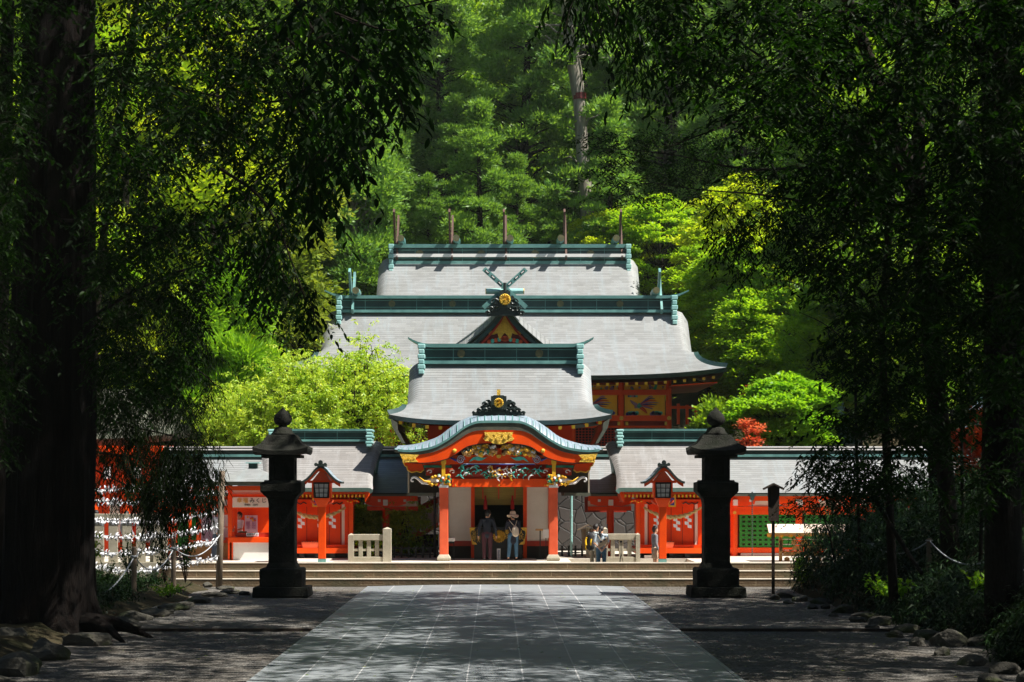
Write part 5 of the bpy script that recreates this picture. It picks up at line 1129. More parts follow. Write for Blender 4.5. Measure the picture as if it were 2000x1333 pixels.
irimoya(ds, PX(1560, 82), 82, PZ(800, 82), 2.0, 2.1, 2.0, 1.5, 0.8, 0.05, M['copperd'], thick=0.15, gable=False)
ridge(ds, PX(1482, 82), PX(1640, 82), 82, PZ(801, 82), PZ(783, 82), 0, 0.3, (), 0.3)
MB().box(PX(1480, 82), PX(1640, 82), 80.8, 83.2, 0.9, 5.4).build('wall', M['woodd'], ds)
# ================================================================ ground, path, steps, terraces, hill
def struct(mb, name, m, **k): return mb.build(name, m, None, kind='structure', **k)
def noise2(x, y, s=1.0, seed=0.0):
    return (np.sin(x * 0.91 * s + 1.7 + seed) * np.cos(y * 1.13 * s - 0.6 + seed) + 0.5 * np.sin(x * 2.3 * s + y * 1.9 * s + seed * 2) + 0.25 * np.sin(x * 5.1 * s - y * 4.3 * s + seed)) / 1.75
def heightgrid(xs, ys, fz, name, m, kind='structure', label=None):
    X, Y = np.meshgrid(xs, ys); Z = fz(X, Y); n, k = X.shape
    v = np.stack([X, Y, Z], -1).reshape(-1, 3); i = np.arange(n * k).reshape(n, k)
    f = np.stack([i[:-1, :-1], i[:-1, 1:], i[1:, 1:], i[1:, :-1]], -1).reshape(-1, 4)
    me = bpy.data.meshes.new(name); me.from_pydata(v.tolist(), [], f.tolist()); me.materials.append(m); me.polygons.foreach_set('use_smooth', [True] * len(f)); me.update()
    o = bpy.data.objects.new(name, me); COL.objects.link(o); tag(o, label, None, None, kind); return o
PLX0, PLX1 = -30.0, 40.0
heightgrid(np.linspace(-260, 260, 60), np.concatenate([np.linspace(-120, 64.9, 60), [65.5]]), lambda X, Y: -0.012 * (1 + noise2(X, Y, 0.5)) - 0.0 * X, 'ground', M['gravel'])
def fpath(X, Y): return 0.06 * (1 - (X / 4.2) ** 2) + 0.012
heightgrid(np.linspace(-4.08, 4.12, 13), np.linspace(4, 65.0, 90), fpath, 'stone_path', M['paving'])
MB().box(-4.16, -4.08, 4, 65.0, -0.1, 0.02).build('path_edging', M['paving'], None, kind='structure'); MB().box(4.12, 4.2, 4, 65.0, -0.1, 0.02).build('path_edging', M['paving'], None, kind='structure')
# timber edging across the gravel on both sides of the path
for a, b in ((-10.2, -4.17), (4.21, 9.4)):
    MB().box(a, b, 45.2, 45.35, -0.1, 0.055).build('ground_edging', M['woodd'], None, kind='structure')
rs = random.Random(8)
for i, (y0, y1, z0, z1) in enumerate(((65.2, 65.62, -0.2, 0.25), (65.62, 66.02, -0.2, 0.5), (66.02, 66.45, -0.2, 0.75))):
    x = -10.6 - 0.0 * i
    X0 = -10.6 if i < 2 else -11.2
    so_ = MB(); so_.box(X0, 16.0, y0, y1, z0, z1 - 0.03, 0); so_.box(X0 - 0.01, 16.0, y0 - 0.012, y1, z1 - 0.03, z1, 1); so_.build('stone_step', [M['step'], M['tread']], None, kind='structure')
ter = mat('terrace_paving', (0.58, 0.53, 0.45), (0.46, 0.42, 0.35), 0.85, 1.5, 0.3, 20)
for a_, b_, c_, d_, e_ in ((-60, 2.55, 66.45, 78, 0.746), (6.7, 60, 66.45, 78, 0.746), (2.55, 6.7, 69.7, 78, 0.746), (2.55, 6.7, 66.45, 69.7, 0.3)): MB().box(a_, b_, c_, d_, -0.2, e_).build('terrace', ter, None, kind='structure')
MB().box(-60, -11.2, 66.1, 66.45, -0.2, 0.745).build('terrace_edge', M['stonel'], None, kind='structure')
MB().box(-22, 24, 78.0, 78.8, 0.7, 4.05).build('retaining_wall', M['swall'], None, label='tall grey retaining wall of fitted stones behind the gate', cat='wall')
MB().box(-60, 60, 78.8, 106.0, 0.5, 4.0).build('upper_terrace', M['earth'], None, kind='structure')
for x0, x1 in ((-60, -22), (24, 60)): MB().box(x0, x1, 78.0, 78.8, 0.5, 3.99).build('terrace_bank', M['earth'], None, kind='structure')
def fhill(X, Y):
    t = np.clip((Y - 103) / 90, 0, 1); return 3.2 + 62 * t ** 1.05 + 2.2 * noise2(X, Y, 0.09) * np.clip((Y - 103) / 10, 0, 1) + 0.10 * np.abs(X) * np.clip((Y - 103) / 40, 0, 1)
heightgrid(np.linspace(-260, 260, 70), np.linspace(103, 200, 50), fhill, 'hill', M['earth'])
def hz(x, y): return float(fhill(np.array(x), np.array(y)))
# planted beds either side of the gravel
def bedL(X, Y):
    e = -8.6 - 0.01 * (Y - 44) + 0.2 * np.sin(Y * 0.9); d = np.clip((e - X) / 1.2, 0, 1); return -0.15 + d * (0.42 + 0.12 * noise2(X, Y, 1.3))
heightgrid(np.linspace(-40, -7, 60), np.linspace(4, 63.5, 100), bedL, 'planting_bed', M['earth'])
def bedR(X, Y):
    e = np.interp(Y, [30, 35, 41, 47, 55, 60, 65], [9.0, 9.2, 9.9, 9.45, 9.1, 9.15, 9.3]) + 0.12 * np.sin(Y * 0.8)
    d = np.clip((X - e) / 1.0, 0, 1); return -0.15 + d * 0.5 + np.clip((X - e - 0.3) / 2.5, 0, 1) * 0.9 + np.clip((X - e - 2) / 5, 0, 1) + 0.12 * noise2(X, Y, 1.1) * d
heightgrid(np.linspace(7, 45, 70), np.linspace(4, 64.8, 100), bedR, 'earth_bank', M['earth'])
def zL(x, y): return float(bedL(np.array(x), np.array(y)))
def zR(x, y): return float(bedR(np.array(x), np.array(y)))

# ---------------------------------------------------------------- rocks
def rock(x, y, z, sx, sy, sz, seed, label, group):
    import bmesh
    bm = bmesh.new(); bmesh.ops.create_icosphere(bm, subdivisions=3, radius=1.0)
    rr = random.Random(seed); ph = [rr.uniform(0, 6.28) for _ in range(6)]; pl = []
    for _ in range(9):
        n = Vector((rr.gauss(0, 1), rr.gauss(0, 1), rr.gauss(0, 1) + 0.3)).normalized(); pl.append((n, rr.uniform(0.55, 0.85)))
    for v in bm.verts:
        p = v.co.copy()
        for n, d in pl:
            k = p.dot(n)
            if k > d: p -= n * (k - d) * 0.9
        s = 1 + 0.06 * math.sin(p.x * 5 + ph[0]) * math.sin(p.y * 6 + ph[1]) + 0.04 * math.sin(p.z * 9 + ph[2] + p.x * 7)
        v.co = Vector((p.x * s * sx, p.y * s * sy, p.z * s * sz + sz * 0.35))
    me = bpy.data.meshes.new('rock'); bm.to_mesh(me); bm.free(); me.materials.append(M['rock'])
    o = bpy.data.objects.new('rock', me); COL.objects.link(o); o.location = (x, y, z); o.rotation_euler = (0, 0, rr.uniform(0, 6.28)); tag(o, label, 'rock', group)
def rocks(list_, group, base):
    for i, (u, v, Y, w, h) in enumerate(list_):
        Y = 12834 / (v - 949) + 0.3; s = F / Y; x = PX(u, Y); z = 0.0; W = w / s / 2.3; Hh = h / s / 1.8
        rock(x, Y, max(z, -0.05), W, W * 0.8, Hh, i * 7 + len(group), base, group)
# left: u, v(bottom), depth, pixel width, pixel height
LR = [(30, 1320, 35.5, 150, 75), (95, 1290, 37.5, 120, 55), (20, 1262, 38, 120, 60), (170, 1262, 40.5, 110, 45), (118, 1250, 41.5, 60, 30), (240, 1228, 45.5, 95, 30), (265, 1212, 48, 100, 26), (205, 1236, 44.0, 50, 26),
      (300, 1205, 49.8, 80, 25), (237, 1196, 51, 40, 18), (345, 1192, 52.3, 90, 20), (325, 1200, 50.8, 45, 16), (390, 1178, 55, 70, 20), (365, 1186, 53.5, 45, 16), (420, 1166, 57.5, 70, 15), (452, 1160, 59.2, 60, 13), (480, 1163, 58.8, 34, 12),
      (405, 1148, 62.8, 32, 14), (366, 1146, 62.8, 24, 9), (387, 1149, 62.4, 18, 8), (440, 1152, 60.5, 50, 11), (60, 1240, 43.2, 70, 30), (-5, 1345, 34.2, 90, 40), (145, 1238, 43, 60, 25)]
rocks(LR, 'mossy rocks edging the left bed', 'mossy grey rock edging the bed by the big cedar and paper fortunes')
RR = [(1512, 1172, 58, 32, 14), (1535, 1168, 59, 50, 16), (1565, 1175, 57.5, 55, 18), (1540, 1180, 56.5, 32, 9), (1600, 1180, 56.5, 70, 16), (1588, 1190, 54.5, 34, 12), (1612, 1190, 54.5, 24, 14), (1645, 1198, 53, 60, 22), (1628, 1205, 51.5, 30, 10),
      (1690, 1210, 51, 70, 22), (1675, 1216, 49.8, 45, 16), (1722, 1222, 49, 70, 24), (1705, 1232, 47.8, 45, 16), (1770, 1236, 47, 80, 26), (1745, 1246, 45.8, 50, 20), (1815, 1250, 45, 80, 28), (1790, 1262, 43.6, 60, 20), (1850, 1262, 43.4, 110, 40), (1838, 1282, 41.5, 60, 22),
      (1915, 1262, 42.8, 80, 32), (1895, 1300, 39.5, 90, 26), (1962, 1318, 38.0, 80, 34), (1965, 1275, 41, 60, 26), (2010, 1340, 36.5, 100, 50), (1935, 1335, 36.8, 60, 24)]
rocks(RR, 'dark rocks edging the right bank', 'dark rock along the foot of the shaded bamboo grass bank')
# ================================================================ people
SK = mat('skin', (0.55, 0.30, 0.19), (0.50, 0.26, 0.16), 0.5, 3.0)
HAIR = mat('black_hair', (0.012, 0.009, 0.008), (0.008, 0.006, 0.006), 0.5, 30.0, 0.5, 60)
def cloth(n, c): return mat(n, c, tuple(x * 0.8 for x in c), 0.85, 6.0, 0.3, 40)
def blob_mesh(name, segs, voxel, m, parent, smooth=2):
    """One continuous skin grown over tapered limbs."""
    mb = MB(); n = 12
    for s in segs:
        a, ra, b, rb = Vector(s[0]), s[1], Vector(s[2]), s[3]; fl = s[4] if len(s) > 4 else 1.0
        d = b - a; Ln = max(d.length, 1e-4); d = d / Ln
        t = Vector((1, 0, 0)) if abs(d.x) < 0.8 else Vector((0, 0, 1)); e2 = d.cross(t).normalized(); e1 = e2.cross(d).normalized()
        prof = [(-ra * math.cos(q), ra * math.sin(q)) for q in np.linspace(0.12, math.pi / 2, 5)] + [(Ln + rb * math.sin(q), rb * math.cos(q)) for q in np.linspace(0, math.pi / 2 - 0.12, 5)]
        v = []
        for h, r in prof:
            for j in range(n):
                q = 2 * math.pi * j / n; v.append(a + d * h + e1 * (r * math.cos(q)) + e2 * (r * fl * math.sin(q)))
        k = len(prof)
        f = [(i * n + j, i * n + (j + 1) % n, (i + 1) * n + (j + 1) % n, (i + 1) * n + j) for i in range(k - 1) for j in range(n)] + [tuple(range(n))[::-1], tuple(range((k - 1) * n, k * n))]
        mb.add(v, f)
    me = bpy.data.meshes.new('tmp'); me.from_pydata(mb.v, [], mb.f); me.update(); o = bpy.data.objects.new('tmp', me); COL.objects.link(o)
    r = o.modifiers.new('r', 'REMESH'); r.mode = 'VOXEL'; r.voxel_size = voxel; r.use_smooth_shade = True
    s_ = o.modifiers.new('s', 'SMOOTH'); s_.iterations = smooth; s_.factor = 0.5
    dg = bpy.context.evaluated_depsgraph_get(); m2 = bpy.data.meshes.new_from_object(o.evaluated_get(dg)); bpy.data.objects.remove(o); m2.name = name
    m2.materials.clear(); m2.materials.append(m); m2.polygons.foreach_set('use_smooth', [True] * len(m2.polygons))
    ob = bpy.data.objects.new(name, m2); COL.objects.link(ob); ob.parent = parent; return ob
def hand(wr, el, side, curl=0.5, fwd=(0, 1, 0)):
    """Palm, four unequal fingers and a thumb that leaves the side of the palm."""
    w = Vector(wr); d = (w - Vector(el)).normalized(); f = Vector(fwd); f = (f - d * f.dot(d)).normalized(); n = d.cross(f) * side
    pc = w + d * 0.055; sg = [(w, 0.024, pc + d * 0.01, 0.030, 0.6)]
    for i, (off, ln) in enumerate(((0.028, 0.066), (0.010, 0.074), (-0.009, 0.068), (-0.027, 0.054))):
        a = w + d * 0.085 + f * off; b = a + d * ln * 0.5 + n * (-0.012 * curl); c = b + (d * (1 - 0.6 * curl) - n * 0.8 * curl).normalized() * ln * 0.5
        sg += [(pc + f * off * 0.8, 0.011, a, 0.0105), (a, 0.010, b, 0.009), (b, 0.009, c, 0.0075)]
    a = w + d * 0.035 + f * 0.026; b = a + (d * 0.6 + f * 0.8).normalized() * 0.035; c = b + (d * 0.9 + f * 0.25).normalized() * 0.03
    sg += [(a, 0.013, b, 0.011), (b, 0.010, c, 0.008)]
    return sg
def person(name_label, loc, rz, h=1.7, J=None, top=None, top_len=0.95, bottom=None, hairlong=0, shoes=None, sleeve=1.0, hat=None, head_turn=0.0, short=False, head_tilt=0.0, grp=None, cuff=None, robe=False):
    t = thing('person', name_label, 'person', loc, grp); t.rotation_euler = (0, 0, rz); k = h / 1.70; t.scale = (k, k, k)
    j = dict(aL=(-0.10, 0, 0.08), aR=(0.10, 0, 0.08), kL=(-0.105, 0.02, 0.48), kR=(0.105, 0.02, 0.48), hL=(-0.095, 0, 0.90), hR=(0.095, 0, 0.90), pe=(0, 0, 0.97), wa=(0, 0.0, 1.08), ch=(0, 0.0, 1.28), nk=(0, -0.01, 1.45), hd=(0, 0.015, 1.60),
             sL=(-0.18, -0.01, 1.39), sR=(0.18, -0.01, 1.39), eL=(-0.24, -0.03, 1.12), eR=(0.24, -0.03, 1.12), wL=(-0.25, 0.05, 0.89), wR=(0.25, 0.05, 0.89))
    if J: j.update(J)
    V = {a: Vector(b) for a, b in j.items()}; hd = V['hd']; ct, st_ = math.cos(head_turn), math.sin(head_turn)
    def hp(x, y, z):   # head-local (y = facing)
        y2 = y * math.cos(head_tilt) - z * math.sin(head_tilt) * -1 * -1 if False else y
        return hd + Vector((x * ct - y2 * st_, x * st_ + y2 * ct, z - y * math.sin(head_tilt)))
    body = [(V['nk'] + Vector((0, 0, -0.06)), 0.058, V['nk'] + Vector((0, 0.01, 0.07)), 0.054), (hp(0, -0.015, 0.03), 0.088, hp(0, 0.0, 0.055), 0.083), (hp(0, 0.025, -0.03), 0.062, hp(0, 0.035, -0.085), 0.04),
            (hp(0, 0.085, 0.01), 0.012, hp(0, 0.10, -0.025), 0.014), (hp(-0.018, 0.078, -0.055), 0.010, hp(0.018, 0.078, -0.055), 0.010)]
    for sx in (-1, 1): body += [(hp(sx * 0.083, 0.0, 0.02), 0.014, hp(sx * 0.086, 0.0, -0.02), 0.011), (hp(sx * 0.032, 0.075, 0.03), 0.014, hp(sx * 0.034, 0.075, 0.03), 0.014)]
    body += [(V['ch'], 0.125, V['wa'], 0.11, 0.75), (V['wa'], 0.11, V['pe'], 0.125, 0.8)]
    for s, sg in (('L', -1), ('R', 1)):
        body += [(V['s' + s], 0.052, V['e' + s], 0.038), (V['e' + s], 0.038, V['w' + s], 0.026), (V['h' + s], 0.082, V['k' + s], 0.054), (V['k' + s], 0.052, V['a' + s], 0.035), (V['ch'] + Vector((0, 0, 0.08)), 0.07, V['s' + s], 0.055)]
        body += [(V['a' + s] + Vector((0, -0.02, -0.035)), 0.034, V['a' + s] + Vector((0, 0.13, -0.05)), 0.026)]
        body += hand(V['w' + s], V['e' + s], sg)
    blob_mesh('body', body, 0.0085, SK, t, 1)
    tp = [(V['ch'], 0.15, V['wa'], 0.138, 0.74), (V['wa'], 0.138, Vector((V['pe'].x, V['pe'].y, top_len)), 0.155, 0.76), (V['sL'], 0.068, V['sR'], 0.068), (V['ch'] + Vector((0, 0, 0.06)), 0.12, V['ch'], 0.15, 0.72), (V['nk'] + Vector((0, 0, -0.05)), 0.066, V['nk'] + Vector((0, 0, -0.01)), 0.062)]
    for s in 'LR':
        e = V['e' + s]; w = V['w' + s]; tp += [(V['s' + s], 0.072, V['s' + s].lerp(e, min(1, sleeve * 2)), 0.056)]
        if sleeve > 0.5: tp += [(e, 0.055, e.lerp(w, (sleeve - 0.5) * 1.9), 0.043)]
    blob_mesh('jacket' if sleeve > 0.5 else 'shirt', tp, 0.013, top, t)
    if bottom is not None:
        if robe: bt = [(V['pe'], 0.15, Vector((0, 0, 0.15)), 0.24, 0.7)]
        else:
            bt = [(V['pe'] + Vector((0, 0, 0.03)), 0.135, V['pe'] + Vector((0, 0, -0.03)), 0.145, 0.82)]; lo = 0.45 if short else (cuff if cuff else 0.0)
            for s in 'LR':
                bt += [(V['h' + s], 0.105, V['k' + s].lerp(V['h' + s], 0.35) if short else V['k' + s], 0.085 if short else 0.072)]
                if not short: bt += [(V['k' + s], 0.072, V['a' + s].lerp(V['k' + s], lo), 0.058 if not cuff else 0.062)]
        blob_mesh('trousers' if not robe else 'hakama', bt, 0.013, bottom, t)
    hr = [(hp(0, -0.028, 0.045), 0.098, hp(0, -0.005, 0.075), 0.09), (hp(0, -0.05, 0.0), 0.075, hp(0, -0.045, -0.05), 0.055)]
    for sx in (-1, 1): hr += [(hp(sx * 0.06, -0.01, 0.05), 0.045, hp(sx * 0.072, 0.01, 0.0), 0.022)]
    if hairlong: hr += [(hp(0, -0.09, 0.03), 0.045, hp(0.0, -0.13, -0.06), 0.045), (hp(0, -0.13, -0.06), 0.045, hp(0.02, -0.12, -hairlong), 0.018)]
    blob_mesh('hair', hr, 0.010, HAIR, t)
    for s in 'LR':
        a = V['a' + s]; blob_mesh('shoe', [(a + Vector((0, -0.03, -0.045)), 0.042, a + Vector((0, 0.14, -0.052)), 0.034, 0.9)], 0.012, shoes or M['black'], t)
    return t, hp, V
def straps(t, pts, r, m, name='strap'):
    mb = MB(); mb.tube(smooth_curve(pts, 5), r, 6); A = mb
    me = bpy.data.meshes.new(name); me.from_pydata(A.v, [], A.f); me.materials.append(m); me.update(); o = bpy.data.objects.new(name, me); COL.objects.link(o); o.parent = t; return o
ZP = 0.75
# man from behind, dark jacket, maroon trousers
navy = cloth('navy_jacket', (0.012, 0.017, 0.028)); mar = cloth('maroon_trousers', (0.055, 0.014, 0.022)); jean = cloth('blue_jeans', (0.055, 0.13, 0.21)); black_cl = cloth('dark_navy_tunic', (0.007, 0.008, 0.020))
person('man seen from behind in dark navy jacket and maroon trousers before the gold crest', (PX(951.5, 67.9), 67.9, ZP), 0, 1.68, dict(wL=(-0.30, 0.02, 0.86), wR=(0.31, 0.02, 0.87), eL=(-0.28, -0.04, 1.12), eR=(0.28, -0.04, 1.12), hd=(0.03, 0.03, 1.59)), navy, 0.90, mar, head_turn=-0.6)
# woman with sun hat
t, hp, V = person('woman seen from behind in sun hat, dark tunic and rolled jeans with a cream backpack', (PX(1002, 67.8), 67.8, ZP), 0.12, 1.60,
    dict(aL=(-0.17, 0, 0.08), aR=(0.13, 0.03, 0.08), kL=(-0.13, 0.02, 0.48), kR=(0.12, 0.03, 0.48), eL=(-0.25, 0.10, 1.15), wL=(-0.15, 0.22, 1.36), eR=(0.25, 0.08, 1.13), wR=(0.15, 0.26, 1.2), hd=(-0.01, 0.03, 1.60)), black_cl, 0.74, jean, head_turn=0.5, cuff=0.22)
hm = mat('straw_hat', (0.82, 0.70, 0.50), (0.7, 0.56, 0.38), 0.8, 20.0, 0.5, 60)
hb = MB(); P = []
for r, z in ((0.001, 0.165), (0.06, 0.16), (0.095, 0.13), (0.108, 0.08), (0.112, 0.035), (0.15, 0.02), (0.20, 0.01), (0.215, 0.0)):
    P.append([hp(0, -0.01, 0.03) + Vector((r * math.cos(a), r * math.sin(a), z + (0.04 * math.sin(a * 2 + 0.6) * (r / 0.2) ** 2 if r > 0.12 else 0) - (0.03 * (r > 0.14)))) for a in np.linspace(0, 2 * math.pi, 25)])
hb.grid(P); me = bpy.data.meshes.new('sun_hat'); me.from_pydata([tuple(x) for x in hb.v], [], hb.f); me.materials.append(hm); me.polygons.foreach_set('use_smooth', [True] * len(me.polygons)); o = bpy.data.objects.new('sun_hat', me); COL.objects.link(o); o.parent = t
q = o.modifiers.new('s', 'SOLIDIFY'); q.thickness = 0.008
band = MB(); band.tube([hp(0, -0.01, 0.03) + Vector((0.112 * math.cos(a), 0.112 * math.sin(a), 0.045)) for a in np.linspace(0, 2 * math.pi, 25)], 0.014, 5)
me = bpy.data.meshes.new('hat_band'); me.from_pydata([tuple(x) for x in band.v], [], band.f); me.materials.append(M['black']); ob = bpy.data.objects.new('hat_band', me); COL.objects.link(ob); ob.parent = o
def carried(name, label, t, segs, vox, m, cat):
    th = thing(name, label, cat, t.location.copy()); th.rotation_euler = t.rotation_euler; th.scale = t.scale; blob_mesh('bag_body', segs, vox, m, th); return th
cream = cloth('cream_canvas', (0.55, 0.46, 0.36))
b1 = carried('backpack', 'small cream backpack on the back of the woman in the sun hat', t, [((0.06, -0.17, 1.13), 0.12, (0.07, -0.18, 0.98), 0.125, 0.75), ((0.06, -0.17, 1.13), 0.12, (0.06, -0.15, 1.2), 0.07, 0.7)], 0.013, cream, 'backpack')
straps(b1, [(0.05, -0.16, 1.24), (-0.06, -0.16, 1.34), (-0.13, -0.08, 1.44), (-0.13, 0.05, 1.45)], 0.011, cream); straps(b1, [(0.05, -0.16, 1.24), (0.09, -0.16, 1.35), (0.13, -0.08, 1.44), (0.13, 0.05, 1.45)], 0.011, cream); straps(b1, [(-0.02, -0.17, 0.98), (-0.1, -0.17, 1.08), (-0.16, -0.12, 1.22)], 0.010, cream)
# couple in front of the fence
lb = cloth('light_blue_shirt', (0.42, 0.50, 0.56)); gr = cloth('grey_shirt', (0.45, 0.50, 0.50)); kh = cloth('khaki_trousers', (0.28, 0.26, 0.20)); tan_ = cloth('tan_canvas', (0.34, 0.27, 0.19))
t, hp, V = person('man mostly hidden behind the woman with the shoulder bag, wearing a black and yellow backpack', (PX(1161, 67.9), 67.9, 0.3), -0.5, 1.66, dict(hd=(0.04, 0.06, 1.59), eL=(-0.24, 0.06, 1.14), wL=(-0.14, 0.25, 1.16), wR=(0.12, 0.28, 1.16), eR=(0.22, 0.08, 1.13)), gr, 0.93, kh, sleeve=0.35, head_turn=-0.5)
blk = cloth('black_nylon', (0.018, 0.018, 0.02)); yel = cloth('yellow_nylon', (0.80, 0.50, 0.01))
b2 = carried('backpack', 'black backpack with yellow stripes worn by the man of the couple', t, [((-0.04, -0.22, 1.28), 0.14, (-0.05, -0.24, 0.98), 0.17, 0.8)], 0.014, blk, 'backpack')
straps(b2, [(-0.13, -0.35, 1.28), (-0.15, -0.39, 1.15), (-0.12, -0.41, 1.0)], 0.03, yel, 'yellow_stripe'); straps(b2, [(0.06, -0.36, 1.22), (0.05, -0.39, 1.12), (0.06, -0.4, 1.0)], 0.025, yel, 'yellow_stripe'); straps(b2, [(-0.18, -0.3, 1.02), (-0.16, -0.36, 0.92), (-0.13, -0.38, 0.86)], 0.025, yel, 'yellow_stripe')
straps(b2, [(-0.15, -0.15, 1.35), (-0.16, -0.02, 1.46), (-0.14, 0.1, 1.38)], 0.022, blk)
t, hp, V = person('woman in pale blue shirt and jeans with dark ponytail and hands clasped behind her back', (PX(1174.5, 67.3), 67.3, 0.3), 0.0, 1.60, dict(hd=(0.0, 0.04, 1.585), eL=(-0.25, -0.08, 1.13), wL=(-0.07, -0.19, 0.93), eR=(0.25, -0.08, 1.13), wR=(0.08, -0.19, 0.93)), lb, 0.93, jean, sleeve=0.4, hairlong=0.24, head_turn=-0.5)
b3 = carried('shoulder_bag', 'tan and navy shoulder bag on the woman with the ponytail', t, [((-0.02, -0.20, 1.12), 0.075, (0.17, -0.20, 1.27), 0.075, 0.7), ((-0.06, -0.2, 1.03), 0.07, (0.16, -0.2, 1.17), 0.07, 0.7)], 0.012, tan_, 'bag')
for a, b in (((-0.06, -0.262, 1.16), (0.0, -0.268, 1.21)), ((0.07, -0.265, 1.24), (0.14, -0.262, 1.29))): straps(b3, [a, tuple(Vector(a).lerp(Vector(b), 0.5)), b], 0.04, navy, 'navy_pocket')
straps(b3, [(-0.02, -0.18, 1.2), (-0.08, -0.16, 1.32), (-0.14, -0.05, 1.44), (-0.13, 0.06, 1.42)], 0.014, tan_)
ph = MB(); me = bpy.data.meshes.new('phone'); ph.box(0.235, 0.245, 0.1, 0.17, 1.28, 1.42); 
for kk in range(0): pass
tp_ = t; V_ = [Vector(v) for v in ph.v]
# (held phone)
ph2 = MB().box(PX(1185.5, 67.1), PX(1187, 67.1), 67.1, 67.18, 1.86, 2.0).build('phone', M['black'], None, label='black phone held up by the couple', cat='phone', bevel=0.005)
# person behind the right red lamp post
hood = cloth('grey_hoodie', (0.20, 0.20, 0.22)); sh_ = cloth('beige_shorts', (0.5, 0.36, 0.25))
person('person in grey hoodie and pale shorts partly behind the right red lamp post', (PX(1279, 67.2), 67.2, 0.3), -1.35, 1.6, dict(eL=(-0.23, 0.0, 1.13), wL=(-0.2, 0.14, 0.95)), hood, 0.84, sh_, short=True)
# stall attendant and visitor at the fortune stall
wt = cloth('white_striped_shirt', (0.70, 0.70, 0.72)); wh_ = cloth('white_kimono_top', (0.62, 0.63, 0.70)); hk = cloth('slate_hakama', (0.055, 0.075, 0.11))
person('attendant in white striped shirt behind the counter of the fortune stall', (PX(468, 69.0), 69.0, ZP), 2.2, 1.6, dict(wL=(-0.12, 0.28, 1.05), wR=(0.12, 0.28, 1.05), eL=(-0.24, 0.06, 1.12), eR=(0.24, 0.06, 1.12)), wt, 0.95, hk, sleeve=0.4)
person('person in white top and dark slate skirt trousers facing the fortune stall', (PX(423, 68.2), 68.2, ZP), -0.9, 1.72, dict(wL=(-0.2, 0.3, 1.12), wR=(0.2, 0.3, 1.12), eL=(-0.26, 0.02, 1.10), eR=(0.26, 0.02, 1.10)), wh_, 0.93, hk, sleeve=0.8, robe=True, head_tilt=0.3)
dk = cloth('dark_blue_coat', (0.02, 0.035, 0.08))
person('person in dark blue clothes glimpsed through the long stone fence', (PX(188, 69), 69, ZP), 0.5, 1.66, None, dk, 0.88, dk)
person('person in dark grey clothes glimpsed through the long stone fence', (PX(247, 69.5), 69.5, ZP), -0.6, 1.62, None, hood, 0.88, blk)
# ================================================================ vegetation
LM = {
 'cedar': leaf_mat('cedar_foliage', (0.075, 0.18, 0.035), (0.21, 0.38, 0.07), 0.5),
 'cedarb': leaf_mat('bright_cedar_foliage', (0.13, 0.32, 0.015), (0.28, 0.48, 0.03), 0.5),
 'cedarl': leaf_mat('light_cedar_foliage', (0.09, 0.22, 0.045), (0.24, 0.42, 0.08), 0.5),
 'broad': leaf_mat('broadleaf_foliage', (0.09, 0.22, 0.015), (0.28, 0.44, 0.03), 0.5),
 'olive': leaf_mat('yellow_green_foliage', (0.13, 0.21, 0.02), (0.30, 0.36, 0.05), 0.45),
 'maple': leaf_mat('young_maple_foliage', (0.17, 0.36, 0.015), (0.38, 0.56, 0.03), 0.5),
 'mapley': leaf_mat('yellow_maple_foliage', (0.26, 0.42, 0.015), (0.52, 0.60, 0.03), 0.5),
 'mapleg': leaf_mat('green_maple_foliage', (0.11, 0.29, 0.015), (0.28, 0.50, 0.025), 0.5),
 'weep': leaf_mat('weeping_tree_foliage', (0.26, 0.44, 0.03), (0.52, 0.64, 0.09), 0.5),
 'red': leaf_mat('red_maple_foliage', (0.42, 0.06, 0.025), (0.72, 0.26, 0.10), 0.45, (1.3, 0.8, 0.6)),
 'orange': leaf_mat('orange_maple_foliage', (0.40, 0.05, 0.01), (0.6, 0.12, 0.02), 0.45, (1.3, 0.8, 0.6)),
 'near': leaf_mat('shaded_evergreen_leaf', (0.0035, 0.010, 0.002), (0.012, 0.032, 0.004), 0.35, (1.6, 2.2, 0.4), 0.55, 0.08),  # leaf colour lowered to near black to stand for canopy shade
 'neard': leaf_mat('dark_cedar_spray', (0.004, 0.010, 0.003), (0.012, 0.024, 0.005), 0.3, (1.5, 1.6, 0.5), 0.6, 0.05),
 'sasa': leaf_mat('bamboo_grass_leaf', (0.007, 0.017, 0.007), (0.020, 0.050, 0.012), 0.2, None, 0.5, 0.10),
}
def np_mesh(name, V, Fq, m, tone=None, parent=None, smooth=False):
    me = bpy.data.meshes.new(name); n = len(V); k = len(Fq)
    me.vertices.add(n); me.vertices.foreach_set('co', np.ascontiguousarray(V, dtype=np.float32).ravel())
    me.loops.add(4 * k); me.loops.foreach_set('vertex_index', np.ascontiguousarray(Fq, dtype=np.int32).ravel())
    me.polygons.add(k); me.polygons.foreach_set('loop_start', np.arange(0, 4 * k, 4, dtype=np.int32))
    try: me.polygons.foreach_set('loop_total', np.full(k, 4, dtype=np.int32))
    except Exception: pass
    me.materials.append(m)
    if tone is not None: a = me.attributes.new('tone', 'FLOAT', 'FACE'); a.data.foreach_set('value', np.ascontiguousarray(tone, dtype=np.float32))
    me.update(calc_edges=True); me.validate()
    o = bpy.data.objects.new(name, me); COL.objects.link(o)
    if parent is not None: o.parent = parent
    return o
def unit(a): return a / np.maximum(np.linalg.norm(a, axis=-1, keepdims=True), 1e-9)
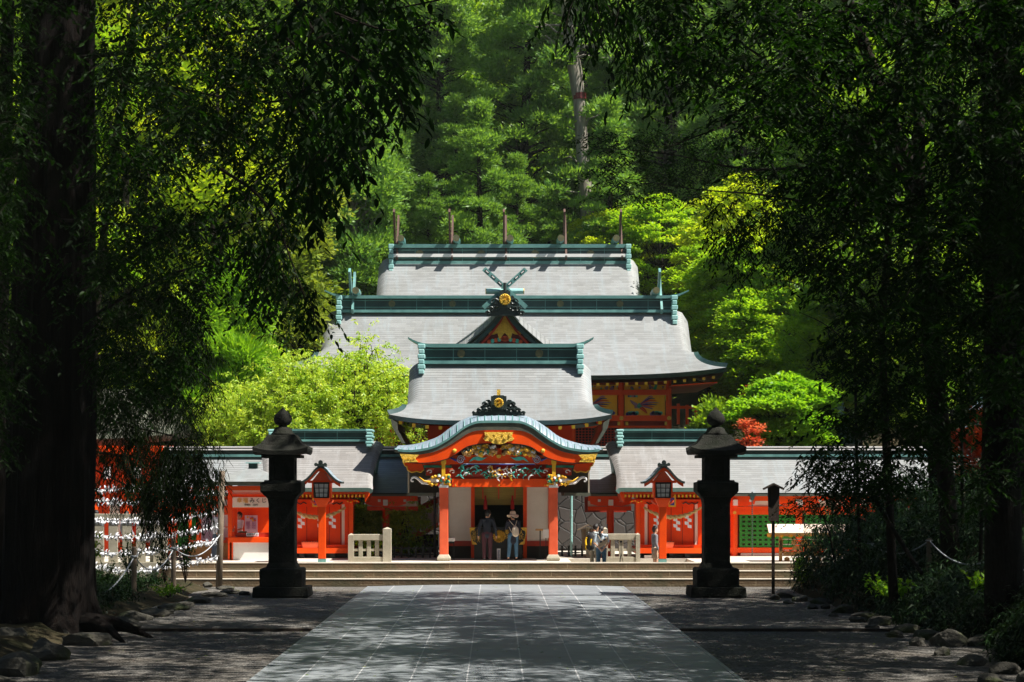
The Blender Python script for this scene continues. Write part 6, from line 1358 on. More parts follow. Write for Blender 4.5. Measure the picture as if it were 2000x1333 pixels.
def leaf_quads(C, D, Nn, Ln, W):
    """Pointed leaf: base, widest point either side, tip."""
    D = unit(D); S_ = unit(np.cross(D, Nn)); Nn = np.cross(S_, D)
    Ln = np.asarray(Ln).reshape(-1, 1); W = np.asarray(W).reshape(-1, 1)
    b = C; m = C + D * Ln * 0.48
    V = np.stack([b, m + S_ * W * 0.5 + Nn * W * 0.12, C + D * Ln - Nn * Ln * 0.06, m - S_ * W * 0.5 + Nn * W * 0.12], 1)
    return V
def leaf_fine(C, D, Nn, Ln, W):
    """Rounder leaf folded along its midrib: two quads, eight corners."""
    D = unit(D); S_ = unit(np.cross(D, Nn)); Nn = np.cross(S_, D); Ln = np.asarray(Ln).reshape(-1, 1); W = np.asarray(W).reshape(-1, 1)
    tip = C + D * Ln - Nn * Ln * 0.10; a = C + D * Ln * 0.28; b = C + D * Ln * 0.68 - Nn * Ln * 0.03; h = []
    for s in (1, -1): h.append(np.stack([C, a + S_ * W * 0.46 * s + Nn * W * 0.14, b + S_ * W * 0.40 * s + Nn * W * 0.12, tip], 1))
    return np.concatenate(h)
def leaves_obj(name, parts, m, parent, origin=(0, 0, 0)):
    V = np.concatenate([p[0] for p in parts]); T = np.concatenate([p[1] for p in parts]); n = len(V)
    return np_mesh(name, V.reshape(-1, 3) - np.array(origin), np.arange(4 * n).reshape(n, 4), m, T, parent)
def clump_leaves(rg, C, Rr, n, L_, W_, mode='out', tone0=None):
    """Scatter n leaves over the outer shell of ellipsoidal clumps."""
    k = len(C); Rr = np.asarray(Rr, dtype=float); 
    if Rr.ndim == 1: Rr = np.stack([Rr, Rr, Rr * 0.75], 1)
    p = (Rr[:, 0] * Rr[:, 2]); idx = rg.choice(k, n, p=p / p.sum())
    d = unit(rg.normal(size=(n, 3))); d[:, 2] = np.where(d[:, 2] < -0.35, -d[:, 2] * 0.6, d[:, 2]); d = unit(d)
    q = rg.uniform(0.45, 1.0, n) ** 0.6; q = np.where(rg.random(n) < 0.16, rg.uniform(0.95, 1.5, n), q)
    lump = 1 + 0.22 * np.sin(d[:, 0] * 5 + idx) * np.sin(d[:, 1] * 6 + idx * 2) + 0.15 * np.sin(d[:, 2] * 9 + idx)
    P = C[idx] + d * Rr[idx] * (q * lump)[:, None]
    jit = rg.normal(size=(n, 3))
    if mode == 'out': D = unit(d + jit * 0.5 + np.array([0, 0, 0.15])); Nn = unit(d + jit[:, ::-1] * 0.6)
    elif mode == 'cedar': D = unit(d * 0.9 + jit * 0.35 + np.array([0, 0, 0.30])); Nn = unit(jit[:, ::-1] + d * 0.8)
    elif mode == 'flat': D = unit(d * np.array([1, 1, 0.15]) + jit * 0.35); Nn = unit(np.array([0, 0, 1.0]) + jit[:, ::-1] * 0.45)
    elif mode == 'droop': D = unit(d * 0.4 + jit * 0.25 + np.array([0, 0, -1.0])); Nn = unit(d + jit[:, ::-1] * 0.5)
    V = leaf_quads(P, D, Nn, L_ * rg.uniform(0.7, 1.3, n), W_ * rg.uniform(0.7, 1.25, n))
    ct = rg.uniform(0.1, 0.75, k)[idx]; T = np.clip(ct + rg.normal(0, 0.2, n), 0, 1)
    return V, T
def trunk_obj(pts, rad, m, parent, limbs=(), n=10, name='trunk'):
    mb = MB(); mb.tube(pts, rad, n)
    o = mb.build(name, m, parent, smooth=True)
    return o
def limbs_obj(lst, m, parent, name='limb'):
    mb = MB()
    for pts, r in lst: mb.tube(pts, r, 5)
    return mb.build(name, m, parent, smooth=True) if mb.v else None
def branchy(p0, p1, r0, rr, sag=0.0, wob=0.15, n=6):
    a, b = Vector(p0), Vector(p1); L_ = (b - a).length; out = []
    for i in range(n):
        t = i / (n - 1); p = a.lerp(b, t); w = wob * L_ * 0.2 * math.sin(math.pi * t)
        out.append((p.x + rr.uniform(-w, w), p.y + rr.uniform(-w, w), p.z + sag * math.sin(math.pi * t) + rr.uniform(-w, w)))
    return out, [r0 * (1 - 0.8 * i / (n - 1)) for i in range(n)]
def make_tree(name, kind, H, Rad, seed, matname, nleaf, L_, W_, mode, nclump=45, base=0.2, bark='barkd', trunk_r=0.3, shape='cone', flat=0.7, label=None, cat='tree', group=None, cr=(0.7, 1.3), lean=(0, 0)):
    rg = np.random.default_rng(seed); rr = random.Random(seed)
    t = thing(name, label, cat, (0, 0, 0), group); C = []; Rc = []; lim = []
    for i in range(nclump):
        q = rr.random() ** (0.85 if shape == 'cone' else 1.0); z = H * (base + (1 - base) * q)
        if shape == 'cone': rmax = Rad * (1 - q) ** 0.65 + 0.25
        elif shape == 'round': rmax = Rad * math.sqrt(max(0.02, 1 - (2 * q - 0.85) ** 2 / 1.4))
        else: rmax = Rad * (0.55 + 0.45 * math.sin(math.pi * min(1, q * 0.9 + 0.15)))
        a = rr.uniform(0, 6.283); d = rmax * rr.uniform(0.45, 1.0) if q < 0.93 else 0.1
        rc = rr.uniform(*cr) * (1.0 if shape != 'cone' else (1.15 - 0.5 * q))
        c = (d * math.cos(a) + lean[0] * q, d * math.sin(a) + lean[1] * q, z); C.append(c); Rc.append((rc, rc, rc * flat))
        s = (lean[0] * q * 0.7, lean[1] * q * 0.7, max(0.3, z - d * (0.35 if shape == 'cone' else 0.8))); lim.append(branchy(s, (c[0] * 0.95, c[1] * 0.95, c[2]), trunk_r * 0.28 * (1.2 - q), rr, 0.0, 0.5, 5))
    C = np.array(C); Rc = np.array(Rc)
    leaves_obj('crown', [clump_leaves(rg, C, Rc, nleaf, L_, W_, mode)], LM[matname], t)
    pts = [(lean[0] * q + 0.12 * math.sin(q * 7 + seed), lean[1] * q + 0.1 * math.cos(q * 6), H * 0.97 * q) for q in np.linspace(0, 1, 9)]
    tr = trunk_obj(pts, [trunk_r * (1.35 if i == 0 else 1) * (1 - 0.85 * i / 8) for i in range(9)], M[bark], t)
    limbs_obj(lim, M[bark], tr); return t
def place(proto, x, y, z, s, rz, first, label=None, sz=None):
    o = proto if first else copy_tree(proto)
    o.location = (x, y, z); o.rotation_euler = (0, 0, rz); o.scale = (s, s, sz or s)
    if label: o['label'] = label
    return o
rt = random.Random(77)
# ---- forest on the hill: cedars, broadleaf trees
GC = 'dark cedars on the hill'; LC = 'dark green cedar on the forested hill behind the shrine roofs'
GB = 'broadleaf trees on the hill'; LB_ = 'round bushy broadleaf tree on the forested hill behind the shrine'
protos = [make_tree('cedar_tree', 'c', 22, 3.5, s, mn, 52000, 0.27, 0.075, 'cedar', 150, 0.08, 'bark', 0.42, 'cone', 0.55, LC, 'tree', GC, (0.4, 0.95)) for s, mn in ((1, 'cedar'), (2, 'cedar'), (3, 'cedarl'))]
protob = [make_tree('broadleaf_tree', 'b', 13, 4.6, s, mn, 26000, 0.26, 0.17, 'out', 60, 0.22, 'barkd', 0.35, 'round', 0.7, LB_, 'tree', GB, (0.9, 1.6)) for s, mn in ((4, 'broad'), (5, 'olive'))]
used = set(); placed = []
def forest(x, y, kind=None, s=None):
    if kind is None: kind = rt.choice([0, 0, 1, 1, 2, 3, 3, 4])
    pr = (protos + protob)[kind]; f = kind not in used; used.add(kind)
    s = s or rt.uniform(0.8, 1.2); place(pr, x, y, hz(x, y) - 0.5, s, rt.uniform(0, 6.28), f); placed.append((x, y))
for y in np.arange(108, 176, 7.5):
    half = 0.27 * y + 3; n = int(half * 2 / 6.0)
    for i in range(n + 1):
        x = -half + 2 * half * i / n + rt.uniform(-1.5, 1.5)
        if -10 < x < 12: k = rt.choice([0, 0, 1, 1, 0, 2, 3])
        elif x <= -10: k = rt.choice([2, 3, 4, 3, 1, 2])
        else: k = rt.choice([0, 1, 3, 0, 3, 2])
        forest(x, y + rt.uniform(-2, 2), k)

for u, y, k, sc_ in ((780, 110, 0, 0.72), (835, 109, 1, 0.66), (890, 112, 0, 0.78), (945, 109.5, 1, 0.62), (1010, 110, 0, 0.66), (1070, 109, 1, 0.6), (860, 118, 2, 0.95), (740, 114, 2, 0.85), (1180, 116, 0, 0.8), (1240, 120, 1, 0.8), (1320, 118, 0, 0.8)):  # extra cedars right behind the roofs
    forest(PX(u, y), y, k, sc_)
# ---- feature trees
def feat(name, kind, u, vtop, vbase, Y, wpx, seed, mn, nleaf, L_, W_, mode, nclump, label, zb=None, **k):
    s = F / Y; z0 = PZ(vbase, Y) if zb is None else zb; H = PZ(vtop, Y) - z0; t = make_tree(name, kind, H, wpx / s / 2, seed, mn, nleaf, L_, W_, mode, nclump, label=label, **k)
    t.location = (PX(u, Y), Y, z0); return t
feat('cedar_tree', 'c', 690, 195, 640, 107, 185, 31, 'cedarl', 40000, 0.30, 0.10, 'cedar', 90, 'tall light green cedar left of the five finials of the rear roof', base=0.05, bark='barkg', shape='full', cr=(0.6, 1.15), flat=0.8)
feat('broadleaf_tree', 'b', 560, 440, 700, 90, 150, 32, 'olive', 20000, 0.26, 0.17, 'out', 34, 'yellow green bushy tree left of the worship hall, behind the bright cedar', base=0.15, shape='round', cr=(0.5, 0.9))
feat('broadleaf_tree', 'b', 590, 620, 760, 88, 170, 37, 'olive', 16000, 0.24, 0.10, 'out', 30, 'olive green tree low beside the left end of the worship hall', base=0.1, shape='round', cr=(0.5, 0.8))
feat('cedar_tree', 'c', 448, 520, 850, 80, 165, 33, 'cedarb', 34000, 0.30, 0.06, 'cedar', 60, 'bright green feathery cedar on the left, above the fortune stall', base=0.12, shape='full', cr=(0.45, 0.8), flat=0.85)
feat('cedar_tree', 'c', 395, 600, 900, 79, 120, 39, 'cedarb', 18000, 0.30, 0.06, 'cedar', 40, 'smaller bright feathery cedar half hidden by the dark leaves on the left', base=0.12, shape='full', cr=(0.4, 0.7), flat=0.85)
for i, (u, vt, w, mn, lb) in enumerate(((60, -260, 420, 'maple', 'big sunlit broadleaf tree seen through the leaves beside the giant cedar trunk'), (250, -200, 380, 'mapley', 'sunlit green tree glimpsed behind the dark leaves right of the giant cedar trunk'), (420, 60, 300, 'mapley', 'sunlit broadleaf tree behind the dark hanging leaves'),
                                     (300, 380, 330, 'maple', 'low yellow green tree behind the dark leaves right of the giant trunk'), (60, 350, 300, 'maple', 'low sunlit tree seen left of the giant cedar trunk'), (520, 230, 220, 'olive', 'pale yellow green tree behind the dark leaves, left of the light cedar'))):
    feat('broadleaf_tree', 'b', u, vt, 900, 84 + i * 2.5, w, 50 + i, mn, 24000, 0.30, 0.19, 'out', 55, lb, zb=3.9, base=0.12, shape='round', cr=(0.8, 1.5))
# weeping tree: hanging strands
def weeping(u, vtop, Y, wpx, seed, label, zb, n_arch=46, mn='weep'):
    rg = np.random.default_rng(seed); rr = random.Random(seed); s = F / Y; R_ = wpx / s / 2; H = PZ(vtop, Y) - zb
    t = thing('weeping_tree', label, 'tree', (0, 0, 0)); parts = []; lim = []
    for i in range(n_arch):
        a = rr.uniform(0, 6.283); rd = R_ * rr.uniform(0.25, 1.0); top = H * rr.uniform(0.72, 1.03) * (1 - 0.28 * (rd / R_) ** 2); ex, ey = rd * math.cos(a), rd * math.sin(a) * 0.8
        c = [(0, 0, H * 0.35), (ex * 0.35, ey * 0.35, top * 0.85), (ex * 0.75, ey * 0.75, top), (ex, ey, top * 0.85), (ex * 1.12, ey * 1.12, top * 0.62)]
        arch = smooth_curve(c, 6); lim.append((arch, [0.022 * (1 - 0.9 * k / (len(arch) - 1)) + 0.003 for k in range(len(arch))]))
        for k in range(26):
            q = rr.randrange(6, len(arch)); p = np.array(arch[q]) + rg.normal(0, 0.32, 3) + np.array([0, 0, 0.1]); Ln = rr.uniform(0.2, 0.95); m = int(Ln * 34)
            tt = np.linspace(0, 1, m)[:, None]; drift = np.array([rr.uniform(-0.9, 0.9), rr.uniform(-0.7, 0.7), rr.uniform(-1.0, 0.35)])
            P = p + drift * tt * Ln + rg.normal(0, 0.035, (m, 3)); D = unit(rg.normal(size=(m, 3)) * np.array([1, 1, 0.5]) + np.array([0, 0, -0.7]))
            parts.append((leaf_quads(P, D, rg.normal(size=(m, 3)), rg.uniform(0.10, 0.19, m), rg.uniform(0.035, 0.06, m)), np.clip(rr.random() + rg.normal(0, 0.25, m), 0, 1)))
    leaves_obj('crown', parts, LM[mn], t); tr = trunk_obj([(0, 0, -0.1), (0.1, 0, H * 0.25), (-0.05, 0.1, H * 0.5)], [0.22, 0.17, 0.1], M['barkd'], t); limbs_obj(lim, M['barkd'], tr); t.location = (PX(u, Y), Y, zb); return t
weeping(700, 655, 77, 240, 61, 'bright yellow green weeping tree rising before the left of the worship hall roof', 2.5, 60)
weeping(575, 700, 76.5, 230, 62, 'bright weeping tree between the left stone lantern and the feathery cedar', 2.5, 50)
weeping(470, 745, 77.0, 200, 63, 'low weeping tree above the gallery ridge on the left', 2.5, 36)
weeping(722, 985, 73.4, 90, 64, 'small weeping branch tree seen through the gap beside the left small shrine', 0.8, 16)
weeping(790, 975, 72.6, 60, 65, 'slender weeping sapling hanging beside the left gate column', 0.8, 9)
# maples on the right with flat layered sprays
for i, (u, vt, vb, Y, w, mn, lb) in enumerate((
    (1200, 415, 560, 109, 190, 'mapley', 'bright yellow green maple just right of the rear roof, lowest of the group'),
    (1290, 392, 620, 107, 250, 'maple', 'bright maple with thin trunks right of the rear roof finials'),
    (1450, 350, 700, 100, 260, 'mapley', 'tall yellow maple rising highest among the bright maples'),
    (1415, 500, 800, 97, 230, 'maple', 'bright layered maple beside the right end of the worship hall'),
    (1520, 480, 850, 90, 260, 'mapleg', 'green layered maple partly behind the dark right hand leaves'),
    (1470, 620, 860, 94, 190, 'mapleg', 'shady green maple below the eaves corner of the worship hall'),
    (1462, 575, 830, 88, 130, 'maple', 'slim luminous maple standing just right of the worship hall eaves'),
    (1425, 470, 760, 95.5, 150, 'maple', 'bright maple directly behind the right end of the worship hall ridge'),
    (1540, 745, 900, 79.5, 215, 'mapleg', 'low spreading maple over the small dark green roof'),
    (1640, 560, 900, 84, 300, 'maple', 'green maple glimpsed through the evergreen leaves on the right'),
    (1780, 420, 900, 82, 330, 'broad', 'sunlit tree glimpsed behind the dark right trunks'),
    (1680, 100, 900, 90, 360, 'broad', 'tall broadleaf tree behind the dark right canopy'),
    (1900, 60, 900, 88, 360, 'broad', 'tall broadleaf tree far right behind the dark trunks'))):
    big = mn == 'broad'
    feat('maple_tree' if not big else 'broadleaf_tree', 'm', u, vt, vb, Y, w, 80 + i, mn, 42000, 0.15 if not big else 0.3, 0.11 if not big else 0.19, 'flat' if not big else 'out', (120 if 'low spreading' in lb else 260) if not big else 55, lb, zb=None if not big else 3.9, base=0.18, bark='barkd', trunk_r=0.16, shape='full' if 'low spreading' in lb else 'round', flat=0.5 if not big else 0.75, cr=(0.25, 0.6) if not big else (0.8, 1.5))
feat('maple_tree', 'm', 1462, 822, 960, 77.2, 70, 101, 'red', 2600, 0.13, 0.09, 'flat', 26, 'small red maple above the gallery ridge beside the stone lantern', base=0.1, shape='round', trunk_r=0.05, cr=(0.2, 0.4), flat=0.6)
feat('maple_tree', 'm', 1482, 755, 880, 81.5, 46, 102, 'red', 3000, 0.13, 0.10, 'flat', 18, 'slender red maple at the corner of the small dark green roof', base=0.3, shape='round', trunk_r=0.05, cr=(0.2, 0.35), flat=0.6)
feat('maple_tree', 'm', 1925, 815, 960, 60, 150, 103, 'orange', 9000, 0.12, 0.09, 'flat', 34, 'orange maple glimpsed between the dark right trunks', base=0.1, shape='round', trunk_r=0.06, cr=(0.25, 0.5), flat=0.6, zb=0.8) if False else \
feat('maple_tree', 'm', 1925, 815, 960, 60, 150, 103, 'orange', 9000, 0.12, 0.09, 'flat', 34, 'orange maple glimpsed between the dark right trunks', base=0.1, shape='round', trunk_r=0.06, cr=(0.25, 0.5), flat=0.6)
feat('broadleaf_shrub', 'b', 1392, 800, 880, 82.5, 80, 104, 'broad', 7000, 0.2, 0.12, 'out', 24, 'dark leafy shrub under the right eaves of the worship hall', base=0.05, shape='round', trunk_r=0.05, cr=(0.3, 0.6))
# pale bare cedar trunk in the middle distance
Y = 112.0; t = thing('old_cedar', 'old cedar with pale bare trunk and dark metal band, right of centre on the hill', 'tree', (PX(1150, Y), Y, hz(PX(1150, Y), Y))); o0 = t.location
pts = [(1156, 620), (1149, 440), (1140, 330), (1131, 200), (1125, 150), (1115, 90), (1105, 20), (1100, -60)]; W = [16, 14, 12.5, 11.5, 14, 13, 9, 5]
mb = MB(); mb.tube([Vector(P3(u, v, Y)) - o0 + o0 for u, v in pts], [w / (F / Y) for w in W], 12); tr = mb.build('trunk', M['barkg'], t, smooth=True)
MB().tube([P3(1132, 195, Y), P3(1131, 183, Y)], 13.5 * Y / F, 12).build('metal_band', M['maroon'], tr)
rr = random.Random(9); rg = np.random.default_rng(9); lim = []; C = []; Rc = []
for i in range(46):
    v = rr.choice([rr.uniform(-60, 120), rr.uniform(-60, 40), rr.uniform(230, 460)]); side = rr.choice([-1, 1]); L_ = rr.uniform(30, 110) if v < 200 else rr.uniform(15, 70)
    u0_ = float(np.interp(v, [p[1] for p in pts[::-1]], [p[0] for p in pts[::-1]])); a = Vector(P3(u0_, v, Y)); b = Vector(P3(u0_ + side * L_, v - rr.uniform(-5, 35), Y + rr.uniform(-2, 2.5)))
    lim.append(branchy(a, b, 0.09, rr, 0.1, 0.4, 5)); C.append(tuple(b - o0)); Rc.append(rr.uniform(0.5, 0.95))
C = np.array(C); limbs_obj(lim, M['barkg'], tr); leaves_obj('crown', [clump_leaves(rg, C, np.array(Rc), 13000, 0.34, 0.12, 'cedar')], LM['cedarl'], t)

# ================================================================ near trees: canopy shade also put into their dark leaf colours
OPEN = [(868, -400), (1072, -400), (1085, 20), (1150, 60), (1225, 160), (1290, 250), (1335, 330), (1400, 380), (1480, 440), (1560, 560), (1600, 700), (1620, 860), (1600, 1030), (1560, 1200), (2300, 1700), (-300, 1700), (165, 1215), (165, 990), (455, 955), (420, 780), (400, 640), (480, 560), (570, 590), (610, 560), (540, 470), (600, 400), (700, 300), (760, 330), (840, 240), (850, 120)]
def in_poly(u, v, poly):
    c = np.zeros(u.shape, bool); n = len(poly)
    for i in range(n):
        x0, y0 = poly[i]; x1, y1 = poly[(i + 1) % n]
        if y0 == y1: continue
        k = ((y0 > v) != (y1 > v)) & (u < (x1 - x0) * (v - y0) / (y1 - y0) + x0); c ^= k
    return c
def proj(P): y = np.maximum(P[:, 1], 0.5); return U0 + F * P[:, 0] / y, V0 - F * (P[:, 2] - H0) / y
WIN = [(1885, 835), (1900, 785), (1965, 750), (1965, 905), (1890, 935)]
ROPE = [(1690, 1040), (1815, 1035), (1965, 1060), (2010, 1110), (2000, 1160), (1900, 1130), (1780, 1095), (1690, 1075)]
TRUNK = [(70, -400), (205, -400), (195, 300), (180, 700), (170, 1000), (10, 1000), (30, 500), (50, 200)]
def infront(P): return P[:, 1] > 2
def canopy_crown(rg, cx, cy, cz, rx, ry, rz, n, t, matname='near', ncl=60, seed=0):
    rr = random.Random(seed); C = []; Rc = []
    for i in range(ncl):
        a = rr.uniform(0, 6.283); q = math.sqrt(rr.random()); z = rr.uniform(-1, 1)
        C.append((cx + rx * q * math.cos(a), cy + ry * q * math.sin(a), cz + rz * z * math.sqrt(max(0.1, 1 - q * q)))); r = rr.uniform(1.1, 2.1); Rc.append((r, r, r * 0.55))
    C = np.array(C); V, T = clump_leaves(rg, C, np.array(Rc), n, 0.30, 0.20, 'out')
    P = V.mean(1); u, v = proj(P); jn = rg.normal(0, 25, len(P)); front = infront(P)
    keep = ~(front & in_poly(u + jn, v + jn * 0.6, OPEN)) & (P[:, 1] + 0.30 * P[:, 2] < np.where(P[:, 0] < 2.5, 60.3, 63.5) + 1.5 * np.sin(P[:, 0]) + rg.normal(0, 0.4, len(P)))
    V, T, P, u, v, front = V[keep], T[keep], P[keep], u[keep], v[keep], front[keep]
    drop = (front & in_poly(u, v, TRUNK) & (P[:, 1] < 44) & (rg.random(len(P)) < 0.85)) | (front & (in_poly(u, v, WIN) | in_poly(u, v, ROPE)) & (rg.random(len(P)) < 0.8)); V, T, P, u, v, front = [a_[~drop] for a_ in (V, T, P, u, v, front)]
    inn = front & (u > -80) & (u < 2080) & (v > -60) & (v < 1400)
    out = [(V[~inn], T[~inn])]
    Q = P[inn][::20]; k = 6
    if len(Q):
        Q = np.repeat(Q, k, 0) + rg.normal(0, 0.14, (len(Q) * k, 3)); m = len(Q)
        out.append((leaf_quads(Q, unit(rg.normal(size=(m, 3)) * np.array([1, 1, 0.7]) + np.array([0, 0, -0.35])), rg.normal(size=(m, 3)) + np.array([0, 0, 0.8]), rg.uniform(0.07, 0.13, m), rg.uniform(0.03, 0.055, m)), np.clip(rg.normal(0.5, 0.3, m), 0, 1)))
    leaves_obj('crown', out, LM[matname], t, tuple(t.location)); return C
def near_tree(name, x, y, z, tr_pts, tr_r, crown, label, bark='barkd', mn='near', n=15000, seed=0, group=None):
    t = thing(name, label, 'tree', (x, y, z), group); rg = np.random.default_rng(seed)
    tr = trunk_obj(tr_pts, tr_r, M[bark], t, n=14)
    C = None
    if crown: 
        C = canopy_crown(rg, *crown, n, t, mn, 42, seed); rr = random.Random(seed); top = Vector(tr_pts[-2]); lim = []
        for c in C[::3]:
            q = rr.uniform(0.5, 1.0); i = min(len(tr_pts) - 1, int(q * len(tr_pts))); lim.append(branchy(tr_pts[i], c, tr_r[i] * 0.3 + 0.03, rr, 0.3, 0.5, 7))
        ok = []
        for p, r in lim:
            A = np.array(p); u, v = proj(A)
            if not (infront(A) & in_poly(u, v, OPEN)).any(): ok.append((p, r))
        limbs_obj(ok, M[bark], tr)
    return t, tr
# giant cedar with buttressed base
gx0 = PX(92, 44); yc = 44.0
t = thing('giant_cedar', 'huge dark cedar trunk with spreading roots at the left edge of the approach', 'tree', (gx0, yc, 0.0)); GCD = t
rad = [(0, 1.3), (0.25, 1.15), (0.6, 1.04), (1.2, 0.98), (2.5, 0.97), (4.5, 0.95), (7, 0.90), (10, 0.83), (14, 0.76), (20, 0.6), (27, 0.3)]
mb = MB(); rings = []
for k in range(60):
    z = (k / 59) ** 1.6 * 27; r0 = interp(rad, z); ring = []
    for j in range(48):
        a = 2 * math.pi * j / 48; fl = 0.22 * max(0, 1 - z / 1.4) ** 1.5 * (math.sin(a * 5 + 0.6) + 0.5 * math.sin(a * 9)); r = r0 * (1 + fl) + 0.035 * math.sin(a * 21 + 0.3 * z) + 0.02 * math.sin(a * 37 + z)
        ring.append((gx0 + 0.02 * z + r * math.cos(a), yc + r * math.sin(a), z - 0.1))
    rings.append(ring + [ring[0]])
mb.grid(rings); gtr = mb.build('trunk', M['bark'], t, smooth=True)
for i, (u, v, u2, v2, Y2) in enumerate(((185, 1215, 300, 1254, 43.4), (170, 1225, 245, 1262, 42), (20, 1235, -60, 1290, 41.5))):
    a, b = Vector((gx0 + 0.9, yc - 0.4, 0.3)) if i < 2 else Vector((gx0 - 0.9, yc - 0.5, 0.3)), Vector((PX(u2, Y2), Y2, 0.0))
    pts = [a.lerp(b, q) + Vector((0, 0.1 * math.sin(q * 5), 0.12 * math.sin(q * 3.1) - 0.02)) for q in np.linspace(0, 1, 9)]; rm = MB(); rm.tube(pts, [0.22 * (1 - q) + 0.03 for q in np.linspace(0, 1, 9)], 8); rm.build('root', M['bark'], gtr, smooth=True)
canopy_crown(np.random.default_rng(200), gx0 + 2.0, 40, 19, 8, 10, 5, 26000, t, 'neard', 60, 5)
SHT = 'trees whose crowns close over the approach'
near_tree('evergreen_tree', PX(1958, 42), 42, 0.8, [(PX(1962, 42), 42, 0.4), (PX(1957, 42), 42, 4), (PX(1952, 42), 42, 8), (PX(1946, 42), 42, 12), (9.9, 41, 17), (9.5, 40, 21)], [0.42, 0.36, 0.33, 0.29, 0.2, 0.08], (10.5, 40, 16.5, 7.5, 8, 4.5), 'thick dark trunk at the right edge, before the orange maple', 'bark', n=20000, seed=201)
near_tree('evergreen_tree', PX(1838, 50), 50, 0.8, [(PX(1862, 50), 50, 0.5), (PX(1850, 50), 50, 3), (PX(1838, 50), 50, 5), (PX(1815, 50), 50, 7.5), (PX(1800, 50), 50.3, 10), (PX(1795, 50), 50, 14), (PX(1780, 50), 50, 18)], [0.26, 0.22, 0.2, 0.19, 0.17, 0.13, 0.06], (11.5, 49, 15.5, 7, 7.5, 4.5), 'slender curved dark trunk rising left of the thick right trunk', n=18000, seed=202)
for i, (x, y, cxx, cyy, cz, lb) in enumerate(((14, 27, 10.5, 27, 16, 'evergreen tree on the right bank arching over the near approach'), (15, 15, 11, 14, 16, 'evergreen tree on the right closest to the viewer'), (13, 3, 10, 3, 16, 'evergreen tree beside the viewer on the right'),
                                          (21, 38, 19, 38, 18, 'evergreen tree deep in the right bank'), (20, 24, 18, 22, 18, 'tall evergreen further back in the right bank'), (18, 54, 16, 52.5, 15, 'evergreen tree at the far end of the right bank'), (7, -9, 4, -8, 17, 'tree standing behind the viewer'),
                                          (-14, 28, -6, 28, 17, 'evergreen tree on the left bed arching over the approach'), (-14, 13, -7, 13, 16, 'evergreen tree on the left closest to the viewer'), (-12, 0, -5, 0, 17, 'evergreen tree beside the viewer on the left'), (-18, 52, -16, 50, 14, 'evergreen tree behind the giant cedar trunk'), (-20, 36, -18, 36, 16, 'tall evergreen deep in the left bed'))):
    near_tree('evergreen_tree', x, y, 0.3, [(x, y, 0), (x, y, 4), (x * 0.97, y, 9), (lerp(x, cxx, 0.5), lerp(y, cyy, 0.5), 13), (cxx, cyy, cz), (cxx, cyy, cz + 3)], [0.4, 0.34, 0.3, 0.24, 0.14, 0.05], (cxx, cyy, cz, 8, 8.5, 4.2), lb, n=24000 if x < 0 or cyy < 5 else 20000, seed=210 + i)
for i, (x, y, lb) in enumerate(((-24, 8, 'unseen low branched tree added left of the viewer to block skylight'), (-27, 24, 'unseen low branched tree added well left of the approach to block skylight'), (-30, 42, 'unseen low branched tree added behind the left bed to block skylight'), (24, 6, 'unseen low branched tree added right of the viewer to block skylight'), (28, 22, 'unseen low branched tree added well right of the approach to block skylight'), (30, 40, 'unseen low branched tree added behind the right bank to block skylight'),
                               (-10, -18, 'unseen low branched tree added behind the viewer on the left to block skylight'), (2, -20, 'unseen low branched tree added straight behind the viewer to block skylight'), (14, -17, 'unseen low branched tree added behind the viewer on the right to block skylight'))):
    near_tree('evergreen_tree', x, y, 0.0, [(x, y, 0), (x, y, 3), (x, y, 6), (x, y, 9), (x, y, 12)], [0.35, 0.3, 0.22, 0.15, 0.05], (x, y, 8, 7.5, 7.0, 7.5), lb, n=16000, seed=260 + i)  # out-of-frame trees added to keep low skylight off the foreground
near_tree('evergreen_tree', 12.8, 57, 0.8, [(12.8, 57, 0), (12.6, 57, 6), (12, 57, 12), (9, 54, 18), (4, 51, 21), (1, 50, 23)], [0.3, 0.26, 0.22, 0.15, 0.09, 0.04], (4.5, 50.5, 21.5, 8.0, 7.5, 2.8), 'very tall evergreen on the right arching high above the steps', n=26000, seed=290)
near_tree('evergreen_tree', 13.5, 34, 0.8, [(13.5, 34, 0), (13.4, 34, 5), (12.5, 34.5, 10), (8, 35.5, 15), (1, 36.5, 17.5), (-1, 37, 19)], [0.3, 0.26, 0.22, 0.15, 0.09, 0.04], (0.5, 37, 17.8, 6.5, 7.5, 2.4), 'tall evergreen on the right reaching right across the approach overhead', n=15000, seed=292)
near_tree('evergreen_tree', -14.5, 57, 0.3, [(-14.5, 57, 0), (-14.4, 57, 6), (-14, 57, 12), (-11, 54, 18), (-5, 51, 21), (-3, 50, 23)], [0.3, 0.26, 0.22, 0.15, 0.09, 0.04], (-6, 51, 21.5, 8.0, 7.0, 2.8), 'very tall evergreen on the left arching high above the gravel', n=20000, seed=291)
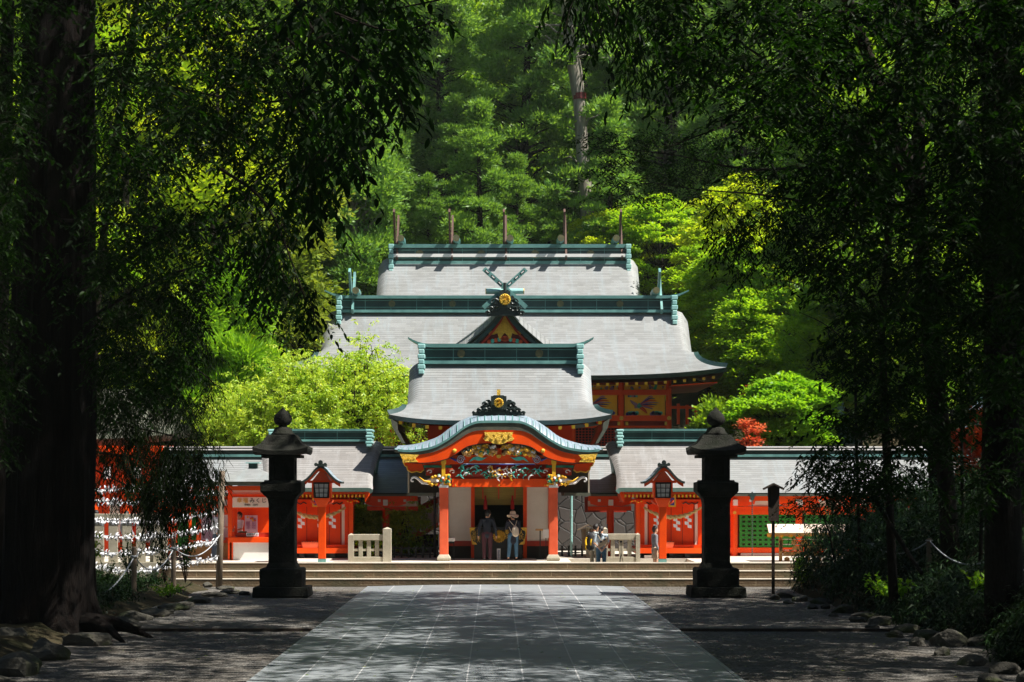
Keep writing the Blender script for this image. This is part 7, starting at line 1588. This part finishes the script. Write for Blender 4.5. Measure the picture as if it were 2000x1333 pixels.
# twigs of leaves filling a region of real space between two depths
def twigs(rg, poly, y0, y1, n, leaf, wid, per, tone=(0.5, 0.3), droop=0.55, tl=0.45, edge=18, holes=0.0, hs=0.012):
    us = [p[0] for p in poly]; vs = [p[1] for p in poly]; u = rg.uniform(min(us), max(us), n * 4); v = rg.uniform(min(vs), max(vs), n * 4)
    k = in_poly(u + rg.normal(0, edge, len(u)), v + rg.normal(0, edge, len(u)), poly); u, v = u[k], v[k]
    if holes: 
        f = np.sin(u * hs + 1.3 * np.sin(v * hs * 0.8)) * np.cos(v * hs * 1.35 + 0.9 * np.sin(u * hs * 1.2)); kk = f > (-1 + 2 * holes * 0.5) + rg.normal(0, 0.15, len(u)); u, v = u[kk], v[kk]
    kt = ~(in_poly(u, v, TRUNK) & (rg.random(len(u)) < 0.88)) if y1 < 44.5 else np.ones(len(u), bool); kt &= ~((in_poly(u, v, WIN) | in_poly(u, v, ROPE)) & (rg.random(len(u)) < 0.8)); u, v = u[kt], v[kt]
    u, v = u[:n], v[:n]; m = len(u); Y = rg.uniform(y0, y1, m)
    P0 = np.stack([(u - U0) * Y / F, Y, H0 + (V0 - v) * Y / F], 1)
    az = rg.uniform(0, 6.283, m); D = np.stack([np.cos(az), np.sin(az), -droop + rg.normal(0, 0.3, m)], 1); D = unit(D)
    q = np.linspace(0.05, 1, per); P = P0[:, None, :] + D[:, None, :] * q[None, :, None] * tl * rg.uniform(0.6, 1.3, m)[:, None, None]; P[:, :, 2] -= (q ** 2)[None, :] * 0.12
    P = P.reshape(-1, 3); Dm = np.repeat(D, per, 0); N_ = len(P); side = np.tile(np.where(np.arange(per) % 2, 1.0, -1.0), m)[:, None]
    S_ = unit(np.cross(Dm, np.array([0, 0, 1.0]))); LD = unit(Dm * 0.7 + S_ * side * 0.9 + rg.normal(0, 0.25, (N_, 3)) + np.array([0, 0, -droop * 0.6]))
    fn = leaf_fine if wid > 0.03 else leaf_quads
    V = fn(P, LD, rg.normal(0, 0.4, (N_, 3)) + np.array([0, 0, 1.0]), leaf * rg.uniform(0.7, 1.25, N_), wid * rg.uniform(0.75, 1.2, N_))
    T = np.clip(np.repeat(rg.normal(tone[0], tone[1], m), per) + rg.normal(0, 0.12, N_), 0, 1)
    if wid > 0.03: T = np.concatenate([T, T])
    stems = [([tuple(P0[i]), tuple(P0[i] + D[i] * tl * 0.5), tuple(P0[i] + D[i] * tl + np.array([0, 0, -0.1]))], [0.006, 0.005, 0.003]) for i in range(0, m, 3)]
    return (V, T), stems
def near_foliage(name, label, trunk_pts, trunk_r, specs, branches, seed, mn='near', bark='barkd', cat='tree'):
    rg = np.random.default_rng(seed); b0 = trunk_pts[0]; t = thing(name, label, cat, b0); tr = trunk_obj(trunk_pts, trunk_r, M[bark], t, n=12); parts = []; st = []
    for s in specs: p, q = twigs(rg, **s); parts.append(p); st += q
    leaves_obj('crown', parts, LM[mn], t, b0)
    for pts, r0, r1 in branches:
        c = smooth_curve([P3(*p) for p in pts], 5); mb = MB(); mb.tube(c, [lerp(r0, r1, i / (len(c) - 1)) for i in range(len(c))], 6); mb.build('branch', M[bark], tr, smooth=True)
    mb = MB()
    for p, r in st: mb.tube(p, r, 3)
    if mb.v: mb.build('sprays', M[bark], t)  # mesh of bare twig stems; the leaves are in crown
    return t
# left: broad leaves from a slim tree beside the giant cedar
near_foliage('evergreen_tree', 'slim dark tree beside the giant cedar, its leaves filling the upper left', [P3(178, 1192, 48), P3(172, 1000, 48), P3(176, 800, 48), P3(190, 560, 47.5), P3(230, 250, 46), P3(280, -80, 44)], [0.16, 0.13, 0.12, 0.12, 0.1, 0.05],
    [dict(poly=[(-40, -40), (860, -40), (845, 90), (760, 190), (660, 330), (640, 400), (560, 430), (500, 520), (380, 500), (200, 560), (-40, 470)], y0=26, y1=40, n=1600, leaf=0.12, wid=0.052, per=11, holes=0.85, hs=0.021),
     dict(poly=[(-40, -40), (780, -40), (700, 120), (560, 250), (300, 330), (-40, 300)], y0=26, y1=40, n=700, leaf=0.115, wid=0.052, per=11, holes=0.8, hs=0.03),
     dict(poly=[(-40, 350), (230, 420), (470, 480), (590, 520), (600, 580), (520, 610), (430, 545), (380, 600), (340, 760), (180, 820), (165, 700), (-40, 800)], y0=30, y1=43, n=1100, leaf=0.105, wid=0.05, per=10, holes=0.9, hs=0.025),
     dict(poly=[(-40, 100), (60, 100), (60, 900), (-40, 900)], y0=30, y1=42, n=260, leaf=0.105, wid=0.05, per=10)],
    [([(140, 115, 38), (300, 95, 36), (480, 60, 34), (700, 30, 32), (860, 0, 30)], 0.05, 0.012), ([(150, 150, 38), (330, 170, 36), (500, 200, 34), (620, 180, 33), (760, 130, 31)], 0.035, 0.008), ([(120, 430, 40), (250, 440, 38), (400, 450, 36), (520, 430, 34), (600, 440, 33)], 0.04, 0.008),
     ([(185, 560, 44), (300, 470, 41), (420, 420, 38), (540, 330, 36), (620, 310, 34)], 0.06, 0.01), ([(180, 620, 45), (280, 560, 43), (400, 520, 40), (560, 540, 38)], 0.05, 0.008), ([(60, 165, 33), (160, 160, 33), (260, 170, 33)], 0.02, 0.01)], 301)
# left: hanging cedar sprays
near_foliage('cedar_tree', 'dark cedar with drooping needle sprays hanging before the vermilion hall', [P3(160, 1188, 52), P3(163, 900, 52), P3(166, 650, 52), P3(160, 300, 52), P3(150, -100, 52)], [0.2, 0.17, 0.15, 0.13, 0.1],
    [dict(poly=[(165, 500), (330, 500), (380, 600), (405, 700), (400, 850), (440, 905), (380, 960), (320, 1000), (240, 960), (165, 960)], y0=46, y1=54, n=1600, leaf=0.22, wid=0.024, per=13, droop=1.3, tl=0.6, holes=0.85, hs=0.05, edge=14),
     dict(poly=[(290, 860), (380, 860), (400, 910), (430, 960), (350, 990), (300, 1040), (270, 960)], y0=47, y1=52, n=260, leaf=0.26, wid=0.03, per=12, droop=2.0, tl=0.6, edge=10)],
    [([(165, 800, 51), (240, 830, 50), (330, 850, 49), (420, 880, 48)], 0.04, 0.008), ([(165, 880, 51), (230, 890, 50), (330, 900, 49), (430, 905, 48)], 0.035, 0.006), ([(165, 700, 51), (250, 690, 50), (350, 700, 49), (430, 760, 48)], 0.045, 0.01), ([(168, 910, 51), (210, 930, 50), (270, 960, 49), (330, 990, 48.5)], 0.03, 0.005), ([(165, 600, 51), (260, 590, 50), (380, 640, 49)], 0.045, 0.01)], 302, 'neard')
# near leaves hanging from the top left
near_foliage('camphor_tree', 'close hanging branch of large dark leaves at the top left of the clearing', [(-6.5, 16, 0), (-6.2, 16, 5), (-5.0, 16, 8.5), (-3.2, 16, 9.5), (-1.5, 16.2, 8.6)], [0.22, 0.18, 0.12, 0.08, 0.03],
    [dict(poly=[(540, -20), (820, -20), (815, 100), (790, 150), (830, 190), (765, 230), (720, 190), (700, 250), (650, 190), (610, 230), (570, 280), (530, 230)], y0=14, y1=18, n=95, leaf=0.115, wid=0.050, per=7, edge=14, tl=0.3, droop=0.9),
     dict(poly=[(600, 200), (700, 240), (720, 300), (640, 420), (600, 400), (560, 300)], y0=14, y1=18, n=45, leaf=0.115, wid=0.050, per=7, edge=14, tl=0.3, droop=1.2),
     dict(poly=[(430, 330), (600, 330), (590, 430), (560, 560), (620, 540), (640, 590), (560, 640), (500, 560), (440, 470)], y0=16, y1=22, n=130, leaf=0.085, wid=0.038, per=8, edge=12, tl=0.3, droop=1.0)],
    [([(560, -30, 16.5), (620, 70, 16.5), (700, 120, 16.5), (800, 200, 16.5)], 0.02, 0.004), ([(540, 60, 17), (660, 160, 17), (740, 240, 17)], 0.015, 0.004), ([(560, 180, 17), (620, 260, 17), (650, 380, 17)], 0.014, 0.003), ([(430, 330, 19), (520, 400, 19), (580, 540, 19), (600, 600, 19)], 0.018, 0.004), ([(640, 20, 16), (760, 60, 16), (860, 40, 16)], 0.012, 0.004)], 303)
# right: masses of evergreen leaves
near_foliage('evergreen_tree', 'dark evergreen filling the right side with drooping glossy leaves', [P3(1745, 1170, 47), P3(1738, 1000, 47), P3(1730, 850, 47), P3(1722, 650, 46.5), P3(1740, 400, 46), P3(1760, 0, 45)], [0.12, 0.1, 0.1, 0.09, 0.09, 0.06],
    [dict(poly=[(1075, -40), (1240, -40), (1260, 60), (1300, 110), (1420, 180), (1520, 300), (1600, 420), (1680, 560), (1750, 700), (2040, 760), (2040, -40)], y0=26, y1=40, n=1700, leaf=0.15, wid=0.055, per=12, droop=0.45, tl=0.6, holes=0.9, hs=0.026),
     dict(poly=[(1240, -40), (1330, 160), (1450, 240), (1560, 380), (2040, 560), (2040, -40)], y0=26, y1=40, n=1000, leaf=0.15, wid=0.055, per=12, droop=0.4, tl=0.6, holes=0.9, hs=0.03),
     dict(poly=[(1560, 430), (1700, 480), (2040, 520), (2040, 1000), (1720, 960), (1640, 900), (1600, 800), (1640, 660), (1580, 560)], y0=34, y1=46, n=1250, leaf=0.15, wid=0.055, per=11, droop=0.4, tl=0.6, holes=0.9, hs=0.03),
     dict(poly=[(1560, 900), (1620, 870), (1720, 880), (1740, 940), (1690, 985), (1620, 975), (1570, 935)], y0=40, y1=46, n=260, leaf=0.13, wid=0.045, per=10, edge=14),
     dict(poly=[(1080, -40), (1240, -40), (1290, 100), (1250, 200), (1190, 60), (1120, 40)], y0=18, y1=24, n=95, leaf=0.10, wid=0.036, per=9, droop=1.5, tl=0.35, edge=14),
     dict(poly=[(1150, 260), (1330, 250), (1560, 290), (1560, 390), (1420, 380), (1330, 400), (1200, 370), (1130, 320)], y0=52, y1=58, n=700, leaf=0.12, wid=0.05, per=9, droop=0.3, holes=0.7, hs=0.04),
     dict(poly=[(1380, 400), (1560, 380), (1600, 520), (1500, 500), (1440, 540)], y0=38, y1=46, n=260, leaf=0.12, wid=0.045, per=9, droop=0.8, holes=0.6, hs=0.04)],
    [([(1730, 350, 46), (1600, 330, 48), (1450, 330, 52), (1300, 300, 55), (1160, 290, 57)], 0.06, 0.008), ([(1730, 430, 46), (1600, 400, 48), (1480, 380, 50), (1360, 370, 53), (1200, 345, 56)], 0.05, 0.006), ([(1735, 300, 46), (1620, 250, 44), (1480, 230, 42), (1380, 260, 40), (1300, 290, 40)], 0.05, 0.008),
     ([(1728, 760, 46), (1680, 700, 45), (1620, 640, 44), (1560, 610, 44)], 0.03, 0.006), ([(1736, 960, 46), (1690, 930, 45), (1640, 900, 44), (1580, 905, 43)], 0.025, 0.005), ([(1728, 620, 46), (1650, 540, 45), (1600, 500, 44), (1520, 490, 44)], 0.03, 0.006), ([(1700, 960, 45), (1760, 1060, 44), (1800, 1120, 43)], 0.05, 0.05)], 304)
near_foliage('evergreen_sapling', 'small maple sapling whose leaves hang before the green lattice windows', [P3(1640, 1150, 55), P3(1620, 1040, 55), P3(1600, 990, 54.5)], [0.03, 0.025, 0.012],
    [dict(poly=[(1530, 985), (1560, 970), (1610, 962), (1620, 990), (1580, 1010), (1520, 1005)], y0=53, y1=56, n=60, leaf=0.10, wid=0.05, per=8, edge=6, droop=0.3, tl=0.35)], [([(1610, 1010, 54.5), (1570, 990, 54.5), (1530, 1000, 54.5)], 0.015, 0.004)], 305)
for i, (u, v, Y, r) in enumerate(((1912, 1150, 47, 0.05), (1868, 1140, 52, 0.05), (1990, 1100, 50, 0.3), (1680, 1120, 53, 0.045), (8, 1180, 46, 0.28))):
    t = thing('slender_tree', ['thin stem rising before the thick right trunk', 'thin stem between the two dark right trunks', 'dark trunk at the very right edge', 'thin stem rising out of the bamboo grass', 'dark trunk at the very left edge behind the giant cedar'][i], 'tree', P3(u, v, Y))
    a = Vector(P3(u, v, Y)); a.z = min(a.z, 0.5); t.location = a; pts = [a + Vector((0.15 * math.sin(q * 3 + i), 0, q * 14)) for q in np.linspace(0, 1, 8)]
    tr = trunk_obj(pts, [r * (1 - 0.5 * q) for q in np.linspace(0, 1, 8)], M['bark' if r > 0.1 else 'barkd'], t)
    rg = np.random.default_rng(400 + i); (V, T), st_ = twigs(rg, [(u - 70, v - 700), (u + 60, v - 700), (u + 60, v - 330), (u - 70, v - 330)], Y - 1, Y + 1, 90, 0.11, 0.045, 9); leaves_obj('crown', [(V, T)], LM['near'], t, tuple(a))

# ================================================================ undergrowth
def tuft_bank(name, label, n, xr, yr, hfun, zf, leaf, wid, seed, mn, tilt=0.9, cat='stuff', cond=None, per=9):
    rg = np.random.default_rng(seed); x = rg.uniform(xr[0], xr[1], n * 3); y = rg.uniform(yr[0], yr[1], n * 3)
    k = cond(x, y) if cond else np.ones(len(x), bool); x, y = x[k][:n], y[k][:n]; m = len(x); h = hfun(x, y) * rg.uniform(0.55, 1.1, m); z = zf(x, y)
    P0 = np.stack([x, y, z + h * rg.uniform(0.25, 1.0, m)], 1); N_ = m * per; P = np.repeat(P0, per, 0) + rg.normal(0, 0.12, (N_, 3)); az = rg.uniform(0, 6.283, N_)
    D = np.stack([np.cos(az), np.sin(az), rg.normal(0.05, 0.55, N_)], 1); V = leaf_quads(P, D, rg.normal(0, 0.3, (N_, 3)) + np.array([0, 0, 1.0]), leaf * rg.uniform(0.6, 1.25, N_), wid * rg.uniform(0.7, 1.3, N_))
    V[:, 2, 2] -= leaf * 0.35
    T = np.clip(np.repeat(rg.normal(0.5, 0.3, m), per) + rg.normal(0, 0.1, N_), 0, 1)
    o = leaves_obj(name, [(V, T)], LM[mn], None); tag(o, label, None, None, 'stuff'); return o
def condR(x, y):
    e = np.interp(y, [30, 35, 41, 47, 55, 60, 65], [9.0, 9.2, 9.9, 9.45, 9.1, 9.15, 9.3]) + 0.12 * np.sin(y * 0.8) + 0.15; return (x > e) & (y < 63.5)
def hR(x, y):
    far = np.clip((y - 49) / 4, 0, 1); a = np.clip(0.35 + (x - 9.3) * 0.15, 0.25, 0.5); b = np.clip(1.0 + (x - 9.0) * 1.5, 0.7, 2.1)
    return (a * (1 - far) + b * far) * (1 + 0.15 * np.sin(x * 2.1 + y * 1.3))
tuft_bank('bamboo_grass', 'dark mass of bamboo grass covering the right bank', 12000, (9.0, 17.5), (36, 63.5), hR, bedR, 0.26, 0.042, 501, 'sasa', cond=condR)
tuft_bank('bamboo_grass', 'bamboo grass on the nearer part of the right bank', 2600, (8.8, 16), (24, 38), hR, bedR, 0.22, 0.045, 502, 'sasa', cond=condR)
tuft_bank('undergrowth', 'low leafy undergrowth scattered in the left bed', 3500, (-15, -9.6), (45, 63), lambda x, y: 0.12 + 0.15 * (np.sin(x * 3) * np.sin(y * 2) > 0.2), bedL, 0.12, 0.05, 503, 'sasa', cond=lambda x, y: x < -9.4 - 0.05 * (y - 44))
# shrubs and seedlings
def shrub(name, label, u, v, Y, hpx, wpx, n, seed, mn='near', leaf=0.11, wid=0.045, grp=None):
    s = F / Y; h = hpx / s; w = wpx / s; rg = np.random.default_rng(seed); rr = random.Random(seed); base = Vector((PX(u, Y), Y, max(0.0, min(PZ(v, Y), 2.0)))); t = thing(name, label, 'shrub', base, grp); mb = MB(); parts = []
    for i in range(n):
        a = rr.uniform(0, 6.28); r = w / 2 * rr.uniform(0.2, 1); tip = Vector((r * math.cos(a), r * math.sin(a), h * rr.uniform(0.55, 1))); p = [Vector((0, 0, 0)), tip * 0.5 + Vector((0, 0, 0.08 * h)), tip]
        mb.tube([base + Vector(q) for q in smooth_curve([tuple(x) for x in p], 4)], 0.005, 3); m = 13
        q = rg.uniform(0.35, 1.0, m)[:, None]; P = np.array(tip) * q + np.array([0, 0, 0.08 * h]) * (1 - q); D = rg.normal(size=(m, 3)) + np.array([0, 0, 0.1]); parts.append((leaf_quads(P, D, rg.normal(0, 0.5, (m, 3)) + np.array([0, 0, 1.0]), leaf * rg.uniform(0.7, 1.3, m), wid * rg.uniform(0.8, 1.2, m)), np.clip(rg.normal(0.5, 0.3, m), 0, 1)))
    mb.build('stem', M['barkd'], t); leaves_obj('foliage', parts, LM[mn], t)
shrub('evergreen_shrub', 'slim dark leafed shrub in front of the paper fortunes, nearest the giant cedar', 255, 1145, 57, 110, 80, 26, 601)
shrub('evergreen_shrub', 'dark leafed shrub between the middle rope posts', 322, 1140, 59.5, 95, 75, 26, 602)
shrub('evergreen_shrub', 'tall thin shrub before the tall fortune post', 362, 1140, 61.5, 120, 60, 34, 603)
shrub('evergreen_shrub', 'low dark shrub at the foot of the long stone fence', 205, 1150, 58, 60, 80, 18, 604)
shrub('bright_shrub', 'small bright green shrub at the foot of the giant cedar', 178, 1110, 50, 70, 50, 16, 605, 'maple', 0.12, 0.07)
shrub('bright_shrub', 'patch of pale green fern by the second rope post', 328, 1168, 56.5, 30, 90, 22, 606, 'mapleg', 0.12, 0.04)
shrub('bright_shrub', 'leafy green shrub low on the right bank near the stones', 1740, 1180, 48, 60, 110, 30, 607, 'mapleg', 0.13, 0.07)
shrub('bright_shrub', 'bright leaf rosette at the right edge above the stones', 1930, 1170, 44, 50, 90, 18, 608, 'mapleg', 0.16, 0.08)
shrub('bright_shrub', 'green leaves at the end of the stone steps beside the bank', 1572, 1150, 61.5, 60, 60, 20, 609, 'mapleg', 0.13, 0.08)
shrub('garden_shrub', 'dark shrub in the gap left of the gate', 800, 1092, 71.5, 50, 110, 30, 610, 'broad', 0.16, 0.09)
shrub('garden_shrub', 'shrub behind the short stone fence left of the gate', 720, 1096, 70.0, 60, 70, 22, 611, 'maple', 0.14, 0.08)
# fallen leaves
rg = np.random.default_rng(700); m = 260; x = rg.uniform(-9, 9, m); y = rg.uniform(33, 64, m); z = np.where(np.abs(x) < 4.08, fpath(x, y) + 0.006, 0.012)
o = leaves_obj('fallen_leaves', [(leaf_quads(np.stack([x, y, z], 1), rg.normal(size=(m, 3)) * np.array([1, 1, 0.05]), rg.normal(0, 0.1, (m, 3)) + np.array([0, 0, 1.0]), rg.uniform(0.05, 0.1, m), rg.uniform(0.025, 0.045, m)), rg.uniform(0, 1, m))], LM['olive'], None); tag(o, 'scattered fallen leaves on the paving and gravel', None, None, 'stuff')
# dark timber fence and shadowed garden behind the gate gaps
fn = thing('timber_fence', 'low dark timber fence in the gap left of the gate', 'fence', (PX(810, 70.4), 70.4, 0.75))
for u in range(768, 858, 14): MB().pb(u, u + 4, 1068, 1101, 70.4, 0.08).build('post', M['black'], fn)
for v in (1070, 1082, 1094): MB().pb(766, 858, v, v + 2.5, 70.48, 0.05).build('rail', M['black'], fn)
fn = thing('timber_fence', 'low dark timber fence in front of the retaining wall right of the gate', 'fence', (PX(1125, 72), 72, 0.75))
for u in range(1096, 1160, 13): MB().pb(u, u + 4, 1066, 1101, 72, 0.08).build('post', M['black'], fn)
for v in (1072, 1090): MB().pb(1092, 1160, v, v + 2.5, 72.08, 0.05).build('rail', M['black'], fn)
# ================================================================ camera, light, render settings
cam = bpy.data.cameras.new('camera'); co = bpy.data.objects.new('camera', cam); COL.objects.link(co); sc.camera = co
co.location = (0, 0, H0); co.rotation_euler = (R(90), 0, 0); cam.sensor_width = 36.0; cam.lens = 36.0 * F / 2000.0
cam.shift_x = (1000 - U0) / 2000.0; cam.shift_y = (V0 - 666.5) / 2000.0; cam.clip_end = 2000; cam.clip_start = 0.1
SD = Vector((0.50, -0.19, 0.84)).normalized()
sun = bpy.data.lights.new('sun', 'SUN'); so = bpy.data.objects.new('sun', sun); COL.objects.link(so)
sun.energy = 5.0; sun.angle = R(0.53); sun.color = (1.0, 0.955, 0.88); so.rotation_euler = SD.to_track_quat('Z', 'Y').to_euler(); so.location = (30, -20, 60)
w = bpy.data.worlds.new('World'); sc.world = w; w.use_nodes = True; t = w.node_tree; t.nodes.clear()
sk = t.nodes.new('ShaderNodeTexSky'); sk.sky_type = 'NISHITA'; sk.sun_disc = False; sk.sun_elevation = math.asin(SD.z); sk.sun_rotation = math.atan2(SD.x, SD.y)
bg = t.nodes.new('ShaderNodeBackground'); bg.inputs[1].default_value = 0.05; ow = t.nodes.new('ShaderNodeOutputWorld'); t.links.new(sk.outputs[0], bg.inputs[0]); t.links.new(bg.outputs[0], ow.inputs[0])
sc.view_settings.view_transform = 'Standard'; sc.view_settings.look = 'None'; sc.view_settings.exposure = 1.15; sc.view_settings.gamma = 1.0; sc.view_settings.use_curve_mapping = False
sc.render.engine = 'CYCLES'; sc.cycles.max_bounces = 7; sc.cycles.diffuse_bounces = 5; sc.cycles.glossy_bounces = 2; sc.cycles.transmission_bounces = 4; sc.cycles.sample_clamp_indirect = 4.0
sc.cycles.use_denoising = True

hz_ = MB().box(-270, 270, -130, 230, -1.5, 110).build('haze', bpy.data.materials.new('thin_haze'), None, kind='stuff')
m = hz_.data.materials[0]; m.use_nodes = True; t = m.node_tree; t.nodes.clear(); o = t.nodes.new('ShaderNodeOutputMaterial'); v = t.nodes.new('ShaderNodeVolumePrincipled')
v.inputs['Density'].default_value = 0.0002; v.inputs['Color'].default_value = (0.85, 0.95, 0.80, 1); v.inputs['Anisotropy'].default_value = 0.2; t.links.new(v.outputs[0], o.inputs['Volume'])
hz_['label'] = 'thin bright air between the trees'
